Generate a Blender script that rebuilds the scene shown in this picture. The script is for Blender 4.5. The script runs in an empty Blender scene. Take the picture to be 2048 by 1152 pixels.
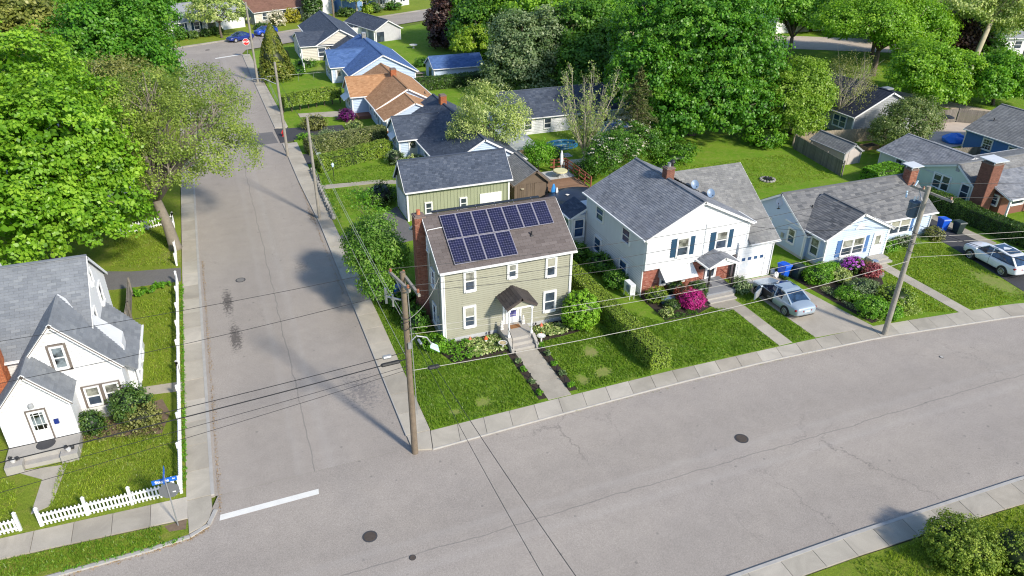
import bpy, math, random
import numpy as np
from mathutils import Vector, Matrix
random.seed(7)
RNG = np.random.default_rng(11)
SC = bpy.context.scene
R = math.radians

# ------------------------------------------------------------------ camera
cam_d = bpy.data.cameras.new('camera'); cam = bpy.data.objects.new('camera', cam_d)
SC.collection.objects.link(cam); SC.camera = cam
cam_d.sensor_fit = 'HORIZONTAL'; cam_d.sensor_width = 36.0
cam_d.lens = 36.0*1480/2048; cam_d.clip_start = 0.5; cam_d.clip_end = 4000
_th, _yw, _ro = R(29.1), R(22), R(0.7)
cF = Vector((math.cos(_th)*math.sin(_yw), math.cos(_th)*math.cos(_yw), -math.sin(_th)))
cR = Vector((math.cos(_yw), -math.sin(_yw), 0)); cU = cR.cross(cF)
cR2 = cR*math.cos(_ro)+cU*math.sin(_ro); cU2 = -cR*math.sin(_ro)+cU*math.cos(_ro)
cam.matrix_world = Matrix(((cR2.x, cU2.x, -cF.x, 0), (cR2.y, cU2.y, -cF.y, 0), (cR2.z, cU2.z, -cF.z, 24.5), (0, 0, 0, 1)))

# ------------------------------------------------------------------ light
SUN_AZ, SUN_EL = R(24), R(34)          # azimuth measured from -Y towards +X
sdir = Vector((math.sin(SUN_AZ)*math.cos(SUN_EL), -math.cos(SUN_AZ)*math.cos(SUN_EL), math.sin(SUN_EL)))
wd = bpy.data.worlds.new('World'); SC.world = wd; wd.use_nodes = True
wn = wd.node_tree; wn.nodes.clear()
sky = wn.nodes.new('ShaderNodeTexSky'); sky.sky_type = 'NISHITA'; sky.sun_disc = False
sky.sun_elevation = SUN_EL; sky.sun_rotation = math.pi-SUN_AZ
sky.air_density = 1.0; sky.dust_density = 0.6; sky.ozone_density = 3.0
bg = wn.nodes.new('ShaderNodeBackground'); bg.inputs['Strength'].default_value = 0.15
wo = wn.nodes.new('ShaderNodeOutputWorld')
wn.links.new(sky.outputs[0], bg.inputs['Color']); wn.links.new(bg.outputs[0], wo.inputs['Surface'])
sl = bpy.data.lights.new('sun', 'SUN'); sl.energy = 3.8; sl.angle = R(5.0); sl.color = (1.0, 0.92, 0.79)
so = bpy.data.objects.new('sun', sl); SC.collection.objects.link(so)
so.rotation_euler = sdir.to_track_quat('Z', 'Y').to_euler()
SC.view_settings.view_transform = 'Standard'; SC.view_settings.look = 'None'
SC.view_settings.exposure = 0.5; SC.view_settings.gamma = 1.0
SC.view_settings.use_curve_mapping = False
SC.render.engine = 'CYCLES'; SC.cycles.filter_width = 1.15

# ------------------------------------------------------------------ materials
def C(h):
    h = h.lstrip('#')
    return tuple(((int(h[i:i+2], 16)/255+.055)/1.055)**2.4 if int(h[i:i+2], 16) > 10 else int(h[i:i+2], 16)/255/12.92 for i in (0, 2, 4))
def new_mat(name):
    m = bpy.data.materials.new(name); m.use_nodes = True
    nt = m.node_tree; p = nt.nodes['Principled BSDF']
    return m, nt, p
def N(nt, t, **kw):
    n = nt.nodes.new(t)
    for k, v in kw.items():
        if k in n.inputs: n.inputs[k].default_value = v
        else: setattr(n, k, v)
    return n
def rgb4(c): return (c[0], c[1], c[2], 1)
def mixc(nt, fac, a, b, mode='MIX'):
    n = nt.nodes.new('ShaderNodeMix'); n.data_type = 'RGBA'; n.blend_type = mode
    for s, v in ((0, fac), (6, a), (7, b)):
        if isinstance(v, bpy.types.NodeSocket): nt.links.new(v, n.inputs[s])
        elif s == 0: n.inputs[0].default_value = v
        else: n.inputs[s].default_value = rgb4(v)
    return n.outputs[2]
def ramp(nt, fac, stops):
    n = nt.nodes.new('ShaderNodeValToRGB'); e = n.color_ramp.elements
    while len(e) < len(stops): e.new(0.5)
    for i, (p, c) in enumerate(stops): e[i].position = p; e[i].color = rgb4(c) if hasattr(c, '__len__') else (c, c, c, 1)
    nt.links.new(fac, n.inputs[0]); return n.outputs[0]
def noise(nt, scale, detail=4, rough=.55, vec=None, dist=0):
    n = N(nt, 'ShaderNodeTexNoise', Scale=scale, Detail=detail, Roughness=rough, Distortion=dist)
    if vec is not None: nt.links.new(vec, n.inputs['Vector'])
    return n.outputs[0]
def wpos(nt):
    return nt.nodes.new('ShaderNodeNewGeometry').outputs['Position']
def piece_rand(nt):
    g = nt.nodes.new('ShaderNodeNewGeometry').outputs['Random Per Island']
    o = nt.nodes.new('ShaderNodeObjectInfo').outputs['Random']
    a = N(nt, 'ShaderNodeMath', operation='ADD'); nt.links.new(g, a.inputs[0]); nt.links.new(o, a.inputs[1])
    f = N(nt, 'ShaderNodeMath', operation='FRACT'); nt.links.new(a.outputs[0], f.inputs[0]); return f.outputs[0]
def bump(nt, p, h, strength, dist=.02):
    b = N(nt, 'ShaderNodeBump', Strength=strength, Distance=dist); nt.links.new(h, b.inputs['Height']); nt.links.new(b.outputs[0], p.inputs['Normal'])
MATS = {}
def plain(name, c, rough=.6, var=.12, scale=3, metal=0, spec=.5, fine=0, bmp=0, coat=0):
    """colour with soft mottling and fine grain"""
    if name in MATS: return MATS[name]
    m, nt, p = new_mat(name); v = wpos(nt)
    lo = tuple(x*(1-var*1.4) for x in c); hi = tuple(min(1, x*(1+var)) for x in c)
    col = mixc(nt, noise(nt, scale, 5, .6, v), lo, hi)
    if fine and bmp == 0:
        mp = N(nt, 'ShaderNodeMapping'); mp.inputs['Scale'].default_value = (2.2, 2.2, .22); nt.links.new(v, mp.inputs[0]); col = mixc(nt, .5, col, ramp(nt, noise(nt, 1.0, 5, .7, mp.outputs[0]), [(.3, .9), (.6, 1.02)]), 'MULTIPLY')
    if fine:
        col = mixc(nt, fine, col, ramp(nt, noise(nt, 60, 3, .7, v), [(.3, .25), (.7, 1.0)]), 'MULTIPLY')
    nt.links.new(col, p.inputs['Base Color'])
    p.inputs['Roughness'].default_value = rough; p.inputs['Metallic'].default_value = metal
    p.inputs['Specular IOR Level'].default_value = spec; p.inputs['Coat Weight'].default_value = coat
    if bmp: bump(nt, p, noise(nt, 40, 4, .6, v), bmp)
    MATS[name] = m; return m
def pieces(name, cols, rough=.8, grain=.35, stain=.25, bmp=.3, stainscale=.35, gscale=45):
    """every island or object takes its own tone out of cols"""
    if name in MATS: return MATS[name]
    m, nt, p = new_mat(name); v = wpos(nt)
    n = len(cols); col = ramp(nt, piece_rand(nt), [(i/(n-1), c) for i, c in enumerate(cols)])
    col = mixc(nt, grain, col, ramp(nt, noise(nt, gscale, 3, .7, v), [(.3, .35), (.7, 1.1)]), 'MULTIPLY')
    col = mixc(nt, stain, col, ramp(nt, noise(nt, stainscale, 5, .65, v, .6), [(.35, .45), (.65, 1.1)]), 'MULTIPLY')
    nt.links.new(col, p.inputs['Base Color']); p.inputs['Roughness'].default_value = rough
    p.inputs['Specular IOR Level'].default_value = .3
    if bmp: bump(nt, p, noise(nt, gscale, 3, .7, v), bmp, .01)
    MATS[name] = m; return m
def glassy(name, c, rough=.06, var=.3):
    if name in MATS: return MATS[name]
    m, nt, p = new_mat(name); v = wpos(nt)
    col = mixc(nt, ramp(nt, noise(nt, 1.7, 3, .6, v), [(.4, 0), (.6, 1)]), tuple(x*(1-var) for x in c), tuple(x*(1+var) for x in c))
    nt.links.new(col, p.inputs['Base Color']); p.inputs['Roughness'].default_value = rough
    p.inputs['Specular IOR Level'].default_value = .8; MATS[name] = m; return m
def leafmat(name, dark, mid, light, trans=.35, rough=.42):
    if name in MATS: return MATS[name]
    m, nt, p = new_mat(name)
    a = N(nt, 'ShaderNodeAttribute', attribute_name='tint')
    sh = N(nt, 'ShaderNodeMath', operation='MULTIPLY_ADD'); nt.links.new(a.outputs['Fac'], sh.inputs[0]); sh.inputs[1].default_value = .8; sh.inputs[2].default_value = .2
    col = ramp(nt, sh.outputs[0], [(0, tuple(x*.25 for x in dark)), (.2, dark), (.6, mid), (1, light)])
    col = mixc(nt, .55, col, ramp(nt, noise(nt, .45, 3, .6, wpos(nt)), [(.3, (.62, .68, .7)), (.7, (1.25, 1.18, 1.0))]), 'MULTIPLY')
    nt.links.new(col, p.inputs['Base Color']); p.inputs['Roughness'].default_value = rough
    p.inputs['Specular IOR Level'].default_value = .4
    t = N(nt, 'ShaderNodeBsdfTranslucent'); nt.links.new(mixc(nt, 1, col, (1.25, 1.3, .5), 'MULTIPLY'), t.inputs['Color'])
    mx = N(nt, 'ShaderNodeMixShader'); mx.inputs[0].default_value = trans
    out = nt.nodes['Material Output']
    nt.links.new(p.outputs[0], mx.inputs[1]); nt.links.new(t.outputs[0], mx.inputs[2]); nt.links.new(mx.outputs[0], out.inputs[0])
    MATS[name] = m; return m

# ------------------------------------------------------------------ objects
OFF = {}
def T(name, label, cat, loc=(0, 0, 0), rot=None, group=None):
    """an Empty at the thing's base; parts given in world metres when rot is None, else in local metres"""
    o = bpy.data.objects.new(name, None); SC.collection.objects.link(o); o.empty_display_size = .3
    loc = tuple(loc)+(0,)*(3-len(loc)); o.location = loc
    if rot is not None: o.rotation_euler = (0, 0, rot)
    OFF[o] = Vector(loc) if rot is None else Vector((0, 0, 0))
    o['label'] = label; o['category'] = cat
    if group: o['group'] = group
    return o
def tag(o, label, cat, group=None):
    o['label'] = label; o['category'] = cat
    if group: o['group'] = group
    return o
def retag(o, label, loc=None, group=None, rz=None):
    o['label'] = label
    if loc is not None: o.location = tuple(loc)+(0,)*(3-len(loc))
    if group: o['group'] = group
    if rz is not None: o.rotation_euler.z = rz
def copy_tree(o, parent=None):
    c = o.copy(); SC.collection.objects.link(c); c.parent = parent
    for ch in list(o.children): copy_tree(ch, c)
    return c
def link(name, me, mat, parent=None, kind=None, smooth=False, label=None):
    if mat and not me.materials: me.materials.append(mat)
    o = bpy.data.objects.new(name, me); SC.collection.objects.link(o)
    if parent is not None: o.parent = parent; OFF[o] = OFF.get(parent, Vector((0, 0, 0)))
    if kind: o['kind'] = kind
    if label: o['label'] = label
    if smooth: me.polygons.foreach_set('use_smooth', [True]*len(me.polygons))
    return o
class MB:
    def __init__(s): s.v = []; s.f = []
    def poly(s, pts):
        b = len(s.v); s.v += [tuple(p) for p in pts]; s.f.append(tuple(range(b, b+len(pts)))); return s
    def hexa(s, p):            # 8 corners, bottom ring then top ring
        b = len(s.v); s.v += [tuple(q) for q in p]
        for f in ((3, 2, 1, 0), (4, 5, 6, 7), (0, 1, 5, 4), (1, 2, 6, 5), (2, 3, 7, 6), (3, 0, 4, 7)): s.f.append(tuple(b+i for i in f))
        return s
    def box(s, x0, x1, y0, y1, z0, z1):
        x0, x1 = sorted((x0, x1)); y0, y1 = sorted((y0, y1)); z0, z1 = sorted((z0, z1))
        return s.hexa([(x0, y0, z0), (x1, y0, z0), (x1, y1, z0), (x0, y1, z0), (x0, y0, z1), (x1, y0, z1), (x1, y1, z1), (x0, y1, z1)])
    def bar(s, a, b, w, h=None, up=(0, 0, 1)):
        a = Vector(a); b = Vector(b); h = h or w; d = (b-a).normalized(); up = Vector(up)
        if abs(d.dot(up)) > .98: up = Vector((1, 0, 0))
        r = d.cross(up).normalized()*w/2; u = r.cross(d).normalized()*h/2
        return s.hexa([a-r-u, a+r-u, b+r-u, b-r-u, a-r+u, a+r+u, b+r+u, b-r+u])
    def prism(s, pts, z0, z1):
        n = len(pts); b = len(s.v); g = (lambda z, p: z if not callable(z) else z(p))
        s.v += [(p[0], p[1], z0) for p in pts]+[(p[0], p[1], z1) for p in pts]
        s.f.append(tuple(range(b+n, b+2*n))); s.f.append(tuple(range(b+n-1, b-1, -1)))
        for i in range(n): j = (i+1) % n; s.f.append((b+i, b+j, b+n+j, b+n+i))
        return s
    def tube(s, pts, r, n=8, cap=True):
        pts = [Vector(p) for p in pts]; m = len(pts); rr = r if hasattr(r, '__len__') else [r]*m
        b = len(s.v); pu = None
        for i, p in enumerate(pts):
            d = (pts[min(i+1, m-1)]-pts[max(i-1, 0)]).normalized()
            if pu is None: pu = Vector((0, 0, 1)) if abs(d.z) < .9 else Vector((1, 0, 0))
            x = d.cross(pu).normalized(); y = x.cross(d).normalized(); pu = y
            for k in range(n):
                a = 2*math.pi*k/n; s.v.append(tuple(p+x*math.cos(a)*rr[i]+y*math.sin(a)*rr[i]))
        for i in range(m-1):
            for k in range(n):
                k2 = (k+1) % n; s.f.append((b+i*n+k, b+i*n+k2, b+(i+1)*n+k2, b+(i+1)*n+k))
        if cap: s.f.append(tuple(range(b+n-1, b-1, -1))); s.f.append(tuple(b+(m-1)*n+k for k in range(n)))
        return s
    def lathe(s, c, prof, n=16):
        b = len(s.v); c = Vector(c)
        for r, z in prof:
            for k in range(n): a = 2*math.pi*k/n; s.v.append((c.x+r*math.cos(a), c.y+r*math.sin(a), c.z+z))
        for i in range(len(prof)-1):
            for k in range(n): k2 = (k+1) % n; s.f.append((b+i*n+k, b+i*n+k2, b+(i+1)*n+k2, b+(i+1)*n+k))
        s.f.append(tuple(range(b+n-1, b-1, -1))); s.f.append(tuple(b+(len(prof)-1)*n+k for k in range(n)))
        return s
    def ball(s, c, rx, ry, rz, nu=12, nv=8, jit=0):
        b = len(s.v)
        for i in range(nv+1):
            t = math.pi*i/nv
            for k in range(nu):
                a = 2*math.pi*k/nu; j = 1+random.uniform(-jit, jit)
                s.v.append((c[0]+rx*math.sin(t)*math.cos(a)*j, c[1]+ry*math.sin(t)*math.sin(a)*j, c[2]+rz*math.cos(t)*j))
        for i in range(nv):
            for k in range(nu): k2 = (k+1) % nu; s.f.append((b+i*nu+k, b+(i+1)*nu+k, b+(i+1)*nu+k2, b+i*nu+k2))
        return s
    def disc(s, c, r, n=20, ry=None):
        return s.poly([(c[0]+r*math.cos(2*math.pi*k/n), c[1]+(ry or r)*math.sin(2*math.pi*k/n), c[2]) for k in range(n)])
    def mesh(s, name, off=Vector((0, 0, 0))):
        me = bpy.data.meshes.new(name)
        me.from_pydata([(v[0]-off.x, v[1]-off.y, v[2]-off.z) for v in s.v], [], s.f); me.update(); return me
    def build(s, name, mat, parent=None, kind=None, smooth=False, label=None):
        off = OFF.get(parent, Vector((0, 0, 0)))
        return link(name, s.mesh(name, off), mat, parent, kind, smooth, label)

def text_mesh(body, size, mat, parent, origin, xdir, ydir, name='lettering', depth=.004, bold=0):
    cu = bpy.data.curves.new(name, 'FONT'); cu.body = body; cu.size = size; cu.align_x = 'CENTER'; cu.align_y = 'CENTER'; cu.extrude = depth; cu.offset = bold
    tmp = bpy.data.objects.new('tmp', cu); SC.collection.objects.link(tmp)
    dg = bpy.context.evaluated_depsgraph_get(); me = bpy.data.meshes.new_from_object(tmp.evaluated_get(dg))
    bpy.data.objects.remove(tmp)
    x = Vector(xdir).normalized(); y = Vector(ydir).normalized(); z = x.cross(y); o = Vector(origin)-OFF.get(parent, Vector((0, 0, 0)))
    me.transform(Matrix(((x.x, y.x, z.x, o.x), (x.y, y.y, z.y, o.y), (x.z, y.z, z.z, o.z), (0, 0, 0, 1))))
    return link(name, me, mat, parent)

# ------------------------------------------------------------------ walls, openings, roofs
class Wall:
    def __init__(s, root, side, pos): s.r = root; s.side = side; s.p = pos
    def pt(s, a, z, d):
        return {'S': (a, s.p-d, z), 'N': (a, s.p+d, z), 'W': (s.p-d, a, z), 'E': (s.p+d, a, z)}[s.side]
    def wbox(s, m, a0, a1, z0, z1, d0, d1):
        p = s.pt(a0, z0, d0); q = s.pt(a1, z1, d1); return m.box(p[0], q[0], p[1], q[1], p[2], q[2])
    def siding(s, poly, mat, step=.15, name='siding', d=.055):
        """lapped courses over a convex outline (a, z)"""
        m = MB(); zs = [p[1] for p in poly]; z = min(zs); top = max(zs)
        def span(z):
            xs = []
            for i in range(len(poly)):
                (a0, z0), (a1, z1) = poly[i], poly[(i+1) % len(poly)]
                if abs(z1-z0) < 1e-6:
                    if abs(z-z0) < 1e-4: xs += [a0, a1]
                elif min(z0, z1)-1e-6 <= z <= max(z0, z1)+1e-6: xs.append(a0+(a1-a0)*(z-z0)/(z1-z0))
            return (min(xs), max(xs)) if xs else None
        while z < top-.02:
            z2 = min(z+step*1.1, top); A = span(z+1e-4); B = span(z2-1e-4)
            if A and B:
                m.poly([s.pt(A[0], z, d), s.pt(A[1], z, d), s.pt(B[1], z2-.034, .035), s.pt(B[0], z2-.034, .035)])
                m.poly([s.pt(A[0], z, .004), s.pt(A[1], z, .004), s.pt(A[1], z, d), s.pt(A[0], z, d)])
            z = z2
        return m.build(name, mat, s.r, kind='stuff')
    def window(s, a0, a1, z0, z1, trim, glass, blind=None, cas=.09, muntin=0, shutters=None, mode='hung', cols=1, label=None):
        m = MB(); e = .125
        s.wbox(m, a0-cas, a0, z0-cas, z1+cas, .0, e); s.wbox(m, a1, a1+cas, z0-cas, z1+cas, .0, e)
        s.wbox(m, a0, a1, z1, z1+cas, .0, e); s.wbox(m, a0-.02, a1+.02, z0-cas, z0, .0, e+.05)
        w = (a1-a0)/cols
        for c in range(1, cols): s.wbox(m, a0+c*w-.05, a0+c*w+.05, z0, z1, 0, e-.004)
        f = m.build('window', trim, s.r, label=label); zm = (z0+z1)/2
        b = .035; sm = MB()
        for c in range(cols):
            l, r = a0+c*w+(.05 if c else 0), a0+(c+1)*w-(.05 if c < cols-1 else 0)
            for (q0, q1, dd) in (((zm, z1, .1), (z0, zm, .085)) if mode == 'hung' else ((z0, z1, .095),)):
                s.wbox(sm, l, l+b, q0, q1, 0, dd); s.wbox(sm, r-b, r, q0, q1, 0, dd)
                s.wbox(sm, l+b, r-b, q0, q0+b, 0, dd); s.wbox(sm, l+b, r-b, q1-b, q1, 0, dd)
                for k in range(1, muntin+1):
                    x = l+(r-l)*k/(muntin+1); s.wbox(sm, x-.01, x+.01, q0+b, q1-b, 0, dd-.004)
                if muntin: s.wbox(sm, l+b, r-b, (q0+q1)/2-.01, (q0+q1)/2+.01, 0, dd-.006)
                pm = MB(); s.wbox(pm, l+b, r-b, q0+b, q1-b, .002, dd-.018)
                pm.build('pane', blind if (blind and q0 >= zm-.01) else glass, f)
        sm.build('sash', trim, f)
        if shutters:
            sw = (z1-z0)*.3
            for x0 in (a0-cas-.02-sw, a1+cas+.02):
                m = MB(); s.wbox(m, x0, x0+sw, z0-.03, z1+.05, .0, .08); n = 12
                for k in range(n):
                    zz = z0+.03+(z1-z0-.08)*k/n; s.wbox(m, x0+.04, x0+sw-.04, zz, zz+.02, .075, .092)
                m.build('shutter', shutters, s.r)
        return f
    def door(s, a0, a1, z0, z1, trim, mat, glass=None, gbox=None, cas=.09):
        m = MB(); s.wbox(m, a0-cas, a0, z0, z1+cas, 0, .1); s.wbox(m, a1, a1+cas, z0, z1+cas, 0, .1); s.wbox(m, a0, a1, z1, z1+cas, 0, .1)
        m.build('door_frame', trim, s.r)
        m = MB(); s.wbox(m, a0, a1, z0, z1, 0, .075); d = m.build('door', mat, s.r)
        if glass:
            g = gbox or (.2, .45, .8, .92); w = a1-a0; h = z1-z0; m = MB(); s.wbox(m, a0+w*g[0], a0+w*g[2], z0+h*g[1], z0+h*g[3], .03, .081); m.build('pane', glass, d)
        m = MB(); s.wbox(m, a1-.12, a1-.07, z0+.85, z0+.95, .07, .12); m.build('handle', M_DARKMETAL, d)
        return d

def roof_plane(root, pA, pB, pC, pD, mat, tw=.33, th=.16, thick=.09, indiv=0, skip=None, name='roof', trim=None, edges='', slab=None):
    """pA-pB eave, pC-pD ridge (pC above pB)"""
    A, B, Cc, D = [Vector(p) for p in (pA, pB, pC, pD)]
    nrm = (B-A).cross(D-A).normalized() if (B-A).length > .05 else (Cc-B).cross(D-B).normalized()
    if nrm.z < 0: nrm = -nrm
    dn = nrm*thick; m = MB()
    if (B-A).length < .05:
        m.v += [tuple(p) for p in (A-nrm*.012, Cc-nrm*.012, D-nrm*.012, A-dn, Cc-dn, D-dn)]; m.f += [(0, 1, 2), (5, 4, 3), (0, 3, 4, 1), (1, 4, 5, 2), (2, 5, 3, 0)]
    elif (Cc-D).length < .05:
        m.v += [tuple(p) for p in (A-nrm*.012, B-nrm*.012, Cc-nrm*.012, A-dn, B-dn, Cc-dn)]; m.f += [(0, 1, 2), (5, 4, 3), (0, 3, 4, 1), (1, 4, 5, 2), (2, 5, 3, 0)]
    else: m.hexa([p-dn for p in (A, B, Cc, D)]+[p-nrm*.012 for p in (A, B, Cc, D)])
    slabo = m.build(name, slab or mat, root)
    u = ((B-A) if (B-A).length > .05 else (Cc-D)).normalized(); up = nrm.cross(u).normalized()
    if up.z < 0: up = -up
    L = max((D-A).dot(up), (Cc-B).dot(up)); rows = max(1, int(round(L/th))); th = L/rows
    def ed(t): return (A+(D-A)*t-A).dot(u), (B+(Cc-B)*t-A).dot(u)
    st = MB(); cnt = 0; shared = None; off = OFF[root]
    for r in range(rows):
        t = (r+.5)/rows; l, rr = ed(t); l, rr = min(l, rr), max(l, rr)
        if rr-l < .06: continue
        x = l-tw*(random.random() if not indiv else (.5 if r % 2 else 0))
        base = A+up*(r*th)
        while x < rr-.01:
            x0 = max(x, l); x1 = min(x+tw-.008, rr); x += tw
            if x1-x0 < .03: continue
            if skip and skip(base+u*((x0+x1)/2)): continue
            j = random.uniform(0, .004)
            def W(q, s0, h): return base+u*q+up*s0+nrm*h
            pts = [W(x0, -.012, -.008), W(x1, -.012, -.008), W(x1, th, -.01), W(x0, th, -.01), W(x0, -.012, .016+j), W(x1, -.012, .016+j), W(x1, th, .002), W(x0, th, .002)]
            if cnt < indiv:
                full = abs((x1-x0)-(tw-.008)) < 1e-3
                if full and shared is None:
                    o0 = base+u*x0; mm = MB(); mm.hexa([p-o0 for p in pts]); shared = mm.mesh('shingle')
                if full: o = link('shingle', shared, mat, slabo); o.location = base+u*x0-off
                else: mm = MB(); mm.hexa(pts); mm.build('shingle', mat, slabo)
                cnt += 1
            else:
                b = len(st.v); st.v += [tuple(p) for p in pts]
                st.f += [(b+4, b+5, b+6, b+7), (b, b+1, b+5, b+4), (b+1, b+2, b+6, b+5), (b+3, b, b+4, b+7)]
    if st.f: st.build('shingle_courses', mat, slabo, kind='stuff')
    if trim:
        for e in edges:
            a, b = {'E': (A, B), 'L': (A, D), 'R': (B, Cc), 'T': (D, Cc)}[e]
            mm = MB(); o_ = (-up if e == 'E' else up if e == 'T' else (-u if e == 'L' else u))*.02
            mm.bar(a+o_-nrm*.095, b+o_-nrm*.095, .035, .15, nrm); mm.build('fascia', trim, root)
            if e == 'E':
                mm = MB(); q = Vector((o_.x, o_.y, 0)).normalized()*.09 if Vector((o_.x, o_.y, 0)).length > 0 else Vector((0, 0, 0))
                mm.bar(a+q-Vector((0, 0, .06)), b+q-Vector((0, 0, .06)), .1, .09); mm.build('gutter', trim, root)
    return slabo

def gable(root, x0, x1, y0, y1, ez, rz, ridge, wallm, roofm, trim, ov=.3, rk=.2, rp=None, z0=.0, found=None, fz=.25, step=.15, tw=.33, th=.16, sides='SNWE', planes='ab', indiv=0, skip=None, slab=None, corner=True, body=None):
    """box with a gabled roof. ridge 'X' or 'Y'. ez = roof edge height, rz = ridge height"""
    ax0, ax1 = (y0, y1) if ridge == 'X' else (x0, x1)
    c = rp if rp is not None else (ax0+ax1)/2
    def P(a, b, z): return (b, a, z) if ridge == 'X' else (a, b, z)     # a across, b along the ridge
    sa = (rz-ez)/(c-ax0+ov); sb = (rz-ez)/(ax1+ov-c); wa = ez+sa*ov-.1; wb = ez+sb*ov-.1; rt = rz-.1
    b0, b1 = (x0, x1) if ridge == 'X' else (y0, y1)
    m = MB(); pts = [(ax0, z0), (ax1, z0), (ax1, wb), (c, rt), (ax0, wa)]; e = .0
    v = len(m.v); m.v += [P(a, b0+e, z) for a, z in pts]+[P(a, b1-e, z) for a, z in pts]
    m.f += [(4, 3, 2, 1, 0), (5, 6, 7, 8, 9)]+[(i, (i+1) % 5, 5+(i+1) % 5, 5+i) for i in range(5)]
    m.build('wall', body or wallm, root)
    zf = z0+(fz if found else 0)
    for s in sides:
        pos = {'S': y0, 'N': y1, 'W': x0, 'E': x1}[s]; W = Wall(root, s, pos)
        isg = (s in 'WE') == (ridge == 'X')
        if isg: poly = [(ax0, zf), (ax1, zf), (ax1, wb), (c, rt), (ax0, wa)]
        else: t = wa if pos == ax0 else wb; poly = [(b0, zf), (b1, zf), (b1, t), (b0, t)]
        if step: W.siding(poly, wallm, step)
        if found: m = MB(); W.wbox(m, poly[0][0]-.01, poly[1][0]+.01, z0-.05, zf, 0, .022); m.build('foundation', found, root)
    if corner and trim:
        for (cx, cy) in ((x0, y0), (x1, y0), (x0, y1), (x1, y1)):
            zt = (wa if (cy if ridge == 'X' else cx) == ax0 else wb)
            m = MB(); m.box(cx-.07, cx+.07, cy-.07, cy+.07, zf, zt); m.build('corner_board', trim, root)
    lo, hi = b0-rk, b1+rk
    if 'a' in planes: roof_plane(root, P(ax0-ov, lo, ez), P(ax0-ov, hi, ez), P(c, hi, rz), P(c, lo, rz), roofm, tw, th, trim=trim, edges='ELR', indiv=indiv, skip=skip, slab=slab)
    if 'b' in planes: roof_plane(root, P(ax1+ov, lo, ez), P(ax1+ov, hi, ez), P(c, hi, rz), P(c, lo, rz), roofm, tw, th, trim=trim, edges='ELR', slab=slab)
    m = MB(); m.bar(P(c, lo, rz+.012), P(c, hi, rz+.012), .22, .035); m.build('ridge_cap', slab or roofm, root)
    return wa, wb

def brick_face(m, W, a0, a1, z0, z1, bw=.21, bh=.07, j=.012, d=.02, holes=()):
    z = z0; r = 0
    while z < z1-.01:
        x = a0-(bw/2 if r % 2 else 0)
        while x < a1:
            l = max(x, a0); h = min(x+bw-j, a1)
            if h-l > .03 and not any(q[0] < (l+h)/2 < q[1] and q[2] < z+bh/2 < q[3] for q in holes):
                dd = d+random.uniform(0, .008); p = W.pt
                zt = min(z+bh-j, z1); b = len(m.v)
                m.v += [p(l, z, 0), p(h, z, 0), p(h, zt, 0), p(l, zt, 0), p(l, z, dd), p(h, z, dd), p(h, zt, dd), p(l, zt, dd)]
                m.f += [(b+4, b+5, b+6, b+7), (b, b+1, b+5, b+4), (b+1, b+2, b+6, b+5), (b+2, b+3, b+7, b+6), (b+3, b, b+4, b+7)]
            x += bw
        z += bh; r += 1
def chimney(root, x0, x1, y0, y1, z0, z1, mortar, brick, cap=None, capm=None, bw=.21, bh=.075):
    m = MB(); m.box(x0, x1, y0, y1, z0, z1); ch = m.build('chimney', mortar, root); m = MB()
    for s, pos, a0, a1 in (('S', y0, x0, x1), ('N', y1, x0, x1), ('W', x0, y0, y1), ('E', x1, y0, y1)):
        brick_face(m, Wall(root, s, pos), a0, a1, z0, z1, bw, bh)
    m.build('brick_courses', brick, ch, kind='stuff')
    m = MB(); m.box(x0-.05, x1+.05, y0-.05, y1+.05, z1, z1+.08); m.box(x0+.03, x1-.03, y0+.03, y1-.03, z1+.08, z1+.13); m.build('chimney_crown', mortar, ch)
    cx, cy = (x0+x1)/2, (y0+y1)/2
    if cap == 'pot':
        m = MB(); m.lathe((cx, cy, z1+.1), [(.13, 0), (.11, .25), (.13, .3)], 10); m.build('chimney_pot', capm, ch)
    elif cap == 'slab':
        m = MB(); m.hexa([(x0-.2, y0-.2, z1+.3), (x1+.25, y0-.2, z1+.3), (x1+.25, y1+.2, z1+.36), (x0-.2, y1+.2, z1+.36)]+[(x0-.2, y0-.2, z1+.36), (x1+.25, y0-.2, z1+.36), (x1+.25, y1+.2, z1+.42), (x0-.2, y1+.2, z1+.42)])
        for px in (x0+.05, x1-.05):
            for py in (y0+.05, y1-.05): m.box(px-.03, px+.03, py-.03, py+.03, z1+.08, z1+.33)
        m.build('chimney_cap', capm, ch)
    return ch

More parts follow.
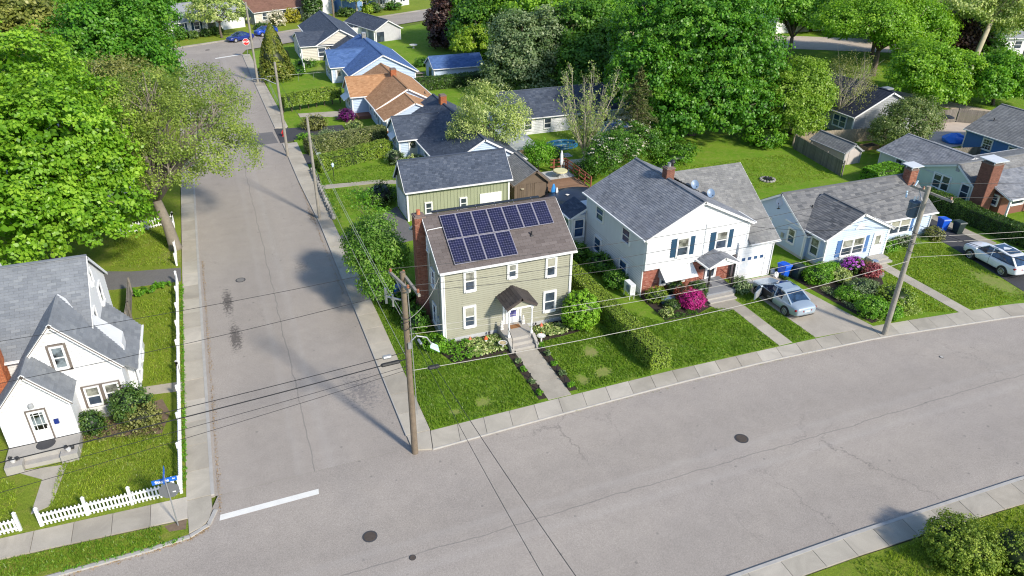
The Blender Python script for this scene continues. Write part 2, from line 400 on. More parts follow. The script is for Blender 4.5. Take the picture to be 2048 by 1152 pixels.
# ------------------------------------------------------------------ foliage
def leaf_object(name, pts, nrm, size, mat, tint, parent, asp=.75, core=None, kind=None):
    n = len(pts); g = RNG.normal(size=(n, 3)); t = np.cross(nrm, g); t /= np.linalg.norm(t, axis=1)[:, None]+1e-9
    b = np.cross(nrm, t); s = (size*RNG.uniform(.65, 1.35, n))[:, None] if np.isscalar(size) else size[:, None]
    nn = nrm/(np.linalg.norm(nrm, axis=1)[:, None]+1e-9)
    v = np.empty((n, 4, 3)); v[:, 0] = pts-t*s*.5; v[:, 2] = pts+t*s*.5-nn*s*.12; v[:, 1] = pts+b*s*.5*asp+nn*s*.12; v[:, 3] = pts-b*s*.5*asp+nn*s*.05
    off = OFF.get(parent, Vector((0, 0, 0))); v = v.reshape(-1, 3); tv = np.repeat(np.clip(tint, 0, 1), 4)
    faces = np.arange(n*4, dtype=np.int32); cv = []; cf = []
    if core:
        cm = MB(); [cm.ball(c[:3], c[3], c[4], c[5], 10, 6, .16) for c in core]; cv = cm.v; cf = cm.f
    me = bpy.data.meshes.new(name); nv = len(v)+len(cv); me.vertices.add(nv)
    allv = np.vstack([v, np.array(cv).reshape(-1, 3)]) if cv else v
    me.vertices.foreach_set('co', (allv-np.array(off)).astype(np.float32).ravel())
    lc = np.concatenate([faces, np.array([i+len(v) for f in cf for i in f], np.int32)]) if cf else faces
    me.loops.add(len(lc)); me.loops.foreach_set('vertex_index', lc.astype(np.int32))
    np_ = n+len(cf); me.polygons.add(np_); me.polygons.foreach_set('loop_start', np.arange(0, np_*4, 4, dtype=np.int32))
    me.update(calc_edges=True)
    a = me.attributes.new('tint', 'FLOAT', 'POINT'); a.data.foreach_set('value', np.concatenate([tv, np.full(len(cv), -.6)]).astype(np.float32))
    return link(name, me, mat, parent, kind)
def blob_points(lobes, nclump, per, cr, up=.35, inner=.25, flat=.6, bottom=-.55):
    """clumps of leaves over the skins of several overlapping ellipsoids"""
    lobes = np.array(lobes, float); w = (lobes[:, 3]*lobes[:, 4]+lobes[:, 3]*lobes[:, 5]+lobes[:, 4]*lobes[:, 5]); w /= w.sum()
    idx = RNG.choice(len(lobes), nclump*2, p=w); L = lobes[idx]; d = RNG.normal(size=(len(idx), 3)); d /= np.linalg.norm(d, axis=1)[:, None]
    keep = d[:, 2] > bottom; L = L[keep]; d = d[keep]
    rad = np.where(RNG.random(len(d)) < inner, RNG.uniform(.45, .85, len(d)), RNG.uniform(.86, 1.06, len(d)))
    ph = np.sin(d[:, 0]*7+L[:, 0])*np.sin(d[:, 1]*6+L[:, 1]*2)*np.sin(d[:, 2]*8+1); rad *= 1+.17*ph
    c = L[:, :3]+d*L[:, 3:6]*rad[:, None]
    inside = (np.sin(c[:, 0]*2.1+c[:, 2]*1.3)+np.sin(c[:, 1]*2.3-c[:, 2]*1.1+1)+np.sin(c[:, 2]*2.9+c[:, 0]*.7) < -.75) & (RNG.random(len(c)) < .8) & (L[:, 3] > 1.7)
    out = rad
    for q in lobes:
        inside |= (((c-q[:3])/q[3:6])**2).sum(1) < .42
    c = c[~inside][:nclump]; d = d[~inside][:nclump]; out = out[~inside][:nclump]
    ok = c[:, 2] > .12; c = c[ok]; d = d[ok]; out = out[ok]
    k = np.repeat(np.arange(len(c)), per); o = RNG.normal(size=(len(k), 3)); o /= np.linalg.norm(o, axis=1)[:, None]; o *= (RNG.random(len(k))**.4)[:, None]*cr; o[:, 2] *= flat
    p = c[k]+o; nr = d[k]*.55+np.array([0, 0, up])+o/cr*.45+RNG.normal(size=(len(k), 3))*.38
    nr /= np.linalg.norm(nr, axis=1)[:, None]
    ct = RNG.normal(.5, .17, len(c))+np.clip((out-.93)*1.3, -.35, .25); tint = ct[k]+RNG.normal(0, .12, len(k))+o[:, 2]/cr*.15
    return p, nr, tint
def limbs(m, base, fork, tips, r0, bend=.12, twigs=0, n=6, tr=.25):
    """trunk to the fork, then a tapered limb to every tip"""
    base = Vector(base); fork = Vector(fork); rng = random.Random(int(base.x*100))
    mid = base.lerp(fork, .5)+Vector((rng.uniform(-.1, .1), rng.uniform(-.1, .1), 0))
    m.tube([base-Vector((0, 0, .1)), base+Vector((0, 0, .25)), mid, fork], [r0*1.35, r0*1.05, r0*.9, r0*.75], 9)
    for t in tips:
        t = Vector(t); L = (t-fork).length; a = fork.lerp(t, .35)+Vector((rng.uniform(-1, 1), rng.uniform(-1, 1), rng.uniform(.2, 1)))*L*bend
        b = fork.lerp(t, .7)+Vector((rng.uniform(-1, 1), rng.uniform(-1, 1), rng.uniform(0, 1)))*L*bend*.7
        rr = r0*rng.uniform(.32, .5); m.tube([fork, a, b, t], [rr*1.1, rr*.8, rr*.5, rr*.15], n)
        for k in range(twigs):
            f = rng.uniform(.25, .95); q = (a.lerp(b, (f-.25)/.4) if f < .65 else b.lerp(t, (f-.65)/.35)); d = (t-fork).normalized()+Vector((rng.uniform(-1, 1), rng.uniform(-1, 1), rng.uniform(-.3, .9)))
            e = q+d.normalized()*L*tr*rng.uniform(.5, 1.2); mid2 = q.lerp(e, .5)+Vector((0, 0, L*.03)); m.tube([q, mid2, e], [rr*.28, rr*.18, rr*.06], 4, False)
def tree(label, base, crown, leaf, mat, clumps, per, cr, bark, trunk_r=.22, fork=None, name='leafy_tree', inner=.36, twigs=0, core=None, fill=None, up=.35, flat=.6, group=None, cat='tree', ntips=9, bottom=-.55, tr=.25, asp=.75):
    fill = (38 if core is None else 0) if fill is None else fill
    root = T(name, label, cat, (base[0], base[1], 0), group=group); rng = random.Random(len(label)*7+int(base[0]*10))
    zs = [c[2] for c in crown]; cz = sum(zs)/len(zs); low = min(c[2]-c[5] for c in crown)
    fk = fork or (base[0]*.6+crown[0][0]*.4, base[1]*.6+crown[0][1]*.4, max(1.2, low+.6))
    tips = []
    for i in range(ntips):
        c = crown[i % len(crown)]; th = rng.uniform(0, 6.28); e = rng.uniform(.1, .9)
        tips.append((c[0]+c[3]*.85*math.cos(th)*math.cos(e), c[1]+c[4]*.85*math.sin(th)*math.cos(e), c[2]+c[5]*.85*math.sin(e)))
    m = MB(); limbs(m, (base[0], base[1], 0), fk, tips, trunk_r, twigs=twigs, tr=tr); m.build('trunk', bark, root, smooth=True)
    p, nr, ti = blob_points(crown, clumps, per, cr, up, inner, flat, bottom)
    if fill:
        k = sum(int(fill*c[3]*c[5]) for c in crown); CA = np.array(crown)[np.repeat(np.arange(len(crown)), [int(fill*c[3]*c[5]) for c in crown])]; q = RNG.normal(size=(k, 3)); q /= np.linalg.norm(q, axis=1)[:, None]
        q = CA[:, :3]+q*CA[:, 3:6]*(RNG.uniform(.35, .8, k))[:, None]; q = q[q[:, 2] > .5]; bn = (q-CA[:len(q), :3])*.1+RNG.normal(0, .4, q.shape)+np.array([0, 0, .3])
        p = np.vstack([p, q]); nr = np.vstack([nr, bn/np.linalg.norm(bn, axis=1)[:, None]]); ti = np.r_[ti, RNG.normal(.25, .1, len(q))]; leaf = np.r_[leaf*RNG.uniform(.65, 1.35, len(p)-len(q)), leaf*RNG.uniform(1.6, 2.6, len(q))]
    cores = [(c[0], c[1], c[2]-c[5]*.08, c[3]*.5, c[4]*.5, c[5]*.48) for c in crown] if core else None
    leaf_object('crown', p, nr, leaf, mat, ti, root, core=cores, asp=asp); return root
def bush(label, x, y, rx, ry, h, mat, leaf=.09, n=2600, name='round_bush', cat='bush', group=None, zc=None, lumps=3, cr=.16, per=12, rough=1, asp=.75, z0=0):
    root = T(name, label, cat, (x, y, z0), group=group); zc = h*.5 if zc is None else zc
    crown = [(x, y, z0+zc, rx, ry, h-zc)]
    rng = random.Random(int(x*31+y*17))
    for i in range(lumps): a = rng.uniform(0, 6.28); crown.append((x+rx*.3*rough*math.cos(a), y+ry*.3*rough*math.sin(a), z0+zc*rng.uniform(.8, 1.05), rx*.74, ry*.74, (h-zc)*rng.uniform(.82, 1.0)))
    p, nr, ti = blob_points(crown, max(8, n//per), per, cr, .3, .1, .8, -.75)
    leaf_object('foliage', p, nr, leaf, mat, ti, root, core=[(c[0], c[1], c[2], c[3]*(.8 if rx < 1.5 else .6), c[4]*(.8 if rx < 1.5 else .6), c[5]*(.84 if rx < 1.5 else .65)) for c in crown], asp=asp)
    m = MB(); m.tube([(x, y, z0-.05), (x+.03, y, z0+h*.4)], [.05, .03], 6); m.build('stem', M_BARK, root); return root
def hedge(label, a, b, w, h, mat, n=9000, leaf=.08, z0=0, name='clipped_hedge', group=None, wob=.06, base_gap=0, legs=False):
    root = T(name, label, 'hedge', (a[0], a[1], 0), group=group)
    A = np.array([a[0], a[1], 0.]); B = np.array([b[0], b[1], 0.]); L = np.linalg.norm(B-A); u = (B-A)/L; s = np.array([-u[1], u[0], 0]); z = np.array([0, 0, 1.])
    hh = h-base_gap; ar = np.array([L*w, L*hh, L*hh, w*hh, w*hh]); fidx = RNG.choice(5, n, p=ar/ar.sum()); r1 = RNG.random(n); r2 = RNG.random(n)
    P_ = np.zeros((n, 3)); Nn = np.zeros((n, 3))
    for k in range(5):
        q = fidx == k; a1 = r1[q][:, None]; a2 = r2[q][:, None]
        if k == 0: P_[q] = A+u*L*a1+s*(a2-.5)*w+z*h; Nn[q] = z
        elif k in (1, 2): sg = 1 if k == 1 else -1; P_[q] = A+u*L*a1+s*sg*w/2+z*(base_gap+hh*a2); Nn[q] = s*sg
        else: sg = 1 if k == 3 else 0; P_[q] = A+u*L*sg+s*(a1-.5)*w+z*(base_gap+hh*a2); Nn[q] = u*(1 if sg else -1)
    al = P_@u; zz = P_[:, 2]; rnd = 1-.16*np.clip((zz-h*.7)/(h*.3), 0, 1)**2          # rounded shoulders
    mid = A+np.outer((P_-A)@u, u); P_[:, :2] = mid[:, :2]+(P_[:, :2]-mid[:, :2])*rnd[:, None]
    bumpy = np.sin(al*2.3+zz*1.7)*np.sin(al*5.1+2)*wob+np.sin(al*.7)*wob*.6; P_ += Nn*bumpy[:, None]+RNG.normal(0, .035, (n, 3))
    nr = Nn+RNG.normal(0, .45, (n, 3))+z*.2; nr /= np.linalg.norm(nr, axis=1)[:, None]
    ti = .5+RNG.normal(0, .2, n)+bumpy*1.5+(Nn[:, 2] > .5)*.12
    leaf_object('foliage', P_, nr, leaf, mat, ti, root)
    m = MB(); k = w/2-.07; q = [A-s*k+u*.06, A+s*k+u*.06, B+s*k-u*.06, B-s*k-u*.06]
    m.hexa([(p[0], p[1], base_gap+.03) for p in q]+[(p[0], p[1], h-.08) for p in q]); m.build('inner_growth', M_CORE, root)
    if legs:
        m = MB(); kk = int(L/1.0)
        for i in range(kk+1):
            c = A+u*L*i/kk; m.tube([(c[0], c[1], 0), (c[0]+.05, c[1], base_gap+.3)], [.07, .05], 5)
            for j in (-1, 1): m.tube([(c[0], c[1], .25), (c[0]+.3*j*u[0], c[1]+.3*j*u[1], base_gap+.3)], [.05, .03], 5)
        m.build('stems', M_BARK, root)
    return root
def flowerbed(label, pts, mat, name='plant_bed', h=.3, leaf=.13, cr=.16, per=10, cat='plants', kind='stuff', z0=.02):
    """low plants growing out of given spots"""
    c = np.array([(p[0], p[1], z0+h*.5) for p in pts]); k = np.repeat(np.arange(len(c)), per); o = RNG.normal(size=(len(k), 3)); o /= np.linalg.norm(o, axis=1)[:, None]; o *= (RNG.random(len(k))**.5)[:, None]*cr; o[:, 2] = np.abs(o[:, 2])*h/cr*.6
    nr = o*2+np.array([0, 0, .25])+RNG.normal(0, .2, o.shape); nr /= np.linalg.norm(nr, axis=1)[:, None]
    ob = leaf_object(name, c[k]+o, nr, leaf, mat, RNG.normal(.5, .25, len(k)), None, asp=.6, kind=kind); tag(ob, label, cat); return ob
def in_poly(p, poly):
    x, y = p; c = False; j = len(poly)-1
    for i in range(len(poly)):
        xi, yi = poly[i]; xj, yj = poly[j]
        if (yi > y) != (yj > y) and x < (xj-xi)*(y-yi)/(yj-yi)+xi: c = not c
        j = i
    return c
def scatter(poly, n, holes=()):
    xs = [p[0] for p in poly]; ys = [p[1] for p in poly]; out = []
    while len(out) < n:
        p = (random.uniform(min(xs), max(xs)), random.uniform(min(ys), max(ys)))
        if in_poly(p, poly) and not any(in_poly(p, h) for h in holes): out.append(p)
    return out
def rect(x0, x1, y0, y1): return [(x0, y0), (x1, y0), (x1, y1), (x0, y1)]
def grass(label, poly, dens, mat, z=.05, holes=(), h=.09, bald=()):
    area = abs(sum(poly[i][0]*poly[(i+1) % len(poly)][1]-poly[(i+1) % len(poly)][0]*poly[i][1] for i in range(len(poly))))/2
    P_ = np.array([p for p in scatter(poly, int(area*dens), holes) if not any(((p[0]-b[0])/b[2])**2+((p[1]-b[1])/b[3])**2 < random.uniform(.4, 1.1) for b in bald)])
    n = len(P_); k = 3; c = np.repeat(P_, k, 0)+RNG.normal(0, .03, (n*k, 2)); a = RNG.uniform(0, 6.28, n*k); hh = h*RNG.uniform(.5, 1.5, n*k)*(1+.35*np.sin(c[:, 0]*2.1)*np.sin(c[:, 1]*1.7)); w = .022
    lx = RNG.normal(0, .04, n*k); ly = RNG.normal(0, .04, n*k); v = np.empty((n*k, 3, 3))
    v[:, 0] = np.c_[c[:, 0]-np.cos(a)*w, c[:, 1]-np.sin(a)*w, np.full(n*k, z-.01)]; v[:, 1] = np.c_[c[:, 0]+np.cos(a)*w, c[:, 1]+np.sin(a)*w, np.full(n*k, z-.01)]; v[:, 2] = np.c_[c[:, 0]+lx, c[:, 1]+ly, z+hh]
    me = bpy.data.meshes.new('grass'); me.vertices.add(n*k*3); me.vertices.foreach_set('co', v.astype(np.float32).ravel()); me.loops.add(n*k*3); me.loops.foreach_set('vertex_index', np.arange(n*k*3, dtype=np.int32))
    me.polygons.add(n*k); me.polygons.foreach_set('loop_start', np.arange(0, n*k*3, 3, dtype=np.int32)); me.update(calc_edges=True)
    t = me.attributes.new('tint', 'FLOAT', 'POINT'); t.data.foreach_set('value', np.repeat(np.clip(RNG.normal(.5, .25, n*k), 0, 1), 3).astype(np.float32))
    o = link('grass', me, mat, None, 'stuff'); tag(o, label, 'grass'); return o
# ------------------------------------------------------------------ palette
M_BARK = plain('bark', (.13, .10, .075), .9, .35, 6, bmp=.6); M_PALEBARK = plain('pale_bark', (.36, .32, .25), .9, .3, 5, bmp=.5)
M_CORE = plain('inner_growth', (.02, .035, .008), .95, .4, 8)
M_DARKMETAL = plain('dark_metal', (.03, .03, .033), .45, .1); M_METAL = plain('galvanised', (.42, .43, .44), .45, .15, 8, metal=.6)
M_WHITE = plain('white_trim', (.78, .78, .77), .55, .06, 2); M_WSIDE = plain('white_siding', (.76, .77, .78), .6, .06, .8, fine=.12)
M_SAGE = plain('sage_siding', (.335, .33, .25), .65, .07, .8, fine=.15); M_SAGE2 = plain('sage_board', (.33, .355, .235), .65, .08, 1.2, fine=.15)
M_LBLUE = plain('light_blue_siding', (.52, .63, .78), .6, .06, .8, fine=.1); M_PGREEN = plain('pale_green_siding', (.62, .70, .58), .6, .06, .8, fine=.1)
M_BLUE = plain('strong_blue_siding', (.07, .2, .46), .6, .08, .8); M_GREYSIDE = plain('grey_siding', (.33, .34, .35), .65, .08, .8); M_CREAM = plain('cream_siding', (.62, .58, .50), .65, .08, 1)
M_WOLD = plain('worn_white_siding', (.74, .745, .75), .6, .08, .9, fine=.2)
M_GLASS = glassy('window_glass', (.045, .06, .085)); M_BLIND = glassy('glass_over_blind', (.34, .33, .27), .12, .15); M_CURT = glassy('glass_over_curtain', (.2, .2, .17), .12, .6)
M_DBLUEGLASS = glassy('blue_glass', (.03, .07, .16))
M_CONC = pieces('concrete', [(.44, .39, .315), (.50, .455, .375), (.40, .36, .295), (.55, .50, .42)], .85, .25, .35, .3, .6, 30)
M_CONC2 = plain('step_concrete', (0.416, 0.39, 0.351), .85, .15, 2, fine=.2, bmp=.2); M_KERB = plain('kerb_stone', (0.442, 0.423, 0.39), .8, .2, 3, fine=.2, bmp=.2)
M_FOUND = plain('foundation', (.50, .51, .52), .85, .15, 2)
M_RBROWN = pieces('brown_shingle', [(.125, .104, .098), (.165, .14, .132), (.14, .118, .112), (.185, .158, .15)], .85, .4, .15)
M_RGREY = pieces('grey_shingle', [(0.19, 0.203, 0.228), (0.294, 0.304, 0.327), (0.237, 0.247, 0.275), (0.342, 0.348, 0.361)], .85, .4, .45, .3, .8)
M_RGREY2 = pieces('weathered_grey_shingle', [(0.23, 0.23, 0.223), (0.284, 0.281, 0.27), (0.203, 0.203, 0.203), (0.317, 0.311, 0.297)], .85, .4, .35, .3, .6)
M_RMIX = pieces('mixed_grey_shingle', [(.10, .104, .112), (.20, .20, .202), (.14, .143, .15), (.235, .232, .228), (.17, .172, .176)], .85, .35, .15)
M_RDARK = pieces('slate_blue_shingle', [(.05, .065, .095), (.085, .105, .145), (.065, .083, .12), (.115, .135, .175)], .85, .4, .2)
M_RLEFT = pieces('blue_grey_shingle', [(.20, .215, .235), (.25, .265, .285), (.22, .235, .255), (.28, .295, .31)], .85, .35, .3, .3, .8)
M_ROR = pieces('tan_orange_shingle', [(.44, .235, .115), (.52, .29, .15), (.39, .205, .10), (.57, .33, .175)], .85, .4, .2)
M_RBLUE = pieces('blue_shingle', [(0.0715, 0.143, 0.338), (0.0975, 0.182, 0.403), (0.0585, 0.124, 0.286), (0.117, 0.208, 0.429)], .85, .4, .25)
M_RPALE = pieces('pale_grey_shingle', [(.30, .32, .34), (.35, .36, .38), (.27, .29, .31)], .85, .3, .2); M_RRED = pieces('red_brown_shingle', [(.19, .10, .07), (.24, .13, .09), (.21, .11, .08)], .85, .4, .3)
M_BRICK = pieces('red_brick', [(.34, .12, .085), (.42, .17, .125), (.27, .085, .06), (.50, .26, .20)], .85, .3, .15); M_BRICKB = pieces('brown_brick', [(.22, .10, .07), (.27, .12, .085), (.18, .08, .06)], .85, .3, .2)
M_BRICKO = pieces('orange_brick', [(.42, .13, .055), (.5, .18, .08), (.34, .10, .05)], .85, .3, .15)
M_MORTAR = plain('mortar', (.40, .36, .32), .9, .15, 5); M_MORTARD = plain('dark_mortar', (.19, .14, .12), .9, .15, 5)
M_WOODP = plain('pole_wood', (.24, .185, .13), .9, .35, 4, fine=.5, bmp=.6); M_WOODG = plain('grey_pole_wood', (.36, .33, .28), .9, .25, 4, fine=.5, bmp=.6)
M_FENCE = pieces('grey_fence_board', [(0.221, 0.195, 0.163), (0.286, 0.254, 0.215), (0.182, 0.163, 0.137)], .9, .4, .4); M_DECKW = pieces('deck_board', [(.26, .15, .09), (.33, .2, .125), (.21, .12, .07)], .85, .35, .3)
M_REDW = plain('red_stained_wood', (.28, .09, .05), .8, .2); M_BARN = pieces('weathered_board', [(.15, .11, .08), (.2, .15, .11), (.12, .09, .07)], .9, .4, .4)
M_BLACK = plain('black_plastic', (.018, .018, .02), .5, .1); M_BIN = plain('blue_bin', (.01, .10, .62), .45, .08); M_BIND = plain('dark_green_bin', (.018, .035, .032), .5, .1)
M_RED = plain('red_paint', (.6, .02, .02), .5, .1); M_SIGNB = plain('sign_blue', (.01, .12, .5), .5, .05); M_SIGNG = plain('sign_back', (.17, .18, .19), .5, .1, metal=.3)
M_MULCH = plain('dark_mulch', (.055, .038, .028), .95, .5, 9, fine=.6, bmp=.8); M_DIRT = plain('dry_soil', (.24, .17, .11), .95, .35, 6, fine=.5, bmp=.6)
M_STONE = pieces('field_stone', [(.3, .29, .27), (.38, .37, .34), (.24, .23, .21)], .9, .3, .3)
M_TARP = plain('dark_cover', (.022, .032, .06), .35, .35, 1.5); M_BTARP = plain('bright_blue_tarp', (.02, .2, .75), .4, .2, 3)
M_SHUT = plain('navy_shutter', (.012, .055, .11), .6, .1); M_SHUT2 = plain('blue_shutter', (.07, .16, .36), .6, .1)
M_VIOLET = plain('violet_door', (.13, .12, .33), .5, .08)
M_WIRE = plain('cable_black', (.02, .02, .022), .6, .1); M_WIREG = plain('cable_grey', (.40, .38, .34), .6, .1)

# foliage tones
L_MAPLE = leafmat('maple_leaf', (0.085, 0.221, 0.0102), (0.196, 0.399, 0.0238), (0.357, 0.561, 0.051), .4)
L_DEEP = leafmat('deep_green_leaf', (.035, .12, .012), (.085, .22, .022), (.18, .34, .04))
L_FRESH = leafmat('fresh_green_leaf', (0.068, 0.204, 0.0102), (0.145, 0.357, 0.0204), (0.272, 0.493, 0.051), .38)
L_OLIVE = leafmat('olive_leaf', (0.119, 0.145, 0.034), (0.221, 0.246, 0.0595), (0.357, 0.348, 0.119), .3)
L_GREYG = leafmat('grey_green_leaf', (0.072, 0.136, 0.048), (0.16, 0.248, 0.096), (0.352, 0.416, 0.224), .3)
L_LIME = leafmat('lime_leaf', (0.153, 0.272, 0.017), (0.289, 0.442, 0.034), (0.459, 0.578, 0.085), .42)
L_CREAMY = leafmat('cream_edged_leaf', (0.096, 0.208, 0.04), (0.304, 0.4, 0.112), (0.88, 0.88, 0.512), .25)
L_PALE = leafmat('pale_green_leaf', (0.17, 0.272, 0.051), (0.374, 0.476, 0.136), (0.714, 0.748, 0.34), .35)
L_HEDGE = leafmat('hedge_leaf', (0.0595, 0.119, 0.0136), (0.17, 0.281, 0.0255), (0.34, 0.425, 0.0595), .25); L_HEDGED = leafmat('dark_hedge_leaf', (0.0192, 0.056, 0.0096), (0.0512, 0.12, 0.016), (0.136, 0.224, 0.032), .25)
L_YEW = leafmat('yew_leaf', (0.024, 0.072, 0.016), (0.064, 0.136, 0.024), (0.144, 0.224, 0.04), .2); L_HEM = leafmat('hemlock_leaf', (0.048, 0.072, 0.032), (0.112, 0.136, 0.048), (0.224, 0.224, 0.08), .2)
L_PINK = leafmat('magenta_blossom', (.38, .012, .13), (.60, .02, .26), (.72, .06, .38), .2); L_ROSE = leafmat('rose_blossom', (.25, .05, .06), (.45, .1, .12), (.6, .2, .22), .2)
L_PURP = leafmat('purple_blossom', (.3, .03, .42), (.5, .08, .62), (.66, .2, .75), .2); L_PLUM = leafmat('plum_blossom', (.07, .005, .07), (.14, .01, .13), (.2, .02, .19), .15)
L_COPPER = leafmat('copper_leaf', (.018, .01, .012), (.045, .022, .02), (.10, .05, .035), .2); L_WHITEF = leafmat('white_blossom', (.25, .3, .12), (.65, .6, .48), (.85, .8, .72), .2)
L_GIANT = leafmat('giant_maple_leaf', (.035, .13, .008), (.085, .26, .018), (.19, .38, .035), .35); L_WOOD = leafmat('far_leaf', (0.032, 0.104, 0.0128), (0.08, 0.208, 0.024), (0.16, 0.304, 0.048)); L_GRASS = leafmat('grass_blade', (.09, .20, .016), (.165, .29, .025), (.28, .39, .06), .3); L_GRASSY = leafmat('grass_blade_light', (0.15, 0.255, 0.0225), (0.255, 0.36, 0.033), (0.39, 0.465, 0.075), .3)

def lawn_material(name, a, b, c, patches=()):
    m, nt, p = new_mat(name); v = wpos(nt)
    col = mixc(nt, ramp(nt, noise(nt, .35, 4, .6, v), [(.35, 0), (.65, 1)]), a, b)
    col = mixc(nt, ramp(nt, noise(nt, 1.6, 5, .65, v, .5), [(.48, 0), (.72, .8)]), col, c)
    col = mixc(nt, .75, col, ramp(nt, noise(nt, 22, 5, .75, v), [(.32, (.3, .34, .3)), (.5, (.85, .85, .8)), (.7, (1.5, 1.4, 1.2))]), 'MULTIPLY')
    for (x, y, rx, ry) in patches:
        mp = N(nt, 'ShaderNodeMapping'); mp.inputs['Location'].default_value = (-x/rx, -y/ry, 0); mp.inputs['Scale'].default_value = (1/rx, 1/ry, 0); nt.links.new(v, mp.inputs[0])
        ln = N(nt, 'ShaderNodeVectorMath', operation='LENGTH'); nt.links.new(mp.outputs[0], ln.inputs[0])
        ad = N(nt, 'ShaderNodeMath', operation='MULTIPLY_ADD'); nt.links.new(noise(nt, 3.5, 5, .7, v), ad.inputs[0]); ad.inputs[1].default_value = 3.4; nt.links.new(ln.outputs['Value'], ad.inputs[2])
        col = mixc(nt, ramp(nt, ad.outputs[0], [(.0, 1), (.86, 1), (1.0, 0)]) if False else ramp(nt, N_sub(nt, ad.outputs[0], 1.7), [(.5, .45), (1.0, 0)]), col, (.33, .29, .13))
    nt.links.new(col, p.inputs['Base Color']); p.inputs['Roughness'].default_value = .95; p.inputs['Specular IOR Level'].default_value = .1
    bump(nt, p, noise(nt, 25, 5, .8, v), 1, .05); return m
def N_sub(nt, s, k):
    n = N(nt, 'ShaderNodeMath', operation='SUBTRACT'); nt.links.new(s, n.inputs[0]); n.inputs[1].default_value = k; return n.outputs[0]
def asphalt(name, base, warm, crack=1.0, stains=(), seam=None):
    m, nt, p = new_mat(name); v = wpos(nt)
    col = mixc(nt, ramp(nt, noise(nt, .12, 5, .6, v, .4), [(.35, 0), (.65, 1)]), base, warm)
    col = mixc(nt, .32, col, ramp(nt, noise(nt, 1.1, 6, .7, v), [(.3, .75), (.7, 1.15)]), 'MULTIPLY')
    col = mixc(nt, .55, col, ramp(nt, noise(nt, 38, 3, .8, v), [(.3, .4), (.5, .95), (.72, 1.6)]), 'MULTIPLY')
    col = mixc(nt, .5, col, ramp(nt, noise(nt, 13, 4, .8, v), [(.32, .72), (.5, 1.0), (.7, 1.3)]), 'MULTIPLY')
    vs = N(nt, 'ShaderNodeTexVoronoi', Scale=.9); nt.links.new(v, vs.inputs['Vector']); col = mixc(nt, ramp(nt, vs.outputs['Distance'], [(.0, .55), (.05, .4), (.075, 0)]), col, (.12, .11, .105))
    if seam:
        sx = N(nt, 'ShaderNodeSeparateXYZ'); nt.links.new(v, sx.inputs[0]); ax, val = seam
        wob = N(nt, 'ShaderNodeMath', operation='MULTIPLY_ADD'); nt.links.new(noise(nt, .5, 5, .6, v), wob.inputs[0]); wob.inputs[1].default_value = .5; nt.links.new(sx.outputs[ax], wob.inputs[2])
        df = N_sub(nt, wob.outputs[0], val+.25); ab = N(nt, 'ShaderNodeMath', operation='ABSOLUTE'); nt.links.new(df, ab.inputs[0])
        col = mixc(nt, ramp(nt, ab.outputs[0], [(.0, .55), (.02, .45), (.035, 0)]), col, (.15, .14, .13)); col = mixc(nt, ramp(nt, ab.outputs[0], [(.0, 0), (.3, 0), (.75, .16), (1.0, 0)]), col, (.45, .42, .39))
    w = N(nt, 'ShaderNodeTexWave', Scale=.055, Distortion=3.0, Detail=4); w.bands_direction = 'X' if seam and seam[0] == 0 else 'Y'; nt.links.new(v, w.inputs['Vector'])
    col = mixc(nt, .22, col, ramp(nt, w.outputs[0], [(.2, .8), (.8, 1.12)]), 'MULTIPLY')
    if crack:
        vo = N(nt, 'ShaderNodeTexVoronoi', Scale=.13, feature='DISTANCE_TO_EDGE'); nz = N(nt, 'ShaderNodeTexNoise', Scale=.8, Detail=6, Roughness=.7)
        nt.links.new(v, nz.inputs['Vector']); mv = N(nt, 'ShaderNodeMix', data_type='VECTOR'); mv.inputs[0].default_value = .12
        nt.links.new(v, mv.inputs[4]); nt.links.new(nz.outputs['Color'], mv.inputs[5])
        sc = N(nt, 'ShaderNodeVectorMath', operation='MULTIPLY_ADD'); nt.links.new(nz.outputs['Color'], sc.inputs[0]); sc.inputs[1].default_value = (2.2, 2.2, 0); nt.links.new(v, sc.inputs[2])
        nt.links.new(sc.outputs[0], vo.inputs['Vector'])
        gate = ramp(nt, noise(nt, .09, 2, .5, v), [(.5, 0), (.62, .5)])
        line = ramp(nt, vo.outputs['Distance'], [(0, 1), (.0035, 0)])
        f = N(nt, 'ShaderNodeMath', operation='MULTIPLY'); nt.links.new(gate, f.inputs[0]); nt.links.new(line, f.inputs[1])
        col = mixc(nt, f.outputs[0], col, (.06, .055, .055))
    for (x, y, rx, ry, thr, c) in stains:
        mp = N(nt, 'ShaderNodeMapping'); mp.inputs['Location'].default_value = (-x/rx, -y/ry, 0); mp.inputs['Scale'].default_value = (1/rx, 1/ry, 0); nt.links.new(v, mp.inputs[0])
        ln = N(nt, 'ShaderNodeVectorMath', operation='LENGTH'); nt.links.new(mp.outputs[0], ln.inputs[0])
        a = N(nt, 'ShaderNodeMath', operation='MULTIPLY_ADD'); nt.links.new(noise(nt, 5.5, 8, .85, v), a.inputs[0]); a.inputs[1].default_value = -4.2; nt.links.new(ln.outputs['Value'], a.inputs[2])
        b = N(nt, 'ShaderNodeMath', operation='ADD'); nt.links.new(a.outputs[0], b.inputs[0]); b.inputs[1].default_value = thr+1.12
        col = mixc(nt, ramp(nt, b.outputs[0], [(.35, .7), (.5, 0)]), col, c)
    nt.links.new(col, p.inputs['Base Color']); p.inputs['Roughness'].default_value = .85; p.inputs['Specular IOR Level'].default_value = .25
    bump(nt, p, noise(nt, 45, 3, .8, v), .5, .012); return m
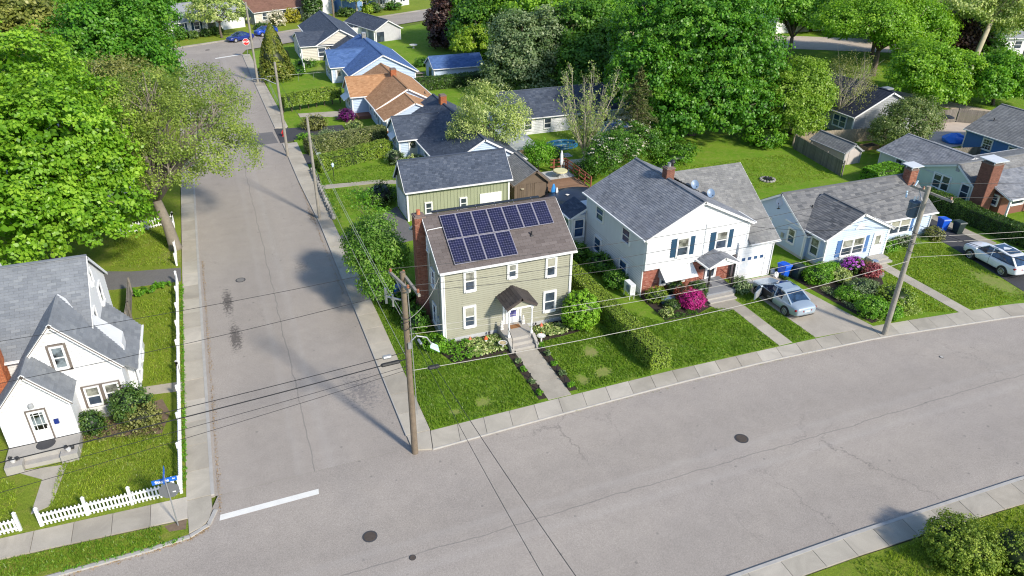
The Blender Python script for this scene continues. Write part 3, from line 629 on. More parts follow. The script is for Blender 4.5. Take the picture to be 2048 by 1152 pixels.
M_LAWN = lawn_material('lawn', (.14, .28, .02), (.20, .32, .03), (.28, .32, .07), [(10.47, 29.69)+(.55, .45), (8.75, 29.45)+(.4, .3), (18.0, 32.0, .5, .8), (17.74, 29.84)+(.7, .5), (17.94, 31.86)+(.5, .4), (16.28, 29.63)+(.4, .6), (48.4, 29.6, 1.1, 2.2), (11.20, 62.55)+(1.8, 1.5), (15.44, 109.63)+(2.5, 3.0)])
M_LAWNW = lawn_material('west_lawn', (.19, .27, .03), (.23, .30, .035), (.3, .3, .07), [(-4.79, 26.51)+(.8, .25), (-4.95, 53.73)+(1.0, 1.5)])
M_GROUND = lawn_material('ground_cover', (.12, .2, .03), (.16, .22, .035), (.22, .2, .07))
ST = [(-1.6, 45.6, .5, 2.6, .9, (.035, .03, .03)), (-1.4, 41.0, .55, 2.6, .9, (.035, .03, .03)), (5.6, 58, .5, 3, 1.0, (.10, .075, .05)), (4.6, 33, 2.5, 4, 1.2, (.15, .14, .14)), (3.6, 49, 1.2, 2.5, 1.25, (.14, .125, .11))]; M_ASPH = asphalt('road_asphalt', (.335, .298, .264), (.365, .323, .28), 1.0, ST, (1, 21.2)); M_ASPHS = asphalt('side_street_asphalt', (.335, .298, .264), (.365, .323, .28), 1.0, ST, (0, 1.35))
M_ASPHD = asphalt('dark_asphalt', (.055, .056, .062), (.08, .08, .085), 0); M_ASPHM = asphalt('driveway_asphalt', (.15, .145, .145), (.18, .17, .165), 0)
M_DRIVEC = pieces('driveway_concrete', [(0.432, 0.384, 0.324), (0.48, 0.432, 0.36)], .85, .25, .35, .25, .5, 30)
M_PAINT = plain('road_paint', (.86, .84, .78), .6, .1, 3, fine=.3); M_TAN = plain('packed_gravel', (.6, .5, .4), .95, .2, 1, fine=.35)

# ------------------------------------------------------------------ ground
def sheet(name, pts, z, mat, skirt=None, kind='structure', parent=None):
    m = MB(); b = skirt if skirt is not None else None
    if b is None: m.poly([(p[0], p[1], z) for p in pts])
    else: m.prism(pts, b, z)
    return m.build(name, mat, parent, kind=kind)
sheet('ground', [(-900, -700), (1100, -700), (1100, 1300), (-900, 1300)], -.12, M_GROUND)
NK = [(-80, 25.2), (-9.6, 25.3), (-5.8, 25.35), (-4.2, 25.5), (-3.45, 25.9), (-3.12, 26.7)]               # kerb of the north side, west of the side street
NE = [(5.8, 27.7), (6.1, 27.15), (6.9, 26.95), (13.2, 27.15), (20.8, 27.35), (27.5, 27.3), (35.6, 26.9), (46.0, 25.65), (60, 22.6), (90, 12)]
SK = [(-80, 15.3), (15.7, 15.6), (22.1, 15.55), (32.5, 15.3), (46, 13.2), (60, 9.6), (90, -2)]
side_w = [(-3.12, 27.3), (-3.15, 56), (-3.1, 90), (-3.05, 124), (-4.5, 131)]; side_e = [(5.8, 27.3), (5.85, 56), (5.5, 70), (5.3, 84), (4.95, 105), (4.7, 124)]
sheet('main_road', [(-80, 14.9)]+[(p[0], p[1]-.4) for p in SK[1:]]+[(120, 2), (120, 12)]+[(p[0], p[1]+.5) for p in NE[:0:-1]]+[(5, 27.62), (-3, 27.62)]+[(p[0], p[1]+.5) for p in NK[:-1][::-1]], -.008, M_ASPH)
sheet('side_street', [(-3.4, 27.62), (6.1, 27.62), (6.1, 70), (5.6, 90), (5.2, 110), (4.9, 125), (9, 140), (2.5, 139), (-8, 133), (-3.4, 124)], -.004, M_ASPHS)
fx = lambda t, o: (-60+t*160-o*.47, 98+t*84+o*.883)
sheet('far_street', [fx(0, -4), fx(.62, -4.3), fx(1.1, -4.5), fx(1.1, 4.5), fx(0, 4)], -.002, M_ASPH)
sheet('dark_road_area', [(.6, 78.0), (5.2, 78.2), (5.0, 82.3), (2.2, 82.2)], .002, M_ASPHM)  # darker four-sided area lying just above the side street
E_BLOCK = [(7.2, 28.45), (13.7, 28.55), (21.5, 28.6), (28, 28.45), (36, 28.2), (46.5, 27.1), (60, 24.2), (110, 5), (170, 80), (120, 150), (40, 143), (28, 136), (12, 129.0), (5.9, 125.5), (6.3, 110), (6.7, 90), (7.0, 56)]
sheet('east_lawn', E_BLOCK, .03, M_LAWN, -.12); sheet('west_lawn', [(-4.3, 28.0), (-4.35, 60), (-4.3, 124), (-8, 127), (-90, 85), (-90, 28.0)], .03, M_LAWNW, -.12)
sheet('verge', [(-80, 25.45), (-9.6, 25.5), (-5.8, 25.55), (-4.25, 25.7), (-4.2, 26.55), (-11.3, 26.95), (-80, 27)], .03, M_LAWNW, -.12)
sheet('south_lawn', [(14, 14.5), (21.2, 14.45), (30.7, 14.05), (45, 11.8), (60, 8), (100, -8), (100, -60), (-60, -60), (-60, 14.5)], .03, M_LAWNW, -.12)
sheet('north_lawn', [fx(0, 5.2), fx(1.1, 5.2), (150, 260), (-160, 260), (-160, 90)], .03, M_LAWNW, -.12)
# pavements: a bed with separate slabs on it
def pavement(name, outer, inner, step, mat=M_CONC, z=.07, kerb=.05):
    bed = MB(); pts = outer+inner[::-1]; bed.prism(pts, -.12, z-.05); root = bed.build(name, M_KERB, None, kind='structure')
    def walk(pl):
        d = [0]
        for i in range(1, len(pl)): d.append(d[-1]+math.dist(pl[i], pl[i-1]))
        def at(t):
            q = t*d[-1]
            for i in range(1, len(pl)):
                if q <= d[i]+1e-9: f = (q-d[i-1])/(d[i]-d[i-1]+1e-9); return (pl[i-1][0]+(pl[i][0]-pl[i-1][0])*f, pl[i-1][1]+(pl[i][1]-pl[i-1][1])*f)
            return pl[-1]
        return at, d[-1]
    o, L = walk(outer); i_, _ = walk(inner); n = max(1, int(L/step))
    for k in range(n):
        a, b = k/n, (k+1)/n; e = .011/L; p = [o(a+e), o(b-e), i_(b-e), i_(a+e)]; dz = random.uniform(-.006, .006)
        m = MB(); m.prism(p, -.05, z+dz); m.build('slab', mat, root)
    if kerb:
        m = MB(); kk = 40
        for k in range(kk):
            a, b = o(k/kk), o((k+1)/kk); c = i_(k/kk); d = i_((k+1)/kk)
            f = lambda p, q, w: (p[0]-(q[0]-p[0])/max(.1, math.dist(p, q))*w, p[1]-(q[1]-p[1])/max(.1, math.dist(p, q))*w)
            m.prism([f(a, c, kerb), f(b, d, kerb), b, a], -.12, z+.012)
        m.build('kerb', M_KERB, root, kind='stuff')
    return root
pavement('sidewalk', [(6.9, 27.1), (13.2, 27.3), (20.8, 27.48), (27.5, 27.43), (35.6, 27.03), (46.0, 25.8), (60, 22.8), (90, 12.2)], [(7.15, 28.42), (13.7, 28.52), (21.5, 28.57), (28, 28.42), (36, 28.17), (46.5, 27.07), (60.4, 24.1), (90.5, 13.4)], 1.42)
pavement('sidewalk', [(5.95, 28.5), (5.98, 40), (6.0, 56), (5.7, 66), (5.6, 77.6)], [(7.15, 28.5), (7.2, 40), (7.0, 56), (7.05, 66), (7.0, 77.6)], 1.7)
pavement('sidewalk', [(5.45, 83.5), (5.3, 92), (5.1, 105), (4.85, 124)], [(6.8, 83.5), (6.65, 92), (6.3, 105), (5.95, 124)], 1.7)
m = MB(); m.prism([(5.95, 28.47), (5.95, 27.7), (6.2, 27.3), (6.87, 27.1), (7.12, 28.4), (7.1, 28.47)], -.12, .07); m.build('corner_slab', M_CONC, None, kind='structure')
pavement('sidewalk', [(-3.28, 27.7), (-3.3, 40), (-3.3, 56), (-3.25, 90), (-3.2, 123)], [(-4.3, 27.7), (-4.3, 40), (-4.3, 56), (-4.28, 90), (-4.28, 123)], 1.9, kerb=.15)
m = MB(); m.prism([(-3.28, 27.67), (-4.27, 27.67), (-4.22, 25.72), (-3.75, 25.85), (-3.4, 26.25), (-3.26, 26.9)], -.12, .07); m.build('corner_slab', M_CONC, None, kind='structure')
pavement('sidewalk', [(-4.25, 26.6), (-11.3, 27.0), (-30, 27.1)], [(-4.25, 27.95), (-11.3, 28.2), (-30, 28.25)], 1.5, kerb=False)
pavement('sidewalk', [(15.0, 15.42), (22.1, 15.4), (32.5, 15.15), (46, 13.05), (60, 9.4)], [(15.0, 14.55), (21.2, 14.5), (30.7, 14.1), (45.6, 11.9), (59.6, 8.2)], 1.6, kerb=.15)
pavement('sidewalk', [fx(.3, 4.35), fx(1.05, 4.35)], [fx(.3, 5.2), fx(1.05, 5.2)], 3, kerb=False)
# kerbstones beside the verge and the west walk
m = MB()
for a, b in zip(NK[:-1], NK[1:]): m.bar((a[0], a[1], 0), (b[0], b[1], 0), .16, .14)
m.build('kerb', M_KERB, None, kind='structure')
def slabs_strip(name, cx, w, y0, y1, n, mat, z=.055, ys=None):
    root = sheet(name, rect(cx-w/2, cx+w/2, y0, y1), z-.02, M_KERB, -.05)
    for k in range(n):
        a = y0+(y1-y0)*k/n+.01; b = y0+(y1-y0)*(k+1)/n-.01; m = MB(); m.box(cx-w/2, cx+w/2, a, b, -.02, z+random.uniform(-.004, .004)); m.build('slab', mat, root)
slabs_strip('front_walk', 14.42, 1.36, 28.62, 33.5, 3, M_CONC); slabs_strip('front_walk', 29.35, .98, 28.5, 33.0, 4, M_CONC); slabs_strip('front_walk', 42.95, .95, 27.4, 34.9, 5, M_CONC)
sheet('walk_apron', [(28.0, 33.02), (29.85, 33.02), (29.7, 34.1), (27.7, 34.1)], .052, M_CONC, -.05)
sheet('driveway', [(31.55, 28.45), (35.9, 28.15), (35.3, 31.5), (34.6, 36.1), (31.4, 36.1)], .05, M_DRIVEC, -.05)
sheet('driveway', [(48.9, 26.95), (52.3, 26.3), (53.2, 34), (53.4, 41.5), (51.1, 41.5), (50.4, 35)], .045, M_ASPHD, -.05)
sheet('driveway_strip', [(53.25, 34), (54.3, 34.2), (54.4, 41.5), (53.45, 41.5)], .055, M_CONC, -.05)
sheet('driveway', [(-4.4, 49.6), (-4.4, 51.7), (-7.6, 52.3), (-12, 54), (-12, 50.9), (-8.6, 49.9)], .05, M_ASPHM, -.05)
sheet('garage_apron', [(7.0, 49.5), (12.6, 50.5), (12.6, 57.3), (7.0, 53.0)], .05, M_ASPHM, -.05)
sheet('entry_path', [(7.1, 63.4), (7.1, 64.4), (12.5, 64.0), (15.9, 62.6), (15.9, 61.6), (12, 63.2)], .055, M_CONC, -.05)
sheet('driveway', [(5.4, 78.0), (5.3, 83.2), (9.2, 82.6), (12.5, 82.2), (12.5, 79.4), (9, 79.4)], .04, M_ASPHD, -.1)
sheet('driveway', [(6.1, 71.0), (6.9, 73.6), (8.6, 73.4), (8.2, 70.0)], .04, M_ASPHD, -.1)
sheet('driveway', [(8.54, 86.81), (8.52, 88.34), (13.88, 87.78), (13.96, 85.11)], .05, M_CONC, -.05)
sheet('entry_path', [(7.2, 35.6), (7.2, 35.0), (9.6, 35.0), (9.6, 35.6)], .05, M_CONC, -.05) if False else None
sheet('entry_path', [(-4.4, 36.4), (-4.4, 37.3), (-6.4, 37.5), (-6.4, 36.7)], .05, M_CONC, -.05)
sheet('entry_path', [(-9.84, 29.57), (-10.59, 29.30), (-10.44, 31.52), (-11.69, 32.53), (-9.49, 32.22)], .05, M_CONC, -.05)
sheet('garden_path', [(6.72, 93.09), (6.77, 91.90), (12.26, 96.10), (13.78, 97.69), (13.65, 98.82)], .05, M_CONC, -.05) if False else None
sheet('back_street', [(60, 117), (95, 97), (160, 60), (165, 68), (100, 108), (62, 127)], .06, M_TAN); sheet('back_path', [(78, 84), (81, 84), (89, 58), (86, 56)], .06, M_TAN)
sheet('back_yard_patio', [(68.5, 52.8), (79.5, 52.8), (82, 58), (78, 61), (70, 58)], .05, M_TAN, -.05)
# paint and metal on the road
def line(name, pts, mat=M_PAINT, z=.004): return sheet(name, pts, z, mat)
line('stop_line', [(-3.0, 26.02), (1.25, 26.08), (1.28, 26.42), (-2.95, 26.36)]); line('stop_line', [(.9, 122.3), (4.3, 123.9), (4.2, 124.5), (.8, 122.9)])
def manhole(x, y, r, label, mat=None):
    root = T('manhole_cover', label, 'manhole cover', (x, y, 0)); m = MB(); m.lathe((x, y, -.02), [(r*1.22, 0), (r*1.22, .028), (r, .03), (r, .022)], 28); m.build('ring', M_ASPHD, root)
    m = MB(); m.lathe((x, y, -.01), [(r*.96, 0), (r*.96, .026)], 28)
    for i in range(-3, 4):
        h = math.sqrt(max(0, (r*.85)**2-(i*r*.25)**2)); m.box(x-h, x+h, y+i*r*.25-.012, y+i*r*.25+.012, .015, .024); m.box(x+i*r*.25-.012, x+i*r*.25+.012, y-h, y+h, .015, .0235)
    m.build('lid', mat or plain('iron_lid', (.09, .07, .055), .6, .3, 8), root)
manhole(*(2.87, 22.82), .26, 'rusty round manhole cover in the main road below the stop line'); manhole(*(21.54, 22.36), .28, 'dark round manhole cover in the middle of the main road')
manhole(*(-0.60, 48.43), .27, 'pale ringed manhole cover in the side street beside oil stains', plain('pale_lid', (.2, .19, .18), .7, .2, 6)); manhole(*(4.26, 21.09), .12, 'small valve cap in the main road near the bottom edge'); manhole(*(37.12, 24.14), .11, 'small round valve cap near the right kerb of the main road', M_KERB)
manhole(*(-0.02, 129.49), .3, 'far manhole cover in the side street before the crossing')
# ================================================================== houses
def gutter_pipe(root, x, y, z0, z1, mat=None):
    m = MB(); m.tube([(x, y, z0), (x, y, z1)], .045, 6); m.build('downpipe', mat or M_WHITE, root)
def vent(root, x, y, z, h=.3, mat=None):
    m = MB(); m.lathe((x, y, z), [(.13, 0), (.08, .06), (.05, .08), (.05, h)], 10); m.build('vent_pipe', mat or M_BLACK, root)

# ---- main house, sage with solar panels
H = T('clapboard_house', 'two-storey sage green house with solar panels on its brown roof, on the corner lot', 'house', (10.15, 35.8, 0))
EZ, RZ = 4.98, 7.12; SL = (RZ-EZ)/3.3
def zroof(y): return EZ+(y-35.5)*SL
PX0, PW = 10.92, .97
def under_panel(p): return (PX0+.3 < p.x < PX0+PW*4-.3 and 36.0 < p.y < 38.4) or (PX0+.3 < p.x < PX0+PW*7-.3 and 37.35 < p.y < 38.4)
gable(H, 10.15, 18.3, 35.8, 41.8, EZ, RZ, 'X', M_SAGE, M_RBROWN, M_WHITE, ov=.3, rk=.2, found=M_FOUND, fz=.35, step=.125, tw=.52, th=.215, indiv=300, skip=under_panel)
M_BRICKM = pieces('chimney_brick', [(.30, .12, .075), (.36, .155, .10), (.24, .09, .06), (.40, .2, .14)], .85, .3, .3)
chimney(H, 9.5, 10.1, 38.7, 39.35, 0, 7.05, M_MORTARD, M_BRICKM, 'pot', plain('clay_pot', (.5, .17, .08), .8))
m = MB(); m.hexa([(9.46, 38.4, 0), (10.12, 38.4, 0), (10.12, 39.8, 0), (9.46, 39.8, 0), (9.46, 38.64, 1.3), (10.12, 38.64, 1.3), (10.12, 39.42, 1.3), (9.46, 39.42, 1.3)]); m.build('chimney_shoulder', M_BRICKB, H)
S = Wall(H, 'S', 35.8)
for (a0, a1, z0, z1, b) in ((11.52, 12.08, 3.42, 4.62, M_CURT), (14.22, 14.68, 3.8, 4.62, M_CURT), (16.68, 17.22, 3.42, 4.62, M_BLIND), (11.45, 12.05, .98, 2.28, M_BLIND), (16.6, 17.28, .98, 2.28, M_GLASS)):
    S.window(a0, a1, z0, z1, M_WHITE, M_GLASS, b, cas=.105)
W_ = Wall(H, 'W', 10.15)
for (a0, a1, z0, z1) in ((37.1, 37.65, 3.2, 4.2), (37.1, 37.65, .7, 1.9), (40.3, 40.8, 3.2, 4.2), (38.0, 38.35, 5.2, 5.9)): W_.window(a0, a1, z0, z1, M_WHITE, M_DBLUEGLASS, cas=.1)
gutter_pipe(H, 10.24, 35.72, .3, 4.9); gutter_pipe(H, 18.24, 35.72, .3, 4.9)
for (z, r) in ((1.2, .11), (.75, .13)): m = MB(); W_.wbox(m, 36.3, 36.6, z, z+.35, 0, .16); m.build('utility_meter', plain('meter_grey', (.32, .36, .4), .5), H)
m = MB(); m.tube([(10.05, 36.3, 1.5), (10.05, 36.3, 4.4), (10.05, 36.05, 4.7)], .025, 6); m.build('conduit', M_METAL, H)
m = MB(); m.tube([(10.0, 37.9, zroof(37.9)+.06), (11.2, 37.95, zroof(37.95)+.08)], .022, 6); m.tube([(10.0, 37.9, zroof(37.9)+.06), (10.02, 37.9, 3.2)], .022, 6); m.build('conduit', M_WHITE, H)
vent(H, *(16.05, 36.75), zroof(36.75)-.02, .28)
# panels: seven above four, standing just off the shingles
M_CELL = glassy('solar_cell', (.004, .004, .028), .35, .3); M_CELLB = plain('cell_backing', (.11, .11, .2), .4, .05); M_ALU = plain('panel_frame', (.36, .34, .37), .35, .05, metal=.3)
ups = Vector((0, 1, SL)).normalized(); nrm = Vector((0, -SL, 1)).normalized(); PHt = 1.71
cellm = MB()
for i in range(6):
    for j in range(10):
        x = .035+i*(PW-.085)/6; y = .035+j*(PHt-.09)/10; w = (PW-.085)/6-.013; h = (PHt-.09)/10-.013; c = .02
        cellm.poly([Vector((q[0], 0, 0))+ups*q[1]+nrm*.044 for q in ((x+c, y), (x+w-c, y), (x+w, y+c), (x+w, y+h-c), (x+w-c, y+h), (x+c, y+h), (x, y+h-c), (x, y+c))])
cell_me = cellm.mesh('cells'); fm = MB()
for (a, b, c, d) in ((0, .03, 0, PHt-.02), (PW-.04, PW-.01, 0, PHt-.02), (.03, PW-.04, 0, .03), (.03, PW-.04, PHt-.05, PHt-.02)):
    q = [Vector((x, 0, 0))+ups*y for x, y in ((a, c), (b, c), (b, d), (a, d))]; fm.hexa([p for p in q]+[p+nrm*.05 for p in q])
fr_me = fm.mesh('frame'); bm_ = MB(); q = [Vector((x, 0, 0))+ups*y for x, y in ((.03, .03), (PW-.04, .03), (PW-.04, PHt-.05), (.03, PHt-.05))]; bm_.hexa([p+nrm*.01 for p in q]+[p+nrm*.038 for p in q]); bk_me = bm_.mesh('solar_panel')
y_lo, y_hi = 35.76, 35.76+PHt*ups.y+.01
for row, n in ((0, 4), (1, 7)):
    for k in range(n):
        y0 = y_hi if row else y_lo
        o = link('solar_panel', bk_me, M_CELLB, H); o.location = Vector((PX0+k*PW, y0, zroof(y0)))+nrm*.09-OFF[H]
        link('frame', fr_me, M_ALU, o); link('cells', cell_me, M_CELL, o, kind='stuff')
m = MB()
for y in (36.1, 36.9, 37.5, 38.3):
    x1 = PX0+PW*(7 if y > 37.3 else 4); p = Vector((PX0-.03, y, zroof(y)))+nrm*.06; m.bar(p, p+Vector((x1-PX0+.05, 0, 0)), .04, .04, nrm)
for k in range(6): p = Vector((PX0+k*1.2, 38.75, RZ+.02)); m.bar(p, p+Vector((0, .25, .1)), .04)
m.build('mounting_rail', M_ALU, H)
m = MB(); a = Vector((PX0-.35, 38.98, RZ+.1)); m.bar(a, a+Vector((6.9, 0, 0)), .3, .05, (0, 0, 1)); m.build('ridge_rail', M_BLACK, H)
# porch
rp = Vector((14.42, 34.1, 3.24))
for s in (-1, 1):
    e = 1.0; A = (rp.x+s*e, 34.1, 2.66); B = (rp.x+s*e, 35.8, 2.66)
    roof_plane(H, A, B, (rp.x, 35.8, rp.z), (rp.x, 34.1, rp.z), pieces('porch_shingle', [(.06, .05, .047), (.09, .078, .072), (.075, .063, .06)], .85), .3, .2, .07, name='porch_roof', trim=plain('porch_edge', (.07, .055, .05), .7), edges='L')
m = MB(); v = [(13.62, 2.6), (15.22, 2.6), (14.42, 3.12)]; m.v += [(a, 34.2, z) for a, z in v]+[(a, 34.28, z) for a, z in v]; m.f += [(0, 1, 2), (5, 4, 3), (0, 3, 4, 1), (1, 4, 5, 2), (2, 5, 3, 0)]; m.build('porch_gable', M_SAGE, H)
for x in (13.62, 15.1): m = MB(); m.bar((x, 34.25, 2.58), (x, 35.78, 2.58), .1, .14); m.build('porch_beam', M_WHITE, H)
m = MB(); m.bar((13.57, 34.24, 2.55), (15.27, 34.24, 2.55), .1, .12); m.build('porch_beam', M_WHITE, H)
for x in (13.68, 15.12):
    m = MB(); m.box(x-.07, x+.07, 34.18, 34.32, .62, .8); m.box(x-.07, x+.07, 34.18, 34.32, 2.36, 2.49); m.lathe((x, 34.25, .8), [(.06, 0), (.05, .1), (.055, .6), (.042, 1.5), (.055, 1.56)], 10); m.build('porch_post', M_WHITE, H)
S.door(14.12, 14.82, .62, 2.2, M_WHITE, M_WHITE, plain('violet_glass', (.13, .125, .33), .15, .2), (.14, .28, .86, .95))
for x in (13.85, 14.95): m = MB(); S.wbox(m, x, x+.12, .62, 2.3, 0, .09); m.build('pilaster', M_WHITE, H)
m = MB(); S.wbox(m, 15.2, 15.62, 1.95, 2.2, .03, .07); sg = m.build('wall_plaque', M_WHITE, H); m = MB(); S.wbox(m, 15.36, 15.46, 2.03, 2.12, .065, .08); m.build('plaque_ornament', plain('ornament_green', (.03, .2, .1), .5), sg)
m = MB(); m.box(13.5, 15.3, 34.12, 35.78, 0, .6); m.build('porch_slab', M_CONC2, H)
for i, (y, z) in enumerate(((33.82, .42), (33.52, .22))): m = MB(); m.box(13.72, 15.08, y, 34.12 if i == 0 else 33.82, 0, z); m.build('step', M_CONC2, H)
for x in (13.52, 15.1):
    m = MB(); m.hexa([(x, 33.4, 0), (x+.18, 33.4, 0), (x+.18, 34.1, 0), (x, 34.1, 0), (x, 33.4, .3), (x+.18, 33.4, .3), (x+.18, 34.1, .68), (x, 34.1, .68)]); m.build('step_cheek', M_CONC2, H)
for x in (13.6, 15.2): m = MB(); m.tube([(x, 33.45, .28), (x, 33.45, .95), (x, 34.2, 1.35)], .016, 6); m.build('handrail', M_BLACK, H)

# ---- white two-storey house with brick front
H = T('brick_fronted_house', 'white two-storey house with navy shutters, red brick ground floor and attached garage', 'house', (24.1, 36.7, 0))
wt = 4.2
m = MB(); m.box(24.12, 31.85, 36.75, 44.8, 0, 2.1); m.build('ground_floor_wall', M_MORTAR, H)
gable(H, 24.05, 31.88, 36.42, 44.85, 4.42, 6.5, 'Y', M_WSIDE, M_RGREY, M_WHITE, ov=.3, rk=.22, rp=27.9, z0=2.1, step=.15, tw=.32, th=.16)
SB = Wall(H, 'S', 36.75); m = MB(); brick_face(m, SB, 24.14, 31.15, 0, 2.08, .21, .075, d=.02, holes=((25.5, 27.45, .62, 1.5), (29.05, 29.98, .3, 2.1))); m.build('brick_courses', M_BRICK, H, kind='stuff')
WW = Wall(H, 'W', 24.1); WW.siding([(36.8, .2), (44.8, .2), (44.8, 2.1), (36.8, 2.1)], M_WSIDE, .15, d=.055)
m = MB(); WW.wbox(m, 36.78, 44.8, -.05, .2, 0, .03); m.build('foundation', M_FOUND, H)
S = Wall(H, 'S', 36.42)
for (a0, a1) in ((26.3, 27.12), (29.32, 30.14)): S.window(a0, a1, 2.78, 4.02, M_WHITE, M_GLASS, M_CURT, cas=.1, shutters=M_SHUT)
for (a0, a1, z0, z1) in ((38.55, 39.5, 3.0, 3.95), (42.3, 43.3, 3.05, 4.0), (38.6, 39.5, .5, 1.55), (42.4, 43.3, .55, 1.6)): Wall(H, 'W', 24.05).window(a0, a1, z0, z1, M_WHITE, M_DBLUEGLASS, cas=.08)
SB.window(25.55, 27.4, .68, 1.42, M_WHITE, M_GLASS, M_BLIND, cas=.1, mode='one', cols=3, muntin=1)
m = MB(); SB.wbox(m, 25.35, 27.6, .48, .57, .02, .12); m.build('brick_sill', M_BRICKO, H)
# metal awning
m = MB(); m.hexa([(25.3, 35.75, 1.3), (27.85, 35.75, 1.3), (27.85, 36.75, 1.98), (25.3, 36.75, 1.98), (25.3, 35.75, 1.34), (27.85, 35.75, 1.34), (27.85, 36.75, 2.02), (25.3, 36.75, 2.02)]); aw = m.build('awning', M_WHITE, H)
for k in range(12): x = 25.36+k*.21; m = MB(); m.bar((x, 35.76, 1.35), (x, 36.74, 2.03), .03, .02); m.build('awning_rib', M_WHITE, aw)
for x in (25.32, 27.82): m = MB(); m.poly([(x, 35.76, 1.3), (x, 36.7, 1.95), (x, 36.7, 1.25)]); m.build('awning_cheek', plain('awning_grey', (.35, .42, .5), .6), aw)
SB.door(29.15, 29.88, .42, 1.98, M_WHITE, M_WHITE, M_GLASS, (.12, .08, .88, .94))
m = MB(); m.ball((29.5, 36.62, 1.5), .12, .05, .13, 8, 6, .4); m.build('door_wreath', plain('wreath_yellow', (.5, .38, .03), .8), H)
m = MB(); SB.wbox(m, 28.55, 28.95, 1.25, 1.45, .03, .15); m.build('mailbox', M_BLACK, H)
# porch roof of the brick house
for s in (-1, 1): roof_plane(H, (29.2+s*1.2, 34.95, 2.3), (29.2+s*1.2, 36.42, 2.3), (29.2, 36.42, 2.85), (29.2, 34.95, 2.85), M_RGREY, .3, .15, .07, name='porch_roof', trim=M_WHITE, edges='EL')
m = MB(); v = [(28.2, 2.22), (30.2, 2.22), (29.2, 2.72)]; m.v += [(a, 35.0, z) for a, z in v]+[(a, 35.08, z) for a, z in v]; m.f += [(0, 1, 2), (5, 4, 3), (0, 3, 4, 1), (1, 4, 5, 2), (2, 5, 3, 0)]; m.build('porch_gable', M_WHITE, H)
for x in (28.22, 30.12): m = MB(); m.box(x-.05, x+.05, 35.02, 35.12, .42, 2.2); m.build('porch_post', M_BLACK, H)
for x in (28.22, 30.15): m = MB(); m.bar((x, 35.05, 2.2), (x, 36.7, 2.2), .1, .12); m.build('porch_beam', M_WHITE, H)
m = MB(); m.box(27.95, 30.3, 34.75, 36.72, 0, .4); m.build('porch_slab', plain('painted_grey_concrete', (.26, .27, .29), .7, .1, 2, fine=.15), H)
for y0, z in ((34.42, .27), (34.1, .14)): m = MB(); m.box(27.85, 29.95, y0, 34.76 if z > .2 else 34.43, 0, z); m.build('step', M_CONC2, H)
for x in (28.1, 30.25):
    m = MB(); m.tube([(x, 35.1, 1.0), (x, 36.6, 1.0)], .018, 6)
    for k in range(9): m.tube([(x, 35.15+k*.17, .42), (x, 35.15+k*.17, 1.0)], .009, 4)
    m.build('railing', plain('rusty_iron', (.12, .04, .03), .7), H)
m = MB(); m.lathe((28.75, 35.9, .405), [(.36, 0), (.34, .015)], 20); m.build('door_mat', plain('grey_mat', (.09, .09, .1), .9), H)
# garage wing
wx0, wx1, wy0 = 31.92, 34.18, 36.25
m = MB(); m.v += [(wx0, wy0, 0), (wx0, 46.5, 0), (wx0, 46.5, 3.0), (wx0, 41.4, 6.35), (wx0, wy0, 2.95)]+[(wx1, wy0, 0), (wx1, 46.5, 0), (wx1, 46.5, 3.0), (wx1, 41.4, 6.35), (wx1, wy0, 2.95)]; m.f += [(0, 1, 2, 3, 4), (9, 8, 7, 6, 5)]+[(i, (i+1) % 5, 5+(i+1) % 5, 5+i) for i in range(5)]; m.build('garage_wall', M_WSIDE, H)
G1 = Wall(H, 'S', wy0); m = MB(); G1.wbox(m, 31.2, 31.95, 0, 2.95, -.4, -.005); m.build('garage_wall', M_WSIDE, H)
for pl in ([(31.2, 0), (31.42, 0), (31.42, 2.9), (31.2, 2.9)], [(33.6, 0), (34.18, 0), (34.18, 2.9), (33.6, 2.9)], [(31.42, 1.96), (33.6, 1.96), (33.6, 2.9), (31.42, 2.9)]): G1.siding(pl, M_WSIDE, .15)
Wall(H, 'E', wx1).siding([(wy0, .1), (46.5, .1), (46.5, 2.95), (41.4, 6.3), (wy0, 2.9)], M_WSIDE, .15)
m = MB(); G1.wbox(m, 31.36, 31.46, 0, 1.98, .0, .07); G1.wbox(m, 33.56, 33.66, 0, 1.98, 0, .07); G1.wbox(m, 31.46, 33.56, 1.9, 1.98, 0, .07); m.build('garage_frame', M_WHITE, H)
for k in range(4):
    m = MB(); G1.wbox(m, 31.46, 33.56, .02+k*.47, .02+k*.47+.455, .0, .035); pn = m.build('door_panel', M_WHITE, H)
    for i in range(4):
        a = 31.54+i*.505; m = MB()
        if k == 3: G1.wbox(m, a+.08, a+.36, 1.53, 1.76, .03, .045); m.build('pane', M_DBLUEGLASS, pn)
        else: G1.wbox(m, a+.03, a+.44, .1+k*.47, .1+k*.47+.3, .033, .043); m.build('recess', M_WSIDE, pn)
roof_plane(H, (31.95, 35.98, 2.88), (34.4, 35.98, 2.88), (34.4, 41.4, 6.6), (31.95, 41.4, 6.6), M_RGREY2, .32, .16, trim=M_WHITE, edges='ER')
roof_plane(H, (31.95, 38.2, 4.42), (31.95, 38.2, 4.42), (31.95, 41.4, 6.6), (28.2, 41.4, 6.6), M_RGREY2, .32, .16)
roof_plane(H, (28.2, 46.8, 2.88), (34.4, 46.8, 2.88), (34.4, 41.4, 6.6), (28.2, 41.4, 6.6), M_RGREY2, .32, .16, trim=M_WHITE, edges='R')
gutter_pipe(H, 34.1, 36.17, .1, 2.85); gutter_pipe(H, 24.0, 36.6, .1, 4.2); gutter_pipe(H, 28.4, 36.36, 2.1, 4.8)
chimney(H, 27.75, 28.35, 40.65, 41.2, 5.5, 7.1, M_MORTARD, M_BRICKB, 'pot', M_METAL)
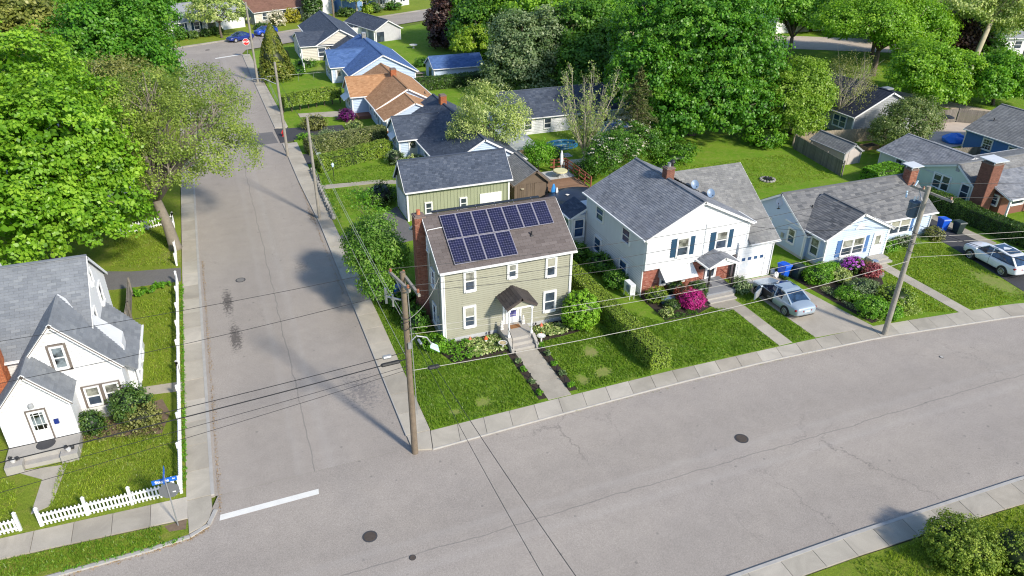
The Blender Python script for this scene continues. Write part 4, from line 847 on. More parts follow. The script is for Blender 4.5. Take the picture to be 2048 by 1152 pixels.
m = MB(); m.lathe((28.3, 40.95, 7.2), [(.12, 0), (.12, .25), (.2, .3), (.16, .42), (.02, .5)], 10); m.build('chimney_cowl', M_BLACK, [c for c in H.children if c.name.startswith('chimney')][0])
# lean-to at the back
m = MB(); m.box(22.9, 24.02, 45.0, 46.9, 0, 2.6); m.build('back_room_wall', M_WSIDE, H); Wall(H, 'W', 22.9).window(45.35, 46.55, .9, 2.3, M_WHITE, M_DBLUEGLASS, cas=.08); Wall(H, 'S', 45.0).window(23.1, 23.85, .9, 2.3, M_WHITE, M_DBLUEGLASS, cas=.06)
roof_plane(H, (22.65, 44.8, 2.55), (22.65, 47.1, 2.55), (24.05, 47.1, 3.25), (24.05, 44.8, 3.25), M_RDARK, .3, .16, .07, trim=M_WHITE, edges='EL')
m = MB(); m.box(24.1, 31.9, 44.8, 47.5, 0, 2.6); m.build('back_room_wall', M_WSIDE, H)
def dish(x, y, z, label, mat, parent_thing=None, az=200):
    root = T('satellite_dish', label, 'satellite dish', (x, y, z)); d = Vector((math.sin(R(az)), math.cos(R(az)), .75)).normalized(); s = d.cross(Vector((0, 0, 1))).normalized(); u = s.cross(d)
    m = MB(); c = Vector((x, y, z+.5))+d*.1; n = 18; b = len(m.v); m.v.append(tuple(c-d*.07))
    for ring, dz in ((.5, -.05), (1, 0)):
        for k in range(n): a = 2*math.pi*k/n; m.v.append(tuple(c+s*.27*ring*math.cos(a)+u*.33*ring*math.sin(a)+d*dz))
    for k in range(n): k2 = (k+1) % n; m.f += [(0, 1+k, 1+k2), (1+k, 1+n+k, 1+n+k2, 1+k2)]
    m.build('dish', mat, root, smooth=True); m = MB(); m.tube([(x, y, z-.05), (x, y, z+.32), tuple(c-d*.08)], .025, 6); m.bar((x-.12, y, z-.02), (x+.12, y, z-.02), .1, .04); m.build('mast', M_DARKMETAL, root)
    m = MB(); m.tube([tuple(c-u*.3), tuple(c-u*.26+d*.38)], .012, 5); m.bar(c-u*.28+d*.34, c-u*.24+d*.44, .05); m.build('receiver_arm', M_DARKMETAL, root)
M_DISH = plain('dish_blue_grey', (.16, .24, .36), .4, .1); M_DISHW = plain('dish_white', (.6, .62, .64), .4, .1)
dish(29.6, 39.9, 5.55, 'higher of two blue grey satellite dishes on the garage wing roof', M_DISH); dish(30.5, 39.2, 5.05, 'lower of two blue grey satellite dishes on the garage wing roof', M_DISH)
# heat pump beside it
Q = T('heat_pump', 'white outdoor heat pump on a stand beside the white house', 'heat pump', (23.3, 36.9, 0)); m = MB(); m.box(23.12, 23.5, 36.45, 37.3, .45, 1.15); m.build('casing', M_WHITE, Q)
m = MB(); fanc = Vector((23.1, 36.75, .8))
for r in (.26, .2, .14, .07): m.tube([fanc+Vector((-.012, r*math.cos(a), r*math.sin(a))) for a in [i*math.pi/10 for i in range(21)]], .008, 4)
m.build('fan_grille', M_METAL, Q); m = MB(); m.v += [tuple(fanc+Vector((.012, .25*math.cos(a), .25*math.sin(a)))) for a in [i*math.pi/10 for i in range(20)]]; m.f.append(tuple(range(20))); m.build('fan_opening', M_DISH, Q)
m = MB(); [m.tube([(x, y, 0), (x, y, .47)], .02, 5) for x in (23.15, 23.47) for y in (36.5, 37.25)]; m.bar((23.3, 36.4, .45), (23.3, 37.35, .45), .35, .03); m.build('stand', M_WHITE, Q)
S_ = Wall(Q, 'S', 36.45); m = MB(); [S_.wbox(m, 23.16, 23.46, .55+k*.06, .57+k*.06, 0, .01) for k in range(9)]; m.build('louvre', M_METAL, Q)

# ---- light blue ranch
H = T('ranch_house', 'light blue single-storey house with a gabled front wing and blue shutters', 'house', (38.0, 37.2, 0))
gable(H, 38.0, 50.3, 37.35, 43.2, 2.12, 4.15, 'X', M_LBLUE, M_RMIX, M_WHITE, ov=.35, rk=.2, found=M_FOUND, step=.15, tw=.42, th=.2, indiv=0)
gable(H, 38.35, 44.0, 35.6, 39.3, 2.42, 4.03, 'Y', M_LBLUE, M_RMIX, M_WHITE, ov=.35, rk=.2, found=M_FOUND, step=.15, tw=.42, th=.18, sides='SWE', rp=41.1)
S = Wall(H, 'S', 35.6); S.window(39.78, 41.75, .82, 2.05, M_WHITE, M_GLASS, M_CURT, cas=.09, cols=2, shutters=M_SHUT2)
S.door(42.7, 43.5, .38, 2.1, M_WHITE, M_WHITE, M_CURT, (.22, .5, .78, .9))
m = MB(); n = 9; pts = [(41.1+.42*math.cos(a), 2.75+.42*math.sin(a)) for a in [math.pi*i/n for i in range(n+1)]]; m.v += [S.pt(a, z, .02) for a, z in pts]+[S.pt(a, z, .08) for a, z in pts]; m.f += [tuple(range(n+1, 2*n+2))]+[(i, i+1, n+2+i, n+1+i) for i in range(n)]; m.build('gable_fan', M_WHITE, H)
Wall(H, 'W', 38.35).window(36.2, 36.95, .75, 2.0, M_WHITE, M_GLASS, M_CURT)
for (a0, a1, z0, z1) in ((38.3, 38.95, .85, 1.9), (41.0, 41.6, .85, 1.8)): Wall(H, 'W', 38.0).window(a0, a1, z0, z1, M_WHITE, M_DBLUEGLASS, M_CURT)
S2 = Wall(H, 'S', 37.35); S2.window(45.2, 48.1, .72, 1.82, M_WHITE, M_GLASS, M_BLIND, cols=3, shutters=M_SHUT2)
m = MB(); m.box(42.4, 43.9, 34.85, 35.58, 0, .34); m.build('step', M_CONC2, H); m = MB(); m.box(42.3, 44.0, 34.55, 34.86, 0, .18); m.build('step', M_CONC2, H)
chimney(H, 49.35, 50.1, 39.35, 40.0, 2.5, 4.75, M_MORTARD, M_BRICKM, 'slab', M_DISHW)
vent(H, 39.6, 38.9, 3.15, .35); gutter_pipe(H, 37.95, 37.2, .1, 2.2); gutter_pipe(H, 50.28, 37.25, .1, 2.1)
m = MB(); Wall(H, 'W', 38.0).wbox(m, 39.4, 39.65, .9, 1.25, 0, .14); m.build('utility_meter', M_METAL, H)
dish(37.85, 40.4, 2.9, 'round white satellite dish on the gable end of the light blue house', M_DISHW, az=230)
m = MB(); m.bar((38.2, 43.45, 2.15), (46, 43.6, 2.15), .3, .1); m.build('rear_awning', M_WHITE, H)

# ---- pale green house at the right edge
H = T('pale_green_house', 'pale green siding house with tall brick chimney near the right edge', 'house', (58.1, 40, 0))
gable(H, 58.1, 72, 40.1, 45.6, 2.0, 3.42, 'X', M_PGREEN, M_RGREY2, M_WHITE, ov=.35, rk=.2, rp=41.9, step=.15, sides='WS', tw=.35, th=.18)
gable(H, 58.45, 65, 43.5, 50.4, 1.95, 3.15, 'Y', M_PGREEN, M_RGREY, M_DISHW, ov=.3, rk=.25, step=.15, sides='WSN', tw=.33, th=.17, rp=61.6)
Wa = Wall(H, 'W', 58.1); Wa.window(42.3, 43.9, .75, 2.0, M_WHITE, M_GLASS, cols=2); Wa.window(40.35, 41.1, .6, 1.95, M_WHITE, M_GLASS); m = MB(); Wa.wbox(m, 41.75, 42.1, 2.75, 3.1, .02, .08); m.build('gable_vent', M_GREYSIDE, H)
Wall(H, 'W', 58.45).window(47.0, 48.5, 1.0, 1.75, M_WHITE, M_GLASS, cols=2)
chimney(H, 57.55, 58.7, 38.6, 39.7, 0, 4.4, M_MORTARD, M_BRICKB, 'slab', M_DISHW)
m = MB(); m.box(59, 71, 38.0, 40.05, 0, 1.9); m.build('porch_wall', M_BRICKB, H); Wall(H, 'S', 38.0).window(60.2, 61.6, .9, 1.75, M_WHITE, M_GLASS); Wall(H, 'W', 59.0).window(38.3, 39.5, .9, 1.7, M_WHITE, M_GLASS)
roof_plane(H, (58.5, 36.9, 2.0), (72, 36.9, 2.0), (72, 40.2, 3.1), (58.5, 40.2, 3.1), M_RGREY, .33, .17, trim=M_WHITE, edges='EL')
for x in (58.7, 62.5, 66): m = MB(); m.box(x-.07, x+.07, 37.0, 37.14, 0, 1.9); m.build('porch_post', M_WHITE, H)

# ---- strong blue house, far right
H = T('strong_blue_house', 'strong blue house with grey roof and white windows at the right edge', 'house', (71.8, 50, 0))
gable(H, 71.8, 80.2, 36, 52.2, 2.15, 4.3, 'Y', M_BLUE, M_RGREY2, M_WHITE, ov=.3, rk=.2, step=.16, sides='SWN', tw=.35, th=.2)
for a in (49.1, 46.3, 43.0): Wall(H, 'W', 71.8).window(a, a+.95, .75, 1.75, M_WHITE, M_GLASS, cas=.1, muntin=2)
vent(H, 73.6, 51, 3.0, .4); chimney(H, 75.6, 76.3, 45.5, 46.2, 3.6, 5.2, M_MORTARD, M_BRICKB)

# ---- white cottage at the left
H = T('steep_gabled_cottage', 'white cottage with steep front gables and a blue grey roof at the left edge', 'house', (-10, 35.5, 0))
sx0, sx1 = -19.5, -7.95; fy = 36.55; ey, ez, ry, rz = 36.15, 3.85, 40.4, 6.9; by = 44.6
m = MB(); m.v += [(sx0, fy, 0), (sx0, 44.3, 0), (sx0, 44.3, 4.0), (sx0, ry, 6.75), (sx0, fy, 4.0)]+[(sx1, fy, 0), (sx1, 44.3, 0), (sx1, 44.3, 4.0), (sx1, ry, 6.75), (sx1, fy, 4.0)]; m.f += [(0, 1, 2, 3, 4), (9, 8, 7, 6, 5)]+[(i, (i+1) % 5, 5+(i+1) % 5, 5+i) for i in range(5)]; m.build('wall', M_WOLD, H)
Wall(H, 'E', sx1).siding([(fy, .3), (44.3, .3), (44.3, 3.95), (ry, 6.7), (fy, 3.95)], M_WOLD, .17); Wall(H, 'S', fy).siding([(sx0, .3), (-7.95, .3), (-7.95, 3.95), (sx0, 3.95)], M_WOLD, .17)
roof_plane(H, (sx0, ey, ez), (sx1+.18, ey, ez), (sx1+.18, ry, rz), (sx0, ry, rz), M_RLEFT, .42, .165, trim=M_WHITE, edges='ER', indiv=300)
roof_plane(H, (sx0, by, ez), (sx1+.18, by, ez), (sx1+.18, ry, rz), (sx0, ry, rz), M_RLEFT, .42, .165, trim=M_WHITE, edges='R')
m = MB(); m.bar((sx0, ry, rz+.01), (sx1+.2, ry, rz+.01), .24, .04); m.build('ridge_cap', M_RLEFT, H)
for (a0, a1, z0, z1) in ((40.3, 40.9, 5.2, 5.9), (38.6, 39.3, 3.3, 4.4), (41.5, 42.3, 3.3, 4.4)): Wall(H, 'E', sx1).window(a0, a1, z0, z1, M_WHITE, M_GLASS)
# cross gable and its long right-hand slope over the side room
gx, gz, gy = -9.12, 6.0, 35.45
m = MB(); sl_ = 1.17; v = [(-10.75, 0), (-6.75, 0), (-6.75, gz-.12-(gx+6.75)*-sl_), (gx, gz-.12), (-10.75, gz-.12-(gx+10.75)*sl_)]
v[2] = (-6.75, gz-.12-(-6.75-gx)*sl_); b = len(m.v); m.v += [(a, gy, z) for a, z in v]+[(a, 38.5, z) for a, z in v]; m.f += [(0, 1, 2, 3, 4), (9, 8, 7, 6, 5)]+[(i, (i+1) % 5, 5+(i+1) % 5, 5+i) for i in range(5)]; m.build('wall', M_WOLD, H)
S = Wall(H, 'S', gy); S.siding([(v[0][0], .3), (v[1][0], .3), v[2], v[3], v[4]], M_WOLD, .17); m = MB(); S.wbox(m, -10.76, -6.74, -.05, .3, 0, .03); m.build('foundation', M_FOUND, H)
roof_plane(H, (-10.95, 35.2, gz-1.83*sl_), (-10.95, 38.0, gz-1.83*sl_), (gx, 38.0, gz), (gx, 35.2, gz), M_RLEFT, .35, .165, .08, trim=M_WHITE, edges='L')
for r_ in (): pass
rf = roof_plane(H, (-6.55, 35.2, gz-(gx+6.55)*-sl_*1), (-6.55, 36.6, gz-(-6.55-gx)*sl_), (gx, 38.2, gz), (gx, 35.2, gz), M_RLEFT, .35, .165, .08, trim=M_WHITE, edges='L')
M_TRIMD = plain('dark_trim', (.16, .13, .11), .8, .3, 8)
for s, ex in ((-1, -10.95), (1, -6.55)): m = MB(); m.bar((gx, 35.15, gz-.1), (ex, 35.15, gz-.1-abs(ex-gx)*sl_), .03, .05, (0, -1, 0)); m.build('rake_edge', M_TRIMD, H)
# side room: shed roof against the gable end
m = MB(); m.v += [(-7.95, 36.9, 0), (-6.45, 36.9, 0), (-6.45, 42.0, 0), (-7.95, 42.0, 0), (-7.95, 36.9, 3.1), (-6.45, 36.9, 2.0), (-6.45, 40.9, 2.0), (-7.95, 42.0, 3.1)]; m.f += [(3, 2, 1, 0), (4, 5, 6, 7), (0, 1, 5, 4), (1, 2, 6, 5), (2, 3, 7, 6), (3, 0, 4, 7)]; m.build('side_room_wall', M_WOLD, H)
roof_plane(H, (-6.2, 36.3, 2.0), (-6.2, 40.9, 2.0), (-7.9, 42.1, 3.3), (-7.9, 36.3, 3.3), M_RLEFT, .35, .165, .08, trim=M_WHITE, edges='E')
E_ = Wall(H, 'E', -6.45); E_.siding([(36.9, .3), (40.9, .3), (40.9, 1.9), (36.9, 1.9)], M_WOLD, .17); E_.window(37.3, 38.3, .7, 1.6, M_WHITE, M_GLASS); E_.window(39.2, 40.2, .7, 1.6, M_WHITE, M_GLASS)
M_DAMASK = glassy('patterned_curtain', (.1, .12, .13), .15, 1.0)
S.window(-9.42, -8.92, 3.42, 4.6, M_WHITE, M_DAMASK, cas=.06); m = MB(); [S.wbox(m, a, b_, z0, z1, 0, .065) for a, b_, z0, z1 in ((-9.6, -9.49, 3.28, 4.74), (-8.85, -8.74, 3.28, 4.74), (-9.49, -8.85, 4.67, 4.76), (-9.6, -8.74, 3.22, 3.33))]; m.build('bare_casing', M_TRIMD, H)
S.window(-8.58, -7.98, .95, 2.0, M_WHITE, M_GLASS, M_CURT, cas=.05); S.window(-7.72, -7.12, .95, 2.0, M_WHITE, M_GLASS, M_CURT, cas=.05); m = MB(); S.wbox(m, -8.75, -6.98, .8, 2.12, 0, .06); m.build('bare_casing', M_TRIMD, H)
# entry gable
ex, ezp, ey_ = -10.42, 4.5, 33.9; sl2 = 1.2
m = MB(); v = [(-12.0, .0), (-8.98, .0), (-8.98, ezp-.1-1.44*sl2), (ex, ezp-.1), (-12.0, ezp-.1-1.58*sl2)]; m.v += [(a, ey_, z) for a, z in v]+[(a, 35.6, z) for a, z in v]; m.f += [(0, 1, 2, 3, 4), (9, 8, 7, 6, 5)]+[(i, (i+1) % 5, 5+(i+1) % 5, 5+i) for i in range(5)]; m.build('entry_wall', M_WOLD, H)
S = Wall(H, 'S', ey_); S.siding([(v[0][0], .5), (v[1][0], .5), v[2], v[3], v[4]], M_WOLD, .17)
for s, q in ((-1, -12.25), (1, -8.8)): roof_plane(H, (q, 33.62, ezp-abs(q-ex)*sl2), (q, 35.44, ezp-abs(q-ex)*sl2), (ex, 35.44, ezp), (ex, 33.62, ezp), M_RLEFT, .35, .165, .08, name='entry_roof', trim=M_WHITE, edges='L'); m = MB(); m.bar((ex, 33.57, ezp-.1), (q, 33.57, ezp-.1-abs(q-ex)*sl2), .03, .05, (0, -1, 0)); m.build('rake_edge', M_TRIMD, H)
dr = S.door(-10.82, -10.08, .52, 2.3, M_TRIMD, M_WHITE, M_DAMASK, (.16, .38, .84, .92), cas=.06)
m = MB(); [S.wbox(m, a-.012, a+.012, 1.2, 2.16, .04, .09) for a in (-10.58, -10.33)]; [S.wbox(m, -10.7, -10.2, z-.012, z+.012, .04, .089) for z in (2.05, 1.5)]; m.build('glazing_bar', M_WHITE, dr)
m = MB(); m.lathe(S.pt(-10.52, 2.5, .12), [(.05, 0), (.13, .05), (.12, .2), (.04, .26)], 10); m.build('porch_light', M_GREYSIDE, H); m = MB(); S.wbox(m, -9.85, -9.65, 1.35, 1.6, .02, .12); m.build('mailbox', plain('navy_box', (.01, .03, .2), .4), H)
m = MB(); m.box(-12.0, -8.95, 32.9, 33.88, 0, .5); m.build('stoop', M_CONC2, H); m = MB(); m.box(-11.25, -9.75, 32.55, 32.91, 0, .26); m.build('step', M_CONC2, H)
for x in (-11.98, -9.7): m = MB(); m.box(x, x+.72, 32.35, 32.905, 0, .48); m.build('step_cheek', M_CONC2, H)
m = MB(); m.lathe((-10.42, 33.55, .505), [(.42, 0), (.4, .015)], 20); m.build('door_mat', plain('dark_mat', (.05, .05, .055), .9), H)
chimney(H, -12.55, -11.65, 35.55, 36.3, 0, 5.2, M_MORTARD, M_BRICKO)
m = MB(); m.lathe((-13.2, 42.0, 5.5), [(.02, 1.7), (.0, 1.71)], 4); m.v.clear(); m.f.clear(); m.hexa([(-12.9, 41.8, 5.2), (-12.0, 41.8, 5.2), (-12.0, 42.6, 5.2), (-12.9, 42.6, 5.2), (-12.5, 41.8, 7.15), (-12.4, 41.8, 7.15), (-12.4, 42.6, 7.15), (-12.5, 42.6, 7.15)]); m.build('rear_dormer', M_WOLD, H)
dish(-6.95, 37.1, 2.45, 'white satellite dish on the side roof of the cottage at the left', M_DISHW, az=150)

# ---- detached garage behind the main house
H = T('board_garage', 'green board and batten garage with slate blue roof behind the solar house', 'garage', (12.6, 53.9, 0))
gable(H, 12.75, 21.4, 54.0, 57.3, 2.62, 4.62, 'X', M_SAGE2, M_RDARK, M_WHITE, ov=.3, rk=.25, step=None, tw=.3, th=.15)
S = Wall(H, 'S', 54.0)
for k in range(30):
    a = 12.9+k*.287; m = MB(); S.wbox(m, a, a+.05, .15, 2.72, 0, .03); m.build('batten', M_SAGE2, H)
S.window(14.2, 14.68, .5, 1.4, M_WHITE, M_GLASS, cas=.08); S.window(17.15, 17.65, .5, 1.4, M_WHITE, M_GLASS, cas=.08)
m = MB(); S.wbox(m, 18.85, 20.75, 0, 1.55, 0, .06); m.build('door_frame', M_WHITE, H); m = MB(); S.wbox(m, 18.95, 20.65, 0, 1.47, .03, .075); m.build('garage_door', M_WHITE, H)
m = MB(); Wall(H, 'W', 12.75).wbox(m, 54.5, 56.9, 0, 1.9, 0, .06); m.build('garage_door', plain('white_door_paint', (.7, .72, .75), .5), H)

# ---- small weathered shed beside the garage
H = T('weathered_shed', 'weathered wooden shed with grey shingle roof beside the green garage', 'shed', (22.7, 54.6, 0))
gable(H, 22.3, 25.3, 54.8, 59.3, 1.6, 2.75, 'Y', M_BARN, M_RGREY2, M_BARN, ov=.2, rk=.25, rp=24.2, step=None, tw=.28, th=.15)
S = Wall(H, 'S', 54.8)
for k in range(15): a = 22.35+k*.195; m = MB(); S.wbox(m, a, a+.18, .05, 1.55, 0, .02+.01*(k % 2)); m.build('board', M_BARN, H)
m = MB(); m.lathe((22.95, 54.74, 1.15), [(.02, 0), (.16, .01), (.16, .03), (.02, .04)], 14); c = m.build('barn_plate', plain('cream_disc', (.6, .55, .4), .6), H)
m = MB(); S.wbox(m, 24.1, 25.2, 0, 1.5, .02, .05); m.build('shed_door', M_BARN, H)

# ---- long low carport roof and white house behind the yard
H = T('open_carport', 'grey flat-roofed carport with dark open front behind the weathered shed', 'carport', (26.5, 62.5, 0))
m = MB(); m.hexa([(25.2, 62.3, 1.9), (28.0, 62.3, 1.75), (28.6, 71, 1.75), (25.8, 71, 1.9), (25.2, 62.3, 1.98), (28.0, 62.3, 1.83), (28.6, 71, 1.83), (25.8, 71, 1.98)]); m.build('roof', plain('metal_roof', (.42, .44, .46), .5, .15, 2), H)
for x in (25.4, 26.6, 27.8): m = MB(); m.box(x-.08, x+.08, 62.4, 62.56, 0, 1.8); m.build('post', M_BARN, H)
m = MB(); m.box(25.4, 28.2, 66, 66.1, 0, 1.75); m.build('back_wall', M_BARN, H)
H = T('long_white_house', 'long white house with dark blue roof behind the paddling pool', 'house', (29, 72, 0))
gable(H, 28.5, 43.5, 72.0, 78.5, 1.9, 4.0, 'X', M_WSIDE, M_RDARK, M_WHITE, ov=.3, rk=.2, step=.16, sides='SW')
for a in (30.3, 32.6, 36.5, 39.6): Wall(H, 'S', 72.0).window(a, a+.8, .55, 1.6, M_WHITE, M_GLASS)
H = T('pool_house', 'low white outbuilding with blue roof half hidden by the hemlock', 'outbuilding', (37.5, 64, 0))
gable(H, 36.5, 41.5, 63.5, 67.5, 1.5, 2.6, 'X', M_WSIDE, M_RBLUE, M_WHITE, step=None)
Wall(H, 'S', 63.5).window(38.2, 39.0, .5, 1.3, M_WHITE, M_GLASS)

# ---- houses along the side street
H = T('blue_roofed_gable_house', 'pale blue house with dark slate roof and brick chimney behind two hedges', 'house', (15.9, 69, 0))
gable(H, 17.9, 25.3, 60.5, 76.5, 1.75, 4.05, 'Y', M_LBLUE, M_RDARK, M_WHITE, ov=.35, rk=.25, step=.16, sides='WS', rp=21.6)
gable(H, 15.9, 20.4, 69.3, 73.6, 1.85, 3.6, 'X', M_LBLUE, M_RDARK, M_WHITE, ov=.3, rk=.2, step=.16, sides='WS', rp=71.4)
Wa = Wall(H, 'W', 15.9); Wa.window(70.4, 71.7, .85, 1.75, M_WHITE, M_GLASS, cols=2); m = MB(); m.hexa([(15.3, 70.2, 1.65), (15.88, 70.2, 2.0), (15.88, 71.9, 2.0), (15.3, 71.9, 1.65), (15.3, 70.2, 1.69), (15.88, 70.2, 2.04), (15.88, 71.9, 2.04), (15.3, 71.9, 1.69)]); m.build('awning', M_DISHW, H)
Wall(H, 'S', 69.3).door(16.9, 17.6, .2, 1.75, M_WHITE, M_CREAM, M_CURT); m = MB(); m.tube([(17.2+.2*math.cos(a), 69.16, 1.3+.2*math.sin(a)) for a in [i*math.pi/8 for i in range(17)]], .05, 6); m.build('door_wreath', M_CORE, H)
for y in (62.5, 66): Wall(H, 'W', 17.9).window(y, y+1.2, .8, 1.6, M_WHITE, M_GLASS)
chimney(H, 21.3, 21.9, 72.8, 73.5, 3.4, 4.75, M_MORTARD, M_BRICKO); vent(H, 19.2, 65.5, 2.4, .3, M_WHITE)
H = T('orange_roofed_house', 'light blue house with tan orange shingle roof and stepped front wing', 'house', (14.4, 86, 0))
gable(H, 16.2, 23.0, 79.8, 92.5, 2.15, 4.15, 'Y', M_LBLUE, M_ROR, M_WHITE, ov=.35, rk=.3, step=.17, sides='WS', rp=19.6)
gable(H, 16.2, 22.4, 75.6, 79.8, 2.05, 3.65, 'Y', M_LBLUE, M_ROR, M_WHITE, ov=.35, rk=.2, step=.17, sides='WS', rp=19.3)
gable(H, 14.4, 19.5, 85.2, 89.6, 2.3, 4.05, 'X', M_LBLUE, M_ROR, M_WHITE, ov=.3, rk=.25, step=.17, sides='WS')
for y, z in ((83.2, .9), (81.2, .9), (80.1, .9), (77.5, .5)): Wall(H, 'W', 16.2).window(y, y+.75, z, 1.85, M_WHITE, M_GLASS)
Wa = Wall(H, 'W', 14.4); Wa.window(86.3, 88.3, .9, 1.8, M_WHITE, M_GLASS, cols=2); m = MB(); m.hexa([(13.6, 86.1, 1.6), (14.38, 86.1, 2.1), (14.38, 88.5, 2.1), (13.6, 88.5, 1.6), (13.6, 86.1, 1.65), (14.38, 86.1, 2.15), (14.38, 88.5, 2.15), (13.6, 88.5, 1.65)]); m.build('awning', M_DISHW, H)
m = MB(); m.box(14.6, 16.15, 83.6, 85.15, 0, .4); m.build('brick_stoop', M_BRICKB, H); m = MB(); m.box(16.1, 16.3, 75.5, 77.2, 0, .9); m.build('brick_base', M_BRICKO, H)
chimney(H, 19.3, 19.9, 86.0, 86.6, 3.5, 4.75, M_MORTARD, M_BRICKO); vent(H, 17.4, 80.9, 2.7, .25); vent(H, 22.0, 81.5, 2.9, .25)
H = T('bright_blue_roofed_house', 'pale house with bright blue shingle roof behind the orange roofed one', 'house', (14.8, 104, 0))
gable(H, 16.6, 25.0, 97.0, 111.5, 1.9, 4.3, 'Y', M_LBLUE, M_RBLUE, M_WHITE, ov=.35, rk=.3, step=.18, sides='WS')
gable(H, 14.85, 20.6, 101.6, 106.4, 2.1, 3.9, 'X', M_LBLUE, M_RBLUE, M_WHITE, ov=.3, rk=.25, step=.18, sides='WS')
Wall(H, 'W', 14.85).window(102.6, 105.4, .8, 1.75, M_WHITE, M_GLASS, cols=2, shutters=M_SHUT2); Wall(H, 'W', 16.6).window(98.5, 100.8, .7, 1.7, M_WHITE, M_GLASS, cols=2)
Wall(H, 'S', 101.6).door(15.4, 16.1, .2, 1.8, M_WHITE, M_WHITE, M_CURT); chimney(H, 20.6, 21.1, 108.5, 109, 3.8, 4.9, M_METAL, M_STONE); vent(H, 17.8, 99, 2.5, .25)
H = T('corner_cream_house', 'cream house with charcoal roof on the corner of the far street', 'house', (13, 116, 0))
gable(H, 15.3, 22.3, 116.3, 134.0, 2.2, 4.4, 'Y', M_CREAM, M_RDARK, M_WHITE, ov=.4, rk=.35, step=.2, sides='WS', rp=18.7)
gable(H, 12.9, 17.5, 116.3, 124.5, 2.2, 3.5, 'X', M_CREAM, M_RDARK, M_WHITE, ov=.3, rk=.2, step=.2, sides='WS')
gable(H, 17.2, 21.0, 113.4, 116.3, 1.8, 3.4, 'Y', M_CREAM, M_RDARK, M_WHITE, ov=.2, rk=.2, step=.2, sides='WS', rp=19.9)
Wall(H, 'S', 116.3).window(15.3, 16.4, .6, 1.8, M_WHITE, M_GLASS); Wall(H, 'W', 12.9).window(118, 120, .3, 1.7, M_WHITE, M_DISH)
H = T('porch_outbuilding', 'small grey outbuilding with posts and slate roof by the far street', 'outbuilding', (26.4, 127, 0), rot=R(16))
gable(H, 0, 4.6, 0, 10.5, 1.95, 3.4, 'Y', M_GREYSIDE, M_RDARK, M_WHITE, ov=.35, rk=.3, step=None, body=plain('pale_grey_siding', (.5, .5, .52), .7))
for y in (0.0, 2.4, 4.8, 7.2): m = MB(); m.box(-.35, -.15, y, y+.2, 0, 1.95); m.build('post', M_WHITE, H)
m = MB(); Wall(H, 'S', 0).wbox(m, .05, 1.5, 0, 1.6, .0, .04); m.build('dark_opening', M_GLASS, H); m = MB(); Wall(H, 'W', 0).wbox(m, .2, 9.8, .1, 1.6, .0, .04); m.build('porch_screen', M_DISH, H)
H = T('blue_roofed_shed', 'small pale blue shed with bright blue roof on the back lawn', 'shed', (28, 98, 0))
gable(H, 27.9, 34.8, 98.0, 101.8, 1.75, 3.0, 'X', M_LBLUE, M_RBLUE, M_WHITE, ov=.3, rk=.25, step=None)
m = MB(); Wall(H, 'W', 27.9).wbox(m, 99.3, 100.5, 0, 1.5, 0, .05); m.build('shed_door', M_GLASS, H)

# ---- houses across the far street (turned with it)
FA = R(27.7)
H = T('red_brown_roofed_house', 'grey and cream house with red brown roof across the far street', 'house', (9.0, 149.4, 0), rot=FA)
gable(H, 0, 14.5, 0, 9, 2.3, 5.2, 'X', M_CREAM, M_RRED, M_WHITE, ov=.4, rk=.4, step=.22, sides='S', tw=.5, th=.3); Wall(H, 'W', 0).siding([(0, .2), (9, .2), (9, 2.5), (4.5, 5), (0, 2.5)], M_GREYSIDE, .22, d=.05)
for a in (1.6, 6.0, 9.0, 12.4): Wall(H, 'S', 0).window(a, a+.9, .8, 2.0, M_WHITE, M_GLASS, cas=.12)
Wall(H, 'S', 0).door(8.0, 8.8, .2, 2.0, M_WHITE, M_WHITE, M_CURT); Wall(H, 'W', 0).window(2.2, 3.2, .9, 2.2, M_WHITE, M_GLASS); Wall(H, 'W', 0).window(4.4, 5.4, .9, 2.2, M_WHITE, M_GLASS)
H = T('pale_roofed_house', 'white house with pale grey roof and navy shutters at the top left', 'house', (-4.9, 141.2, 0), rot=FA)
gable(H, -9, 6.0, 0, 9, 2.4, 4.7, 'X', M_WSIDE, M_RPALE, M_WHITE, ov=.4, rk=.4, step=.22, sides='SE', tw=.5, th=.3)
gable(H, 5.5, 8.5, -1.2, 6, 2.2, 3.6, 'Y', M_WSIDE, M_RPALE, M_WHITE, ov=.3, rk=.3, step=None, z0=1.9)
for x in (5.6, 8.3): m = MB(); m.box(x-.1, x+.1, -1.2, -1.0, 0, 2.1); m.build('porch_post', M_WHITE, H)
gable(H, 8.5, 14, 1.0, 8, 2.2, 4.0, 'X', M_WSIDE, M_RPALE, M_WHITE, ov=.3, rk=.3, step=None)
for a in (-6, -2.6, 1.2, 3.9): Wall(H, 'S', 0).window(a, a+.95, .9, 2.1, M_WHITE, M_GLASS, cas=.1, shutters=M_SHUT)
H = T('corner_blue_house', 'tall light blue house beyond the far street near the top edge', 'house', (26.5, 158.5, 0), rot=FA)
M_MBLUE = plain('mid_blue_siding', (.2, .36, .62), .6, .08)
gable(H, 0, 8, 0, 10, 4.8, 7.5, 'Y', M_MBLUE, M_RGREY, M_WHITE, ov=.3, rk=.3, step=.22, sides='SW')
gable(H, 8, 17, -1, 8, 3.4, 5.5, 'X', M_WSIDE, M_RGREY, M_WHITE, ov=.3, rk=.3, step=.22, sides='S')
Wall(H, 'S', 0).window(5.2, 6.2, .8, 2.2, M_WHITE, M_GLASS, cas=.12); Wall(H, 'W', 0).window(2.5, 3.5, 2.6, 3.9, M_WHITE, M_GLASS, cas=.12)
for a in (9.0, 12.0, 14.6): Wall(H, 'S', -1).window(a, a+1.3, .8, 2.2, M_WHITE, M_GLASS, cas=.12, cols=2)
H = T('white_side_garage', 'small white garage beside the tall light blue house across the far street', 'garage', (22.0, 157.5, 0), rot=FA)
